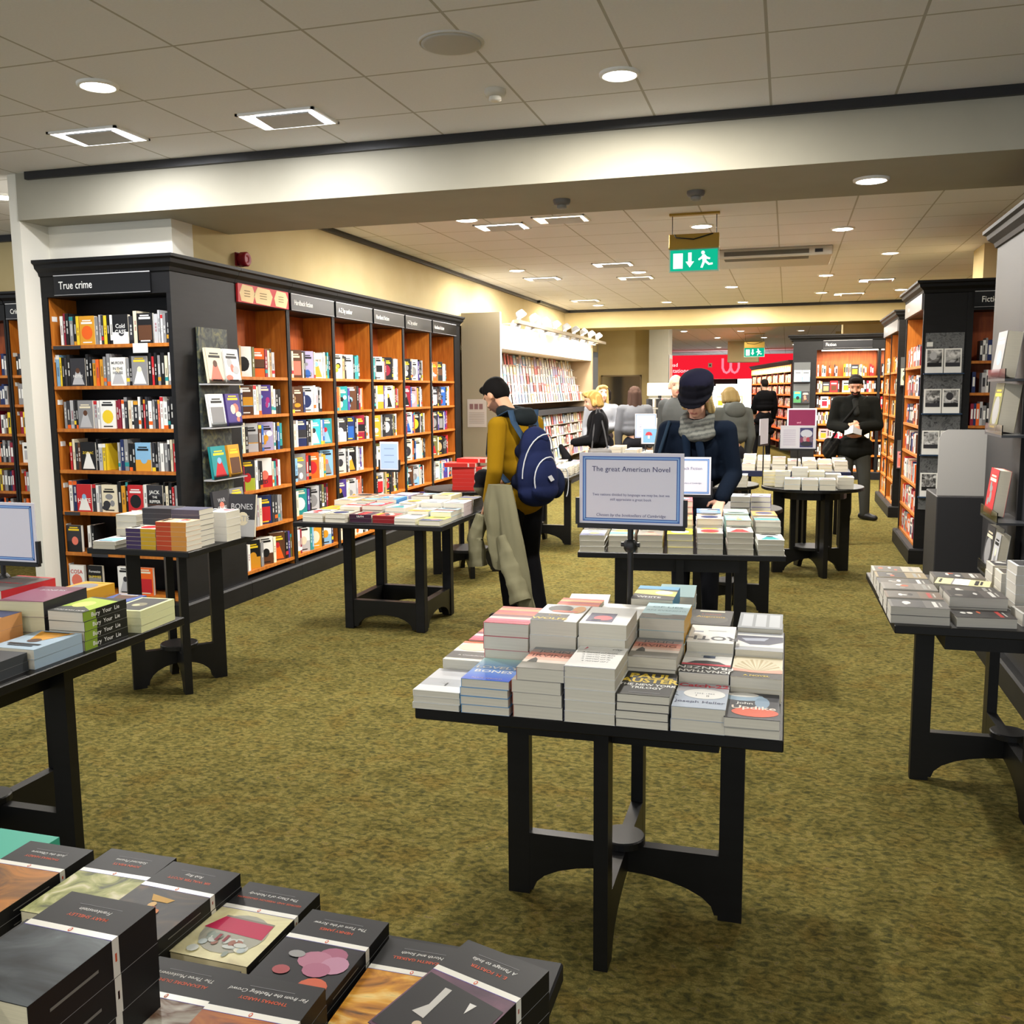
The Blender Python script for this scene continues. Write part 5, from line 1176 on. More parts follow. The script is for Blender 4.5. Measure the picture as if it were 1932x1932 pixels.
for r, row in enumerate(rows4):
    for c, (cv, sp, n, t, ds) in enumerate(row):
        art = with_spine_text(art_rand(100+r*7+c, cv), 'LILITH' if c == 2 and r == 0 else None, 'white') if True else None
        side = r == 0 and c in (2, 3)
        stack(T4, ds, -2.97+c*.163, 5.63+r*.235+(.0 if r else .02), D, n, t, cv, sp, art, rz=PI/2 if side else (PI if r > 1 else 0)+.03*((c*3+r) % 3-1), w=.145, h=.155 if side else .21, group='books lying on the four post table', name='table_book')
def tx_blue(m, y, zb):
    for k in range(3): m.quad((-.04, y, zb+.06+.05*k), (.04, y, zb+.06+.05*k), (.04, y, zb+.066+.05*k), (-.04, y, zb+.066+.05*k), lin('#8fa6cc'), M_SATIN)
    m.quad((-.068, y+.0002, zb+.012), (.068, y+.0002, zb+.012), (.068, y+.0002, zb+.2), (-.068, y+.0002, zb+.2), lin('#b4cdf0'), M_SATIN)
sign_stand((-2.87, 6.585, 0), .15, .215, 1.015, .76, [], 'small upright pale blue card sign on the four post table', tex=tx_blue, border=False, knob=False, base=False, pole_r=.006)
# --- table five: round with red hardbacks
cross_table((-2.70, 7.85, 0), (.74, .74), 'round brown topped table carrying the red hardbacks', stand=.3, h=.76, round_=True, apron=False, disc=.2, rz_stand=.5)
T5 = 'on the round table behind the four post one'
for k in range(8):
    dx, dy, a = ((0, 0, 0), (.004, 0, .01), (0, .002, -.01), (.003, 0, 0), (-.002, 0, .02), (.0, 0, 0), (-.06, -.03, .08), (.03, .05, -.10))[k]
    sp = with_spine_text(None, None, 'white', ((.2, .225, 'white'), (.24, .25, 'white')))
    stack(T5, 'red hardback', -2.61+dx, 7.72+dy, .76+k*.0335, 1, .033, '#d8362c', '#d03028', sp, rz=PI/2+a, w=.19, h=.27, jit=0, name='red_hardback')
relabel_last(8, 'red hardback', T5)
# --- table six
cross_table((-.56, 5.36, 0), (1.06, 1.02), 'black table of paperbacks in front of the woman in the dark hat', stand=.37, h=.76, rz=.10)
T6 = 'on the paperback fiction table'; D = .76
R6 = TR(-.56, 5.36, 0, rz=.10)
def at6(c, r): p = R6 @ Vector((-.455+.1515*c, -.405+.205*r, 0)); return p.x, p.y
G6 = [[('white', 3, .029, 'white and pink paperback'), ('#8d8778', 3, .029, 'tan sketch paperback'), ('#77736a', 3, .031, 'grey paperback'), ('#e8dc3a', 3, .034, 'bright yellow paperback'), ('#9a9a9c', 4, .027, 'grey lettered paperback'), ('#b8b0a8', 4, .029, 'grey patterned paperback'), ('#e8ece8', 3, .027, 'white and mint paperback')],
      [('#d8c48a', 3, .03, 'straw paperback'), ('#cfc8b8', 3, .03, 'stone paperback'), ('#d8b8a8', 4, .03, 'blush paperback'), ('#d8a070', 5, .03, 'tan orange paperback'), ('#c8b8a8', 5, .031, 'beige paperback with blue top'), ('#88b0a8', 5, .03, 'sea green paperback'), ('#77736a', 5, .029, 'dark grey paperback')],
      [('#b8c4d0', 4, .03, 'pale slate paperback'), ('#e0d8d0', 4, .03, 'oatmeal paperback'), ('#c0c0b8', 5, .03, 'ash paperback'), ('#e86a70', 7, .032, 'salmon red paperback'), ('#6a90c8', 5, .032, 'blue banded paperback'), ('#a8c8c0', 5, .032, 'pale teal paperback'), ('#d8883a', 5, .03, 'orange paperback')],
      [('#a89880', 3, .03, 'brown paperback'), ('#d8d0c8', 3, .03, 'pale grey paperback'), ('#8a98a8', 4, .03, 'steel paperback'), ('white', 4, .03, 'plain white paperback'), ('#e8e8e8', 3, .03, 'chalk paperback'), ('#c8d0d8', 3, .03, 'ice blue paperback')]]
for r, row in enumerate(G6):
    for c, (cv, n, t, ds) in enumerate(row):
        x, y = at6(c, r); stack(T6, ds, x, y, D, n, t, cv, None, art_rand(300+r*9+c, cv), rz=.10+(PI if r > 1 else 0), group='paperbacks on the fiction table')
sign_stand((-.60, 5.86, 0), .33, .235, .955, .76, [('Paperback Fiction', .02, .165, .026, '#6a6a90', 0), ('Chosen by the booksellers of Cambridge', 0, .075, .013, '#7a7a98', .15)], 'card sign reading Paperback Fiction half hidden by the nearer sign', rz=.05)
# --- table of two round ones, and the small round one behind the hat
cross_table((.23, 8.62, 0), (.86, .86), 'round black table with slatted legs and white books', stand=.34, h=.76, round_=True, slats=True, disc=.16, rz_stand=.35, legw=.09)
T7 = 'on the slatted round table'
for i, (x, y, n, t, c, ds) in enumerate([(.06, 8.30, 2, .045, '#cfdce8', 'white and pale blue paperback'), (.20, 8.28, 2, .045, '#d4e0ea', 'middle pale blue paperback'), (.34, 8.30, 2, .045, '#cfdce8', 'pale blue paperback'), (.49, 8.45, 3, .032, '#d0ccc0', 'stone coloured paperback'), (-.02, 8.52, 4, .033, '#e8e2b8', 'pale yellow paperback'), (.12, 8.52, 5, .033, '#c8c4b8', 'grey lettered paperback'), (.26, 8.52, 4, .034, '#e8e0a8', 'soft yellow paperback'), (-.12, 8.62, 4, .03, '#eee08a', 'butter yellow paperback'), (.40, 8.66, 3, .034, '#b8b8b4', 'silver grey paperback'), (.24, 8.78, 3, .036, 'white', 'white paperback')]):
    stack(T7, ds, x, y, .76, n, t, c, None, art_rand(400+i, c), rz=0, w=.128, h=.19)
cross_table((-.64, 8.66, 0), (.84, .84), 'round black table with white paged piles, left of the slatted one', stand=.32, h=.76, round_=True, slats=True, disc=.16, rz_stand=.2)
T8 = 'on the plain round table'
for i, (x, y, n, t, c, ds) in enumerate([(-.38, 8.45, 3, .034, '#f2f0ec', 'white paperback'), (-.52, 8.43, 3, .034, '#eeeae4', 'broad white paperback'), (-.66, 8.42, 3, .03, '#d8d8d4', 'pale paperback'), (-.50, 8.70, 3, .03, '#c8a8a8', 'rose paperback')]):
    stack(T8, ds, x, y, .76, n, t, c, None, art_rand(430+i, c), w=.132, h=.195)
cross_table((-.36, 6.92, 0), (.70, .70), 'small round black table behind the woman in the hat', stand=.27, h=.76, round_=True, disc=.12)
for i, (x, y, n, c, ds) in enumerate([(-.29, 6.72, 3, '#e8ecf4', 'white and blue paperback'), (-.155, 6.74, 3, '#8a86c0', 'violet blue paperback')]): stack('on the small round table', ds, x, y, .76, n, .036, c, None, art_rand(450+i, c), rz=PI)
def tx_pic(m, y, zb):
    q = lambda a, b, c, d, col, l: m.quad((a, y-l, zb+b), (c, y-l, zb+b), (c, y-l, zb+d), (a, y-l, zb+d), lin(col), M_SATIN)
    for k in range(9): q(-.125, .035+.016*k, -.02, .0385+.016*k, '#b8a8c8', 0)
    q(.015, .015, .125, .185, '#4a4a78', .0001); m.add([(u, y-.0006, zb+v) for u, v in ell(.07, .135, .05, .035)], [tuple(range(14))], lin('#d8dce8'), M_SATIN)
    for k in range(4): m.add([(u, y-.001-.0002*k, zb+v) for u, v in ell(.03+.027*k, .08+.008*(k % 2), .016, .025)], [tuple(range(14))], lin(['#8a4a68', '#c8a8b0', '#b84a58', '#7a6a80'][k]), M_SATIN)
    m.add([(u, y-.002, zb+v) for u, v in ell(.07, .045, .05, .022)], [tuple(range(14))], lin('#3a3a44'), M_SATIN)
sign_stand((.10, 8.66, 0), .30, .205, 1.075, .76, [], 'card sign with printed lines and a coloured picture on the slatted round table', tex=tx_pic, border=False, knob=False, base=False, pole_r=.006)
sign_stand((-.19, 8.62, 0), .21, .225, 1.115, .76, [], 'white card sign seen edge-on on a thin pole, plain round table', border=False, knob=False, base=False, pole_r=.006, rz=1.25)
# --- low platform table behind
def block_table(loc, size, label, h=.76, legs=True):
    t = empty('display_table', loc); sx, sy = size
    part('tabletop', t, lambda m: m.box((-sx/2, -sy/2, h-.06), (sx/2, sy/2, h), C('#1f2440'), M_SATIN, .003))
    for a in (-1, 1):
        for b in (-1, 1): part('leg', t, lambda m: m.box((a*(sx/2-.08)-.035, b*(sy/2-.08)-.035, 0), (a*(sx/2-.08)+.035, b*(sy/2-.08)+.035, h-.06), (0, 0, 0), M_TABLE))
    return tag(t, label, 'table', 'black display tables')
block_table((.08, 10.55, 0), (1.12, .95), 'navy edged table with rows of pale paperbacks behind the round ones')
NB = ['white', 'cream', 'ivory', 'stone', 'ash', 'butter', 'pearl', 'chalk']
for r in range(3):
    for c in range(7):
        cv = ['#e8e4dc', '#e8e0a8', '#d8d4cc', '#c8c4bc', '#e0dcd4', '#f0ead0', '#dcdcdc'][(c*3+r) % 7]; nm = ['white', 'butter', 'stone', 'ash', 'pearl', 'cream', 'chalk'][(c*3+r) % 7]
        n = [2, 3, 4, 3, 3, 2, 3][(c+r) % 7]
        stack('on the navy edged table', '%s paperback, %s in the %s row,' % (nm, ORD[c], ORD[r]), -.37+.152*c, 10.2+.21*r, .76, n, .034, cv, None, art_rand(500+r*8+c, cv), group='pale paperbacks on the navy edged table')
def tx_wine(m, y, zb):
    m.quad((-.14, y, zb+.015), (.14, y, zb+.015), (.14, y, zb+.2), (-.14, y, zb+.2), lin('#6e2244'), M_SATIN)
    m.text('and', .03, TR(-.03, y-.0005, zb+.06, PI/2), lin('#d8a8b8'), M_SATIN)
sign_stand((.16, 10.9, 0), .31, .215, 1.17, .76, [], 'wine red card sign with white frame behind the picture sign', tex=tx_wine, border=False, knob=False, base=False, pole_r=.006)
# --- table nine at the right edge
cross_table((.89, 4.06, 0), (1.02, 1.02), 'black table at the edge of the picture with grey paperbacks, near the book rack', stand=.365, h=.76, rz=.02)
T9 = 'on the table by the book rack'
for i, (x, y, n, t, c, a, ds) in enumerate([(.475, 3.64, 2, .03, '#5c5a58', 0, 'dark paperback with white shapes'), (.475, 3.78, 2, .032, '#6a5a4c', 0, 'dark paperback with orange streak'), (.475, 3.92, 2, .034, '#77736c', 0, 'grey lettered paperback'), (.475, 4.06, 2, .03, '#4a4846', 0, 'charcoal paperback'), (.475, 4.20, 2, .03, '#8a7a5a', 0, 'khaki paperback'), (.475, 4.34, 2, .03, '#a8a090', 0, 'beige paperback'),
        (.69, 3.64, 1, .035, '#2a2626', .08, 'black paperback with red lettering'), (.69, 3.79, 2, .038, '#4c4846', .04, 'dark grey paperback'), (.70, 3.95, 2, .03, '#3a3836', 0, 'black paperback'), (.70, 4.25, 2, .03, '#5a544c', 0, 'brown grey paperback'), (.91, 3.70, 1, .045, '#c8c8c4', .1, 'clear wrapped white paperback'), (.93, 3.90, 5, .036, '#e4e8ec', .05, 'tall white and blue paperback pile'), (.93, 4.12, 3, .036, '#e8e2d0', 0, 'cream paperback'), (.93, 4.30, 3, .036, '#d8d0c0', 0, 'pale paperback'), (1.15, 3.75, 3, .036, '#c0bcb0', 0, 'stone paperback'), (1.15, 3.95, 4, .036, '#9aa0a8', 0, 'slate paperback'), (1.15, 4.2, 3, .036, '#b8b0a0', 0, 'sand paperback')]):
    stack(T9, ds, x, y, .76, n, t, c, None, art_dark(600+i), rz=-PI/2+a, w=.128, h=.198, page='#c8c4ba')
stack(T9, 'open backed yellowed paperback', .70, 4.10, .76, 2, .03, '#d8cfa0', None, art_rand(640, '#d8cfa0'), rz=-PI/2-.25, w=.128, h=.198)
# --- table ten, eleven and further ones
cross_table((-2.50, 9.56, 0), (.96, 1.25), 'black table behind the mustard jacket, near the card wall', stand=.365, h=.76)
for i in range(10):
    c, r = i % 5, i//5; cv = ['#e8e8e4', '#2e2e30', '#d8d4cc', '#b8b4b0', '#8a8680'][(i*2) % 5]; nm = ['white', 'black', 'stone', 'grey', 'taupe'][(i*2) % 5]
    stack('on the table near the card wall', '%s magazine, %s from the aisle, %s row,' % (nm, ORD[r], ORD[c]), -2.14-.22*r, 9.08+.235*c, .76, 4, .022, cv, None, art_rand(700+i, cv), rz=.1, w=.16, h=.22)
cross_table((-1.75, 12.3, 0), (1.3, 1.1), 'black table under the small white card signs, beside the puffer coat', stand=.4, h=.76)
for i in range(12):
    c, r = i % 6, i//6; cv = ['#e4e0d8', '#c8b090', '#b8c0c4', '#e8d8b0', '#d8a890', '#dce0e4'][i % 6]; nm = ['white', 'tan', 'pale blue', 'straw', 'salmon', 'silver'][i % 6]
    stack('on the table under the small signs', '%s paperback, %s row,' % (nm, ORD[r]), -2.27+.2*c, 11.93+.26*r, .76, 2+(i*5) % 3, .032, cv, None, art_rand(720+i, cv), rz=0, w=.15, h=.21)
def tx_lines(m, y, zb):
    for k in range(4): m.quad((-.08, y, zb+.08+.03*k), (.08, y, zb+.08+.03*k), (.08, y, zb+.088+.03*k), (-.08, y, zb+.088+.03*k), lin('#9aa0c0'), M_SATIN)
def tx_mush(m, y, zb):
    m.quad((-.13, y, zb+.02), (.13, y, zb+.02), (.13, y, zb+.19), (-.13, y, zb+.19), lin('#8ac0e8'), M_SATIN)
    for x in (-.06, .07):
        m.add([(x-.045, y-.0006, zb+.11), (x+.045, y-.0006, zb+.11), (x+.03, y-.0006, zb+.145), (x, y-.0006, zb+.155), (x-.03, y-.0006, zb+.145)], [(0, 1, 2, 3, 4)], lin('#d84a58'), M_SATIN); m.quad((x-.012, y-.0006, zb+.07), (x+.012, y-.0006, zb+.07), (x+.012, y-.0006, zb+.11), (x-.012, y-.0006, zb+.11), C('white'), M_SATIN)
sign_stand((-1.72, 12.06, 0), .27, .31, .99, .76, [], 'white lined card sign above the mushroom picture sign', tex=tx_lines, knob=False, base=False, pole_r=.006)
sign_stand((-1.42, 12.55, 0), .33, .23, 1.13, .76, [], 'pale card sign behind the white lined one, next to the bald man', tex=tx_lines, border=False, knob=False, base=False, pole_r=.006)
sign_stand((-1.58, 11.79, 0), .31, .215, .93, .76, [], 'sky blue picture sign with two red mushrooms', tex=tx_mush, border=False, knob=False, base=False, pole_r=.006)
def wire_stand():
    t = empty('wire_stand', (-1.20, 9.75, .0)); block = MB(); block.box((-.35, -.25, .70), (.35, .25, .76), C('#1f2440'), M_SATIN, .003); block.obj('tabletop', t)
    for a in (-1, 1):
        for b in (-1, 1): part('leg', t, lambda m: m.box((a*.28-.03, b*.18-.03, 0), (a*.28+.03, b*.18+.03, .7), (0, 0, 0), M_TABLE))
    part('wire_hoop', t, lambda m: m.tube([(-.2, -.2, .76), (-.2, -.2, .93), (-.18, -.2, .95), (.14, -.2, .95), (.16, -.2, .93), (.16, -.2, .76)], .009, C('navy'), M_SATIN, 8))
    tag(t, 'small navy table with a wire hoop stand beside the hat wearing woman', 'table', 'black display tables')
    for i, c in enumerate(['#c8c8c4', '#e0a890', '#d8d4cc']): stack('on the small navy table', '%s paperback' % ['grey', 'peach', 'pale'][i], -1.40+.18*i, 9.85, .76, 2+i % 2, .03, c, None, art_rand(750+i, c))
wire_stand()

FAR.T = Matrix.Identity(4); o = FAR.obj('distant_table_books'); o['kind'] = 'stuff'; tag(o, 'rows of small pale books lying on the farther display tables', 'books')
# ------------------------------------------------------------------ people
def blob(name, parts, voxel, color, mat, parent=None, smooth=3, M=None):
    """one continuous skin around tapered limbs and rounded masses"""
    m = MB()
    for p in parts:
        if p[0] == 'c':
            _, a, ra, b, rb = p; a = Vector(a); b = Vector(b); d = b-a; L = d.length
            if L < 1e-5: continue
            d /= L; u = d.orthogonal().normalized(); w = d.cross(u); pr = []
            n = 12
            for k in range(5): t = PI/2*k/4; pr.append((ra*math.sin(t)+1e-4, -ra*math.cos(t)))
            for k in range(5): t = PI/2*(4-k)/4; pr.append((rb*math.sin(t)+1e-4, L+rb*math.cos(t)))
            vs = [a+d*h+(u*math.cos(2*PI*k/n)+w*math.sin(2*PI*k/n))*r for (r, h) in pr for k in range(n)]
            fs = [(i*n+k, i*n+(k+1) % n, (i+1)*n+(k+1) % n, (i+1)*n+k) for i in range(len(pr)-1) for k in range(n)]
            m.add(vs, fs+[tuple(reversed(range(n))), tuple(range(len(vs)-n, len(vs)))], (0, 0, 0), mat)
        else:
            c, r = p[1], p[2]; R = p[3] if len(p) > 3 else (0, 0, 0)
            m.T = TR(*c, *R); m.ball((0, 0, 0), r, (0, 0, 0), mat, 14, 10); m.T = Matrix.Identity(4)
    me = m.mesh('raw'); o = bpy.data.objects.new('raw', me); COL.objects.link(o)
    bm = bmesh.new(); bm.from_mesh(me); bmesh.ops.recalc_face_normals(bm, faces=bm.faces); bm.to_mesh(me); bm.free()
    r = o.modifiers.new('r', 'REMESH'); r.mode = 'VOXEL'; r.voxel_size = voxel
    s = o.modifiers.new('s', 'SMOOTH'); s.factor = .5; s.iterations = smooth
    dg = bpy.context.evaluated_depsgraph_get(); new = bpy.data.meshes.new_from_object(o.evaluated_get(dg)); bpy.data.objects.remove(o)
    new.name = name; new.materials.clear(); new.materials.append(mat)
    for a in list(new.color_attributes): new.color_attributes.remove(a)
    at = new.color_attributes.new('Col', 'FLOAT_COLOR', 'POINT'); n = len(new.vertices); buf = np.ones((n, 4), dtype=np.float32)
    for i, v in enumerate(new.vertices): buf[i, :3] = color(v.co) if callable(color) else color
    at.data.foreach_set('color', buf.ravel()); new.polygons.foreach_set('use_smooth', [True]*len(new.polygons)); new.update()
    ob = bpy.data.objects.new(name, new); COL.objects.link(ob)
    if parent is not None: ob.parent = parent
    return ob
V = Vector
class Pose:
    def __init__(s, H=1.72, **k):
        q = H/1.72
        s.q = q; s.hip = V((0, 0, .93*q)); s.chest = V((0, .0, 1.26*q)); s.neck = V((0, -.01, 1.44*q)); s.head = V((0, .03, 1.585*q)); s.pitch = 0.0; s.yaw = 0.0; s.sw = .175*q
        s.arms = {-1: [V((-.185, 0, 1.38))*q, V((-.235, -.02, 1.10))*q, V((-.225, .06, .86))*q], 1: [V((.185, 0, 1.38))*q, V((.235, -.02, 1.10))*q, V((.225, .06, .86))*q]}
        s.legs = {-1: [V((-.085, 0, .88))*q, V((-.095, .01, .49))*q, V((-.10, -.02, .085))*q], 1: [V((.085, 0, .88))*q, V((.095, .01, .49))*q, V((.10, -.02, .085))*q]}
        s.palm = {-1: V((0, .35, -1)), 1: V((0, .35, -1))}; s.toe = {-1: V((-.15, 1, 0)), 1: V((.15, 1, 0))}; s.curl = .5
        for a, b in k.items(): setattr(s, a, b)
    def HM(s): return TR(*s.head) @ Euler((s.pitch, 0, s.yaw), 'ZXY').to_matrix().to_4x4()
def hand_parts(w, d, side, q, curl=.5, up=V((0, 1, 0))):
    """palm, four unequal fingers with two bends and a thumb from the side of the palm"""
    d = d.normalized(); sd = d.cross(up); sd = sd.normalized() if sd.length > 1e-3 else V((1, 0, 0)); nn = sd.cross(d).normalized(); P = []
    for k in range(3): b = w+sd*(.022*(k-1)*q); P.append(('c', b, .016*q, b+d*.085*q, .014*q))
    for k, L in enumerate((.070, .080, .075, .058)):
        b = w+d*.088*q+sd*((k-1.5)*.020*q); m1 = b+(d*math.cos(curl*.5)-nn*math.sin(curl*.5))*L*.5*q; m2 = m1+(d*math.cos(curl*1.3)-nn*math.sin(curl*1.3))*L*.5*q
        P += [('c', b, .0095*q, m1, .0088*q), ('c', m1, .0088*q, m2, .0078*q)]
    tb = w+d*.02*q+sd*(.03*side*q); t1 = tb+(d*.6+sd*side*.7).normalized()*.04*q; t2 = t1+(d*.9+sd*side*.15-nn*.3).normalized()*.032*q
    return P+[('c', tb, .012*q, t1, .011*q), ('c', t1, .011*q, t2, .009*q)]
def head_color(p, skin, hairc, beard=None, lips='#a8605a'):
    sk = C(skin); inv = p.HM().inverted(); q = p.q; B = C(beard) if beard else None
    def f(co):
        h = inv @ co
        if h.z < -.17*q or abs(h.x) > .12*q: return sk
        x, y, z = h.x/q, h.y/q, h.z/q
        if y > .055:
            if abs(abs(x)-.033) < .012 and abs(z-.012) < .0065: return C('#2a2220')
            if abs(abs(x)-.034) < .017 and abs(z-.034) < .0055: return C(hairc)
            if abs(x) < .024 and abs(z+.062) < .008: return C(lips)
        if B and z < -.03 and y > -.01 and z > -.16 and not (abs(x) < .02 and abs(z+.062) < .005): return B
        return sk
    return f
def body(t, p, skin='#d8a98c', hairc='#2a1d16', beard=None, voxel=.009, hands=(True, True), bare=1.0):
    q = p.q; H = p.HM(); hp = lambda x, y, z: H @ (V((x, y, z))*q)
    R = Euler((p.pitch, 0, p.yaw), 'ZXY'); R = (R.x, R.y, R.z)
    def he(c, r): return ('e', tuple(hp(*c)), tuple(v*q for v in r), R)
    P = [he((0, -.005, .03), (.073, .092, .088)), he((0, .025, -.035), (.058, .068, .078)), he((0, .05, -.085), (.032, .03, .026)),
         ('c', hp(0, .088, .012), .008*q, hp(0, .105, -.028), .013*q), he((.075, -.01, -.005), (.012, .022, .032)), he((-.075, -.01, -.005), (.012, .022, .032)), he((.035, .072, -.028), (.02, .016, .018)), he((-.035, .072, -.028), (.02, .016, .018)), he((0, .08, -.06), (.026, .012, .012)), he((0, .078, .045), (.05, .014, .012)),
         ('c', p.neck, .055*q, hp(0, -.02, -.06), .05*q), ('c', p.chest+V((-.07, 0, .06))*q, .09*q, p.chest+V((.07, 0, .06))*q, .09*q), ('c', p.chest, .10*q, p.hip, .10*q), ('c', p.neck-V((0, 0, .06))*q, .06*q, p.neck, .055*q)]
    for s in (-1, 1):
        a, b, c = p.arms[s]; P += [('c', p.neck-V((0, 0, .06))*q, .05*q, a, .05*q), ('c', a, .046*q, b, .036*q), ('c', b, .036*q, c, .025*q)]
        l, k, an = p.legs[s]; P += [('c', p.hip, .09*q, l, .085*q), ('c', l, .075*q, k, .05*q), ('c', k, .048*q, an, .034*q), ('c', an, .030*q, an+V((p.toe[s].x, p.toe[s].y, 0)).normalized()*.09*q-V((0, 0, .045)), .02*q)]
        if hands[0 if s < 0 else 1]: P += hand_parts(c, p.palm[s], -s, q, p.curl)
    return blob('body', P, voxel, head_color(p, skin, hairc, beard), M_SKIN, t, 2)
def sleeve(p, s, r0=.066, r1=.052, cut=.0):
    a, b, c = p.arms[s]; q = p.q; e = b+(c-b)*(1-cut); return [('c', a, r0*q*1.08, b, r0*q*.92), ('c', b, r0*q*.92, e, r1*q)]
def jacket(t, p, col, hem=.78, bulk=1.0, name='jacket', mat=None, skirt=0, voxel=.012, color=None, cut=.06, arms=(-1, 1), low=None):
    q = p.q; b = bulk
    P = [('e', tuple(p.chest+V((0, 0, .02))*q), (.185*q*b, .125*q*b, .20*q)), ('c', p.chest+V((-.10, 0, .10))*q, .075*q*b, p.chest+V((.10, 0, .10))*q, .075*q*b), ('c', p.neck-V((0, 0, .05))*q, .075*q, p.neck-V((0, 0, .01))*q, .066*q)]
    lo = low or V((p.hip.x, p.hip.y, hem*q)); n = 5
    for k in range(n):
        f = k/(n-1); c = p.chest.lerp(p.hip, min(1, f*1.0)) if f < .6 else p.hip.lerp(lo, (f-.6)/.4); w = (.165+.02*f+skirt*f)*q*b
        P.append(('e', tuple(c), (w, (.12+.015*f+skirt*f*.8)*q*b, .11*q)))
    for s in arms: P += [('c', p.neck-V((0, 0, .06))*q, .06*q*b, p.arms[s][0], .068*q*b)]+sleeve(p, s, .062*b, .05*b, cut)
    return blob(name, P, voxel, color or C(col), mat or M_CLOTH, t, 4)
def trousers(t, p, col, r=1.0):
    q = p.q; P = [('e', tuple(p.hip-V((0, 0, .02))*q), (.165*q, .12*q, .11*q))]
    for s in (-1, 1):
        l, k, an = p.legs[s]; P += [('c', l, .095*q*r, k, .068*q*r), ('c', k, .068*q*r, an+V((0, 0, -.01)), .052*q*r)]
    return blob('trousers', P, .013, C(col), M_CLOTH, t, 3)
def shoes(t, p, col='#151414'):
    for s in (-1, 1):
        an = p.legs[s][2]; d = V((p.toe[s].x, p.toe[s].y, 0)).normalized(); a = V((an.x, an.y, .045)); b = a+d*.16
        blob('shoe', [('c', a-d*.05, .042, a+d*.06, .046), ('c', a+d*.05, .043, V((b.x, b.y, .036)), .034), ('c', a, .045, a+V((0, 0, .05)), .044)], .011, lambda co: C('#2b2a28') if co.z < .018 else C(col), M_SATIN, t, 2)
def hair_cap(t, p, col, style='short', streak=None):
    q = p.q; H = p.HM(); R = Euler((p.pitch, 0, p.yaw), 'ZXY'); R = (R.x, R.y, R.z); hp = lambda x, y, z: H @ (V((x, y, z))*q)
    def he(c, r): return ('e', tuple(hp(*c)), tuple(v*q for v in r), R)
    P = [he((0, -.015, .062), (.081, .095, .068)), he((0, -.045, .02), (.079, .066, .085)), he((0, .055, .105), (.055, .04, .026)), he((.068, -.012, .035), (.014, .035, .04)), he((-.068, -.012, .035), (.014, .035, .04))]
    if style in ('bob', 'long'):
        z = -.045 if style == 'bob' else -.2
        for s in (-1, 1): P += [('c', hp(s*.072, -.0, .05), .026*q, hp(s*.082, .0, z), .03*q), ('c', hp(s*.05, -.06, .03), .04*q, hp(s*.06, -.065, z-.02), .036*q)]
        P += [('c', hp(0, -.085, .03), .045*q, hp(0, -.085, z-.03), .04*q), ('c', hp(-.05, .065, .09), .022*q, hp(.05, .06, .095), .024*q)]
    if style == 'bald': P = [he((0, -.055, -.0), (.078, .05, .05)), he((.07, -.02, .0), (.014, .035, .035)), he((-.07, -.02, .0), (.014, .035, .035))]
    c0 = C(col); c1 = C(streak) if streak else c0
    return blob('hair', P, .009, lambda co: c1 if math.sin(co.x*160+co.y*90) > .5 else c0, M_HAIR, t, 2)
def person(loc, rz, label, group=None):
    t = empty('person', loc, rz); return tag(t, label, 'person', group)

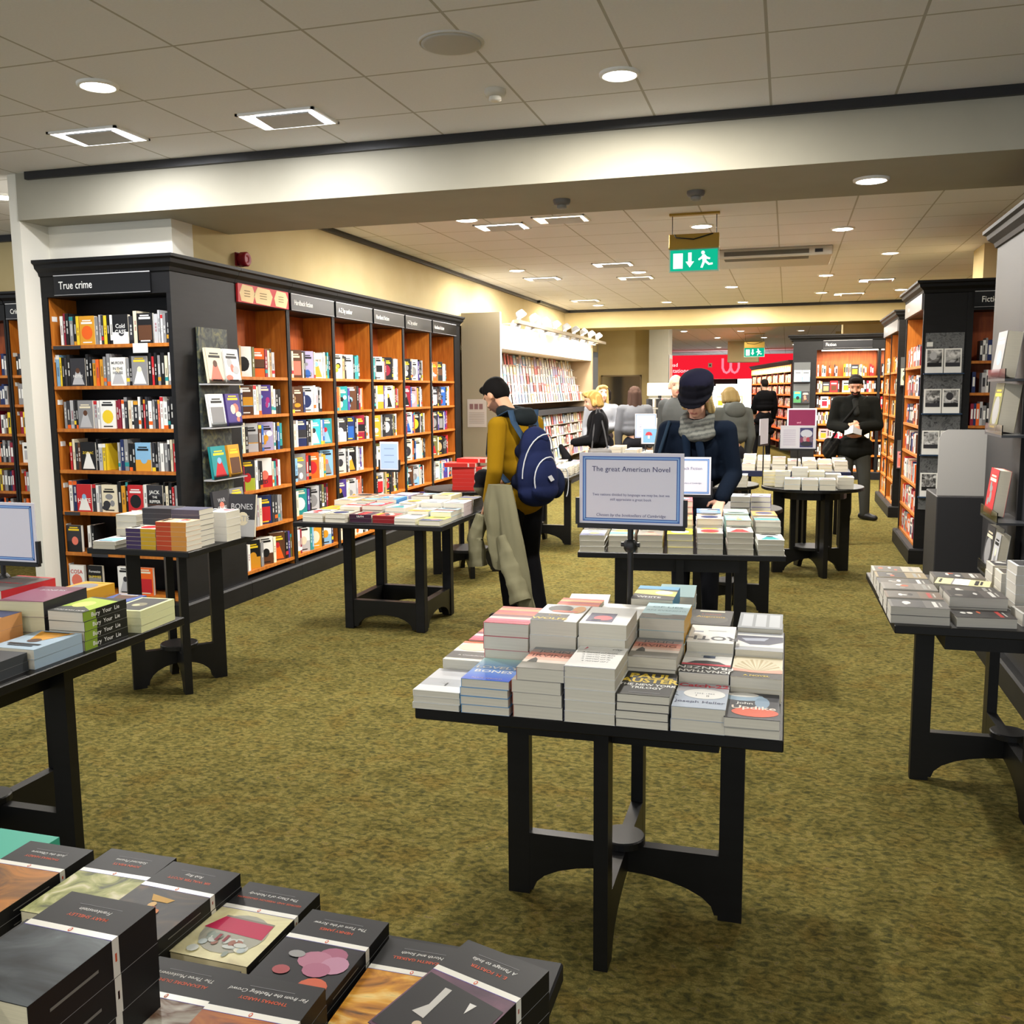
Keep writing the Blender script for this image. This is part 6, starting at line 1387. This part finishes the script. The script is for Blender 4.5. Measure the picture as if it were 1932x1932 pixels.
# ---- the man in the mustard jacket
def mustard():
    t = person((-1.74, 6.20, 0), math.radians(62), 'person in a mustard jacket and dark hood looking down at the flat books')
    p = Pose(1.74); q = p.q
    p.hip = V((0, -.03, .93)); p.chest = V((0, .02, 1.25)); p.neck = V((0, .085, 1.43)); p.head = V((0, .215, 1.565)); p.pitch = -.7
    p.arms[-1] = [V((-.195, .02, 1.37)), V((-.25, -.01, 1.08)), V((-.20, .10, .86))]; p.arms[1] = [V((.195, .04, 1.37)), V((.24, .06, 1.09)), V((.12, .26, .98))]
    p.legs[-1] = [V((-.085, -.02, .88)), V((-.10, .04, .48)), V((-.10, -.01, .085))]; p.legs[1] = [V((.085, -.02, .88)), V((.09, .0, .48)), V((.09, -.10, .085))]
    p.palm[-1] = V((.1, .5, -.8)); p.curl = .9
    body(t, p, '#c99878', '#17130f', '#6b4a3a')
    jacket(t, p, '#94700e', hem=.86, bulk=.96, color=lambda co: C('#86650d'))
    trousers(t, p, '#131316', 1.02); shoes(t, p); hair_cap(t, p, '#0f0d0c')
    P = [('c', V((.06*math.cos(a), .05+.075*math.sin(a), 1.455+.015*math.sin(a))), .042, V((.085*math.cos(a+.55), .05+.09*math.sin(a+.55), 1.45+.015*math.sin(a+.55))), .042) for a in [k*PI*2/12 for k in range(12)]]
    P += [('e', (0, -.055, 1.415), (.11, .055, .06)), ('c', (-.05, -.05, 1.455), .035, (.05, -.05, 1.455), .035)]
    blob('hood', P, .011, C('#1b2022'), M_CLOTH, t, 3)
    def sc(co):
        if .655 < co.z < .668 : return C('white')
        if .625 < co.z < .640: return C('yellow')
        return C('#121214')
    blob('scarf', [('c', (-.05, .13, 1.40), .035, (-.06, .19, 1.15), .038), ('c', (-.06, .19, 1.15), .036, (-.055, .20, .85), .036), ('c', (-.055, .20, .85), .034, (-.05, .205, .56), .038), ('c', (-.085, .19, 1.1), .03, (-.085, .205, .58), .03)], .010, sc, M_CLOTH, t, 2)
    # things carried
    M = TR(-1.80, 6.20, 0, rz=math.radians(62))
    b = empty('backpack', (-1.80, 6.20, 0), math.radians(62)); nv = C('#1b2242'); dk = C('#12172a')
    blob('main_bag', [('e', (0.0, -.235, 1.05), (.165, .115, .215)), ('e', (0, -.22, 1.22), (.125, .095, .15)), ('e', (0, -.24, .93), (.16, .11, .10)), ('c', (-.08, -.15, 1.0), .06, (.1, -.15, 1.0), .06), ('c', (-.05, -.15, 1.2), .055, (.07, -.15, 1.2), .055)], .012, lambda co: nv if co.y < -.2 else dk, M_CLOTH, b, 4)
    fp = blob('front_pocket', [('e', (-.02, -.335, 1.03), (.115, .05, .135)), ('e', (-.02, -.33, .95), (.12, .055, .075))], .010, nv, M_CLOTH, b, 3)
    blob('side_pocket', [('e', (.165, -.25, .98), (.05, .085, .11))], .010, C('#1a2138'), M_CLOTH, b, 3)
    pip = C('#b9bcc0')
    def arc(cx, cz, rx, rz_, y, a0, a1, n=16, dy=0): return [(cx+rx*math.cos(a0+(a1-a0)*k/n), y+dy*abs(math.cos(a0+(a1-a0)*k/n)), cz+rz_*math.sin(a0+(a1-a0)*k/n)) for k in range(n+1)]
    m = MB(); m.tube(arc(-.02, 1.02, .112, .15, -.372, -.35, PI+.35, dy=.035), .0045, pip, M_CLOTH, 6); m.tube(arc(0, 1.03, .158, .29, -.338, .0, PI, dy=.085), .0045, pip, M_CLOTH, 6); m.tube(arc(.19, .98, .035, .1, -.32, -1.2, PI/2+.6), .004, pip, M_CLOTH, 6); m.obj('piping', fp)
    m = MB(); y = -.3935; m.add([(-.065, y, 1.045), (-.03, y, 1.055), (-.0, y, 1.02), (-.035, y, 1.01)], [(0, 1, 2, 3)], C('silver'), M_SATIN); m.obj('emblem', fp); m = MB(); m.add([(.2, -.325, 1.0), (.215, -.315, 1.02), (.222, -.30, .98), (.206, -.31, .96)], [(0, 1, 2, 3)], C('silver'), M_SATIN); m.obj('emblem', b)
    st = C('#2f4258')
    for s in (-1, 1):
        pts = [V((s*.07, -.19, 1.28)), V((s*.105, -.125, 1.40)), V((s*.125, -.03, 1.475)), V((s*.14, .07, 1.43)), V((s*.165, .125, 1.32)), V((s*.185, .12, 1.18)), V((s*.19, .02, 1.06)), V((s*.15, -.11, 1.0))]
        m = MB()
        pts = [v+V((.03, -.058, 0)) if v.y > -.1 else v for v in pts]
        for i in range(len(pts)-1):
            a, c = pts[i], pts[i+1]; w = V((.028, 0, 0)); o_ = V((0, 0, .006))
            m.add([a-w, a+w, c+w, c-w, a-w-o_, a+w-o_, c+w-o_, c-w-o_], [(0, 1, 2, 3), (7, 6, 5, 4), (0, 3, 7, 4), (1, 5, 6, 2)], st, M_CLOTH, True)
        m.obj('strap', b)
    m = MB(); m.tube([(-.03, -.2, 1.32), (-.03, -.2, 1.37), (.03, -.2, 1.37), (.03, -.2, 1.32)], .008, C('black'), M_CLOTH, 6); m.obj('grab_handle', b)
    tag(b, 'navy blue backpack with pale piping on the mustard jacketed back', 'backpack')
    be = lambda co: C('#8f8b6c')
    P = []
    c = empty('coat', (-1.66, 6.13, 0), math.radians(62)); m = MB(); NU, NV = 72, 26; vs = []
    for j in range(NV+1):
        v = j/NV; e = v**.8
        cy = .03-.15*v; cx = -.245-.035*math.sin(PI*v); hw = .10+.115*math.sin(min(1, v*1.35)*PI/2)-.015*v; th = .045+.03*v; zc = .99-.66*v
        for k in range(NU):
            a = 2*PI*k/NU; y = math.cos(a); x = math.sin(a)
            f = e*(.55*math.sin(5*a+1.2*v)+.34*math.sin(9*a-2.2*v+.7)+.16*math.sin(14*a+3*v)); f2 = .05*e*math.sin(6*a+.4)
            zz = zc+v*(.34*y*hw/.2+.045*math.sin(4*a+1)+.03*math.sin(7*a)) + .012*math.sin(9*v*PI+3*y)*e
            vs.append((cx+x*th*(1+f)+.008*math.sin(11*v+4*y)*e, cy+y*hw*(1+f2), zz))
    fs = [(q*NU+k, q*NU+(k+1) % NU, (q+1)*NU+(k+1) % NU, (q+1)*NU+k) for q in range(NV) for k in range(NU)]
    be = C('#6f6b54'); m.add(vs, fs, be, M_CLOTH, True); m.add(vs, [tuple(reversed(range(NU)))], be, M_CLOTH, True)
    lo = [V(p)+V((0, 0, .045)) for p in vs[-NU:]]; m.add(lo, [tuple(range(NU))], C('#2e2c24'), M_CLOTH)
    m.obj('cloth', c)
    def slv(pts, r, dark):
        m = MB(); n = 20; vs = []
        P_ = [V(p) for p in pts]
        for q in range(25):
            t_ = q/24*(len(P_)-1); i_ = min(int(t_), len(P_)-2); p_ = P_[i_].lerp(P_[i_+1], t_-i_); d = (P_[i_+1]-P_[i_]).normalized(); u = d.orthogonal().normalized(); w = d.cross(u)
            rr = r*(.82+.25*q/24)*(1+.028*math.sin(q*1.1+1)+.018*math.sin(q*2.3))
            for k in range(n):
                a = 2*PI*k/n; vs.append(p_+(u*math.cos(a)*1.0+w*math.sin(a))*rr*(1+.09*math.sin(3*a+q*.35)+.05*math.sin(5*a-q*.6)))
        m.add(vs, [(q*n+k, q*n+(k+1) % n, (q+1)*n+(k+1) % n, (q+1)*n+k) for q in range(24) for k in range(n)], C('#757159'), M_CLOTH, True)
        d = (P_[-1]-P_[-2]).normalized()*.012; m.add([v-d for v in vs[-n:]], [tuple(range(n))], C('#24221c'), M_CLOTH); m.add(vs, [tuple(reversed(range(n)))], C('#757159'), M_CLOTH); m.obj('sleeve', c)
    slv([(-.285, .155, .78), (-.32, .19, .62), (-.325, .165, .44)], .056, 0); slv([(-.30, -.06, .66), (-.325, -.15, .46), (-.33, -.24, .26)], .066, 0)
    tag(c, 'beige raincoat hanging folded over the forearm of the mustard jacket', 'coat')
    g = empty('woolly_hat', (-1.76, 6.20, 0), math.radians(62)); blob('knit', [('e', (-.03, .30, 1.0), (.075, .06, .06)), ('e', (.05, .30, .96), (.07, .06, .07)), ('c', (-.05, .32, .93), .045, (.02, .33, .88), .04)], .010, lambda co: C('#6a6550') if co.z < .93 else C('#1a1a1c'), M_CLOTH, g, 2)
    tag(g, 'bundled dark woolly hat held in front of the mustard jacket', 'hat')
mustard()

# ---- the woman with the dark hat
def hat_woman():
    L = (-.55, 6.20, 0)
    t = person(L, PI, 'person in a navy coat, grey scarf and dark hat reaching down to the books')
    p = Pose(1.68); p.hip = V((0, -.04, .90)); p.chest = V((0, -.0, 1.22)); p.neck = V((-.005, .05, 1.40)); p.head = V((.0, .12, 1.545)); p.pitch = -.55; p.yaw = -.15; p.sw = .17
    p.arms[-1] = [V((-.185, .02, 1.34)), V((-.235, .03, 1.06)), V((-.165, .24, .915))]; p.arms[1] = [V((.185, .02, 1.34)), V((.235, .05, 1.08)), V((.12, .21, 1.02))]
    p.palm[-1] = V((.05, .75, -.35)); p.palm[1] = V((-.6, .5, -.2)); p.curl = .35
    body(t, p, '#d9a890', '#cbb27a')
    jacket(t, p, '#0b1320', hem=.56, bulk=1.02, name='coat', skirt=.02, color=lambda co: C('#0a1320'))
    trousers(t, p, '#15161a'); shoes(t, p)
    H = p.HM(); q = p.q; hp = lambda x, y, z: tuple(H @ (V((x, y, z))*q))
    P = [('c', hp(.07, -.02, .0), .028, hp(.085, -.03, -.09), .024), ('c', hp(-.07, -.02, .0), .028, hp(-.09, -.03, -.10), .026), ('c', hp(-.04, -.07, 0), .035, hp(-.06, -.075, -.1), .03), ('c', hp(.04, -.07, 0), .035, hp(.05, -.075, -.1), .03)]
    blob('hair', P, .009, lambda co: C('#b89f68') if math.sin(co.x*170) > 0 else C('#d8c48a'), M_HAIR, t, 2)
    R = (p.pitch, 0, p.yaw)
    blob('hat', [('e', hp(0, -.012, .075), (.112, .125, .08), R), ('e', hp(0, -.02, .12), (.11, .118, .06), R), ('e', hp(0, .035, .045), (.112, .105, .020), R), ('e', hp(0, .08, .03), (.09, .08, .012), (p.pitch-.15, 0, p.yaw))], .008, lambda co: C('#10101f') if co.z > 1.62 else C('#0b0b12'), M_CLOTH, t, 2)
    P = []
    for lv, (rr, z, r) in enumerate([(.078, 1.385, .036), (.088, 1.345, .038), (.08, 1.42, .03)]):
        for k in range(14):
            a, b = 2*PI*k/14, 2*PI*(k+1)/14; f = lambda a: (-.005+rr*math.cos(a), .055+rr*math.sin(a), z-.03*math.sin(a)+.012*math.cos(a+lv)); P.append(('c', f(a), r, f(b), r))
    blob('scarf', P, .009, lambda co: C('#6b6c66') if math.sin(co.z*210+co.x*40) > -.3 else C('#4d4f4c'), M_CLOTH, t, 1)
    blob('lapel', [('c', (-.02, .135, 1.30), .03, (-.05, .155, 1.12), .022), ('c', (.06, .135, 1.30), .03, (.04, .155, 1.12), .022)], .010, C('#101c2c'), M_CLOTH, t, 2)
    b = empty('shoulder_bag', L, PI); blob('bag_body', [('e', (.16, .20, .93), (.13, .06, .10)), ('c', (.06, .2, .98), .05, (.24, .2, .98), .05)], .012, C('#1d1a1c'), M_CLOTH, b, 3)
    m = MB(); m.tube([(.25, .14, 1.0), (.225, .135, 1.2), (.17, .08, 1.40)], .012, C('#22303f'), M_CLOTH, 6); m.obj('strap', b); tag(b, 'dark shoulder bag at the waist of the navy coat', 'bag')
hat_woman()

# ---- the man reading by the fiction bookcase
def reader():
    L = (.80, 12.28, 0)
    t = person(L, PI-.12, 'person in a black jacket reading a small book before the far fiction case')
    p = Pose(1.80); p.neck = V((0, .03, 1.49)); p.head = V((0, .095, 1.625)); p.pitch = -.45; p.chest = V((0, 0, 1.30)); p.hip = V((0, -.01, .96))
    p.arms[-1] = [V((-.20, .0, 1.43)), V((-.265, .03, 1.15)), V((-.075, .24, 1.14))]; p.arms[1] = [V((.20, .0, 1.43)), V((.265, .03, 1.15)), V((.06, .25, 1.12))]
    p.palm[-1] = V((.75, .3, .05)); p.palm[1] = V((-.75, .3, .0)); p.curl = 1.0
    p.legs[-1] = [V((-.09, 0, .9)), V((-.13, .03, .5)), V((-.15, .02, .09))]; p.legs[1] = [V((.09, 0, .9)), V((.08, .05, .5)), V((.06, .0, .09))]; p.toe[-1] = V((-.9, .7, 0))
    body(t, p, '#d29a80', '#17120f', '#1d1714')
    jacket(t, p, '#131412', hem=.80, bulk=1.13, skirt=.01); trousers(t, p, '#3a3b38', 1.08); shoes(t, p); hair_cap(t, p, '#14100e')
    blob('scarf', [('c', (-.05, .03, 1.46), .05, (.05, .03, 1.46), .05), ('c', (0, .09, 1.44), .045, (-.02, .13, 1.30), .04)], .011, C('#232423'), M_CLOTH, t, 2)
    b = empty('paperback', L, PI-.12); m = MB()
    for s in (-1, 1):
        m.T = TR(0, .31, 1.13) @ Euler((-.9, 0, 0)).to_matrix().to_4x4() @ TR(rz=0) @ Euler((0, s*.45, 0)).to_matrix().to_4x4(); m.box((0 if s > 0 else -.105, -.075, -.004), (.105 if s > 0 else 0, .075, .004), C('#b9bcc0') if s > 0 else C('#8a8c90'), M_SATIN)
    m.obj('open_pages', b); tag(b, 'small open paperback held by the reading man', 'book')
    g = empty('messenger_bag', L, PI-.12); blob('bag_body', [('e', (.27, .06, .86), (.10, .09, .13)), ('c', (.2, .06, .95), .05, (.3, .06, .95), .05)], .014, lambda co: C('#2a2a28') if math.sin(co.x*90+co.z*60) > .6 else C('#171717'), M_CLOTH, g, 3)
    m = MB(); m.tube([(.27, .1, .96), (.16, .15, 1.15), (0, .15, 1.36), (-.13, .05, 1.49)], .014, C('#1a1a1a'), M_CLOTH, 6); m.obj('strap', g); tag(g, 'dark messenger bag at the hip of the reading man', 'bag')
reader()

# ---- the others, further off
def bystander(loc, rz, label, H, coat, hem, hairc, style, skin='#dcae94', bulk=1.05, tr='#1c1c20', pose=None, skirt=.0, streak=None, beard=None, cname='coat'):
    t = person(loc, rz, label); p = Pose(H)
    if pose: pose(p)
    body(t, p, skin, hairc if style != 'long' else '#6a4a30', beard, voxel=.012); jacket(t, p, coat, hem=hem, bulk=bulk, skirt=skirt, name=cname, voxel=.014); trousers(t, p, tr); shoes(t, p); hair_cap(t, p, hairc, style, streak); return t, p
def po5(p): p.pitch = -.3; p.head += V((0, .03, -.01)); p.arms[-1] = [V((-.185, 0, 1.30)), V((-.22, .06, 1.05)), V((-.16, .28, 1.02))]; p.arms[1] = [V((.185, 0, 1.30)), V((.22, .06, 1.05)), V((.16, .26, 1.0))]
bystander((-2.06, 10.62, 0), PI/2+.25, 'person with short blonde hair in a black puffer coat facing the card wall', 1.62, '#121214', .55, '#a8884a', 'bob', pose=po5, skirt=.015, bulk=1.08, streak='#c4a868')
def handbag():
    b = empty('handbag', (-2.06, 10.62, 0), PI/2+.25); blob('bag_body', [('e', (-.27, -.02, .87), (.05, .13, .10)), ('c', (-.27, -.1, .92), .045, (-.27, .08, .92), .045)], .012, C('#6a6866'), M_SATIN, b, 3)
    m = MB(); m.tube([(-.27, .08, .94), (-.26, .06, 1.15), (-.20, .02, 1.40)], .010, C('#4a4a4c'), M_CLOTH, 6); m.tube([(-.27, -.1, .94), (-.26, -.06, 1.15), (-.20, -.0, 1.40)], .010, C('#4a4a4c'), M_CLOTH, 6); m.obj('strap', b); tag(b, 'grey leather handbag at the side of the black puffer coat', 'bag')
    u = empty('folded_umbrella', (-2.06, 10.62, 0), PI/2+.25); blob('canopy', [('c', (-.18, .42, .98), .03, (-.17, .36, .86), .055), ('c', (-.17, .36, .86), .05, (-.17, .33, .80), .03)], .010, C('#19191b'), M_CLOTH, u, 2); tag(u, 'folded black umbrella held out in front of the puffer coat', 'bag')
handbag()
def po6(p): p.pitch = .05; p.yaw = .35; p.arms[-1] = [V((-.18, 0, 1.34)), V((-.23, .03, 1.08)), V((-.05, .24, 1.08))]
bystander((-2.52, 13.3, 0), PI+.2, 'person with long blonde hair and grey coat looking towards the cards', 1.68, '#7c7e82', .52, '#a08450', 'long', pose=po6, skirt=.02)
b_ = MB(); b_.box((-.06, -.012, -.09), (.06, .012, .09), C('#8e2a2e'), M_SATIN); o = b_.obj('notebook'); o.matrix_world = TR(-2.44, 13.0, 1.10, rx=.3, rz=.5); tag(o, 'dark red notebook held by the blonde person in grey', 'book')
bystander((-2.02, 13.1, 0), .25, 'person with long brown hair and grey belted coat seen from behind', 1.66, '#56575a', .45, '#3a2a22', 'long', skirt=.03, bulk=1.1)
def po8(p): p.yaw = .9; p.pitch = -.1
bystander((-1.16, 10.6, 0), PI-.6, 'balding person in a grey coat half hidden by the dark hat', 1.78, '#4c4e4d', .6, '#6a6460', 'bald', pose=po8)
def po9(p): p.pitch = -.5; p.head += V((0, .05, -.03))
t9, p9 = bystander((-.60, 11.2, 0), .5, 'person in a grey hooded coat seen from behind beyond the hat', 1.66, '#4c4e4a', .5, '#7d6a42', 'bob', pose=po9)
blob('hood', [('e', (0, -.08, 1.36), (.13, .07, .10)), ('c', (-.08, -.03, 1.40), .05, (.08, -.03, 1.40), .05)], .013, C('#4c4e4a'), M_CLOTH, t9, 3)
def po10(p): p.legs[-1] = [V((-.09, 0, .9)), V((-.14, .1, .49)), V((-.17, .12, .085))]; p.pitch = -.2; p.arms[-1] = [V((-.185, 0, 1.38)), V((-.25, .05, 1.12)), V((-.15, .25, 1.05))]
bystander((-.52, 23.4, 0), .35, 'distant person in a long black coat looking at the lit red bookcase', 1.84, '#0d0d10', .55, '#1a1614', 'short', pose=po10, bulk=1.2, skirt=.02)
bystander((-3.0, 16.2, 0), PI/2, 'distant dark haired person beside the accessories spinner', 1.66, '#2a2224', .7, '#1c1512', 'bob')
# ------------------------------------------------------------------ the far end of the shop
def far_end():
    t = empty('red_fascia', (0, 38.0, 0)); m = MB(); m.box((-5.4, 0, 2.0), (1.5, .1, 2.93), (0, 0, 0), emit_mat('backlit red sign', lin('#cf1a2a'), 1.0)); m.obj('panel', t)
    m = MB(); pk = C('#f08a90')
    for k in range(2):
        x = -2.14+.31*(k-.5); m.tube([(x-.15, -.03, 2.79), (x-.15, -.03, 2.42), (x-.09, -.03, 2.28), (x, -.03, 2.23), (x+.09, -.03, 2.28), (x+.15, -.03, 2.42), (x+.15, -.03, 2.79)], .045, pk, emit_mat('backlit pink letter', lin('#f0788a'), 1.0) if k == 0 else bpy.data.materials['backlit pink letter'], 8)
    m.obj('letter', t)
    m = MB(); lt = emit_mat('backlit white lettering', (1, .85, .85), .9); m.text('stationery', .22, TR(-4.0, -.01, 2.33, PI/2), C('white'), lt); m.text('read', .2, TR(-4.35, -.01, 2.56, PI/2), C('white'), lt); m.obj('lettering', t)
    m = MB(); m.box((-3.0, -.02, 2.45), (-2.85, -.005, 2.62), C('cream'), M_SATIN); m.box((-2.95, -.025, 2.5), (-2.9, -.02, 2.57), C('black'), M_SATIN); m.obj('notice', t)
    tag(t, 'wide red fascia with a pink round letter above the far entrance', 'sign')
    g = MB(); g.box((-2.9, 39.4, .05), (-1.0, 39.45, 2.0), (1, 1, 1), emit_mat('daylit shop front', (.95, .97, 1.0), 5)); struct(g.obj('window_1'))
    w = MB(); w.box((-6.5, 38.12, 0), (-3.4, 38.3, 2.0), C('#3a3a40'), M_MATTE); w.box((-1.0, 38.12, 0), (2, 38.3, 2.0), C('#4a4048'), M_MATTE); struct(w.obj('wall_entrance'))
    d = MB(); d.box((-2.95, 38.5, 0), (-2.88, 38.56, 2.0), C('#2a2a2e'), M_SATIN); d.box((-1.95, 38.5, 0), (-1.89, 38.56, 2.0), C('#2a2a2e'), M_SATIN); d.box((-1.05, 38.5, 0), (-.98, 38.56, 2.0), C('#2a2a2e'), M_SATIN); d.box((-2.95, 38.5, 1.72), (-1.9, 38.56, 2.0), C('#1c1c22'), M_SATIN); struct(d.obj('door_1'))
    # poster on the column
    p = empty('red_poster', (-2.46, 20.7, 2.05)); m = MB(); m.box((0, -.0, -.3), (.006, .55, .3), C('silver'), M_SATIN); m.box((.007, .06, -.24), (.009, .5, .22), C('#e08078'), M_SATIN); m.obj('sheet', p); tag(p, 'pale red poster on the side of the back column', 'poster')
    # accessories spinner
    s = empty('spinner_rack', (-2.18, 17.0, 0)); part('base', s, lambda m: m.lathe([(.25, 0), (.25, .04), (.04, .08)], (0, 0, 0), C('black'), M_SATIN, 20)); part('pole', s, lambda m: m.tube([(0, 0, .05), (0, 0, 1.72)], .03, C('black'), M_SATIN, 8))
    part('header', s, lambda m: m.box((-.22, -.03, 1.5), (.22, .03, 1.72), C('white'), M_SATIN))
    rng = random.Random(2)
    for r in range(5):
        def hk(m):
            for k in range(8):
                a = 2*PI*k/8; x, y = .2*math.cos(a), .2*math.sin(a); m.tube([(0, 0, 1.45-.18*r), (x, y, 1.45-.18*r)], .005, C('silver'), M_SATIN, 4, False); m.box((x-.035, y-.02, 1.29-.18*r), (x+.035, y+.02, 1.44-.18*r), C(rng.choice(['pink', 'charcoal', 'white', 'crimson', 'silver', 'black'])), M_SATIN)
        part('hook_tier', s, hk)
    tag(s, 'tall accessories spinner rack in front of the back column', 'spinner rack')
    # white book dump bin
    b = empty('dump_bin', (-.86, 15.0, 0)); part('header', b, lambda m: (m.box((-.2, -.02, 1.50), (.2, .02, 1.68), C('white'), M_SATIN), m.add([(-.05, -.022, 1.6), (.0, -.022, 1.625), (.05, -.022, 1.6), (.0, -.022, 1.59)], [(0, 1, 2, 3)], C('charcoal'), M_SATIN)))
    part('tray', b, lambda m: (m.box((-.2, -.2, .85), (.2, .2, .9), C('silver'), M_SATIN), m.box((-.2, .16, .9), (.2, .2, 1.5), lin('#c9b89a'), M_SATIN), m.box((-.2, -.2, .9), (-.19, .2, 1.35), C('silver'), M_SATIN), m.box((.19, -.2, .9), (.2, .2, 1.35), C('silver'), M_SATIN)))
    part('column', b, lambda m: m.box((-.16, -.16, 0), (.16, .16, .85), lin('#8f8a86'), M_SATIN)); tag(b, 'white card dump bin of books behind the hat, right of the hooded coat', 'dump bin')
    for r in range(3):
        for c in range(3):
            m = MB(); m.box((0, 0, 0), (.115, .03, .17), C(['cream', 'red', 'tan', 'silver', 'white', 'pink'][(r*3+c*2) % 6]), M_SATIN); m.box((.02, -.001, .05), (.09, 0, .12), C(['amber', 'charcoal', 'crimson'][c]), M_SATIN); o = m.obj('dump_bin_book'); o.location = (-1.045+.125*c, 14.88+.06*r, .905+.0*r+.2*r if r == 0 else .905+.2*r)
            tag(o, 'small book in the white dump bin, %s tier, %s from its edge' % (ORD[r], ORD[c]), 'book', 'books in the dump bin')
    # mirror wall behind the card wall
    q = empty('wall_mirror', (-3.55, 21.02, 0)); m = MB(); m.box((-.42, 0, .9), (.42, .02, 1.9), lin('#6a6258'), flat_mat('mirror glass', '#9a968e', .08, .5, .9)); m.obj('glass', q); m = MB(); m.box((-.45, -.005, .87), (-.42, .03, 1.93), lin('#7a6a50'), M_SATIN); m.box((.42, -.005, .87), (.45, .03, 1.93), lin('#7a6a50'), M_SATIN); m.box((-.45, -.005, 1.9), (.45, .03, 1.93), lin('#7a6a50'), M_SATIN); m.obj('frame', q)
    tag(q, 'wide mirror below the cream wall at the end of the card wall', 'mirror')
far_end()
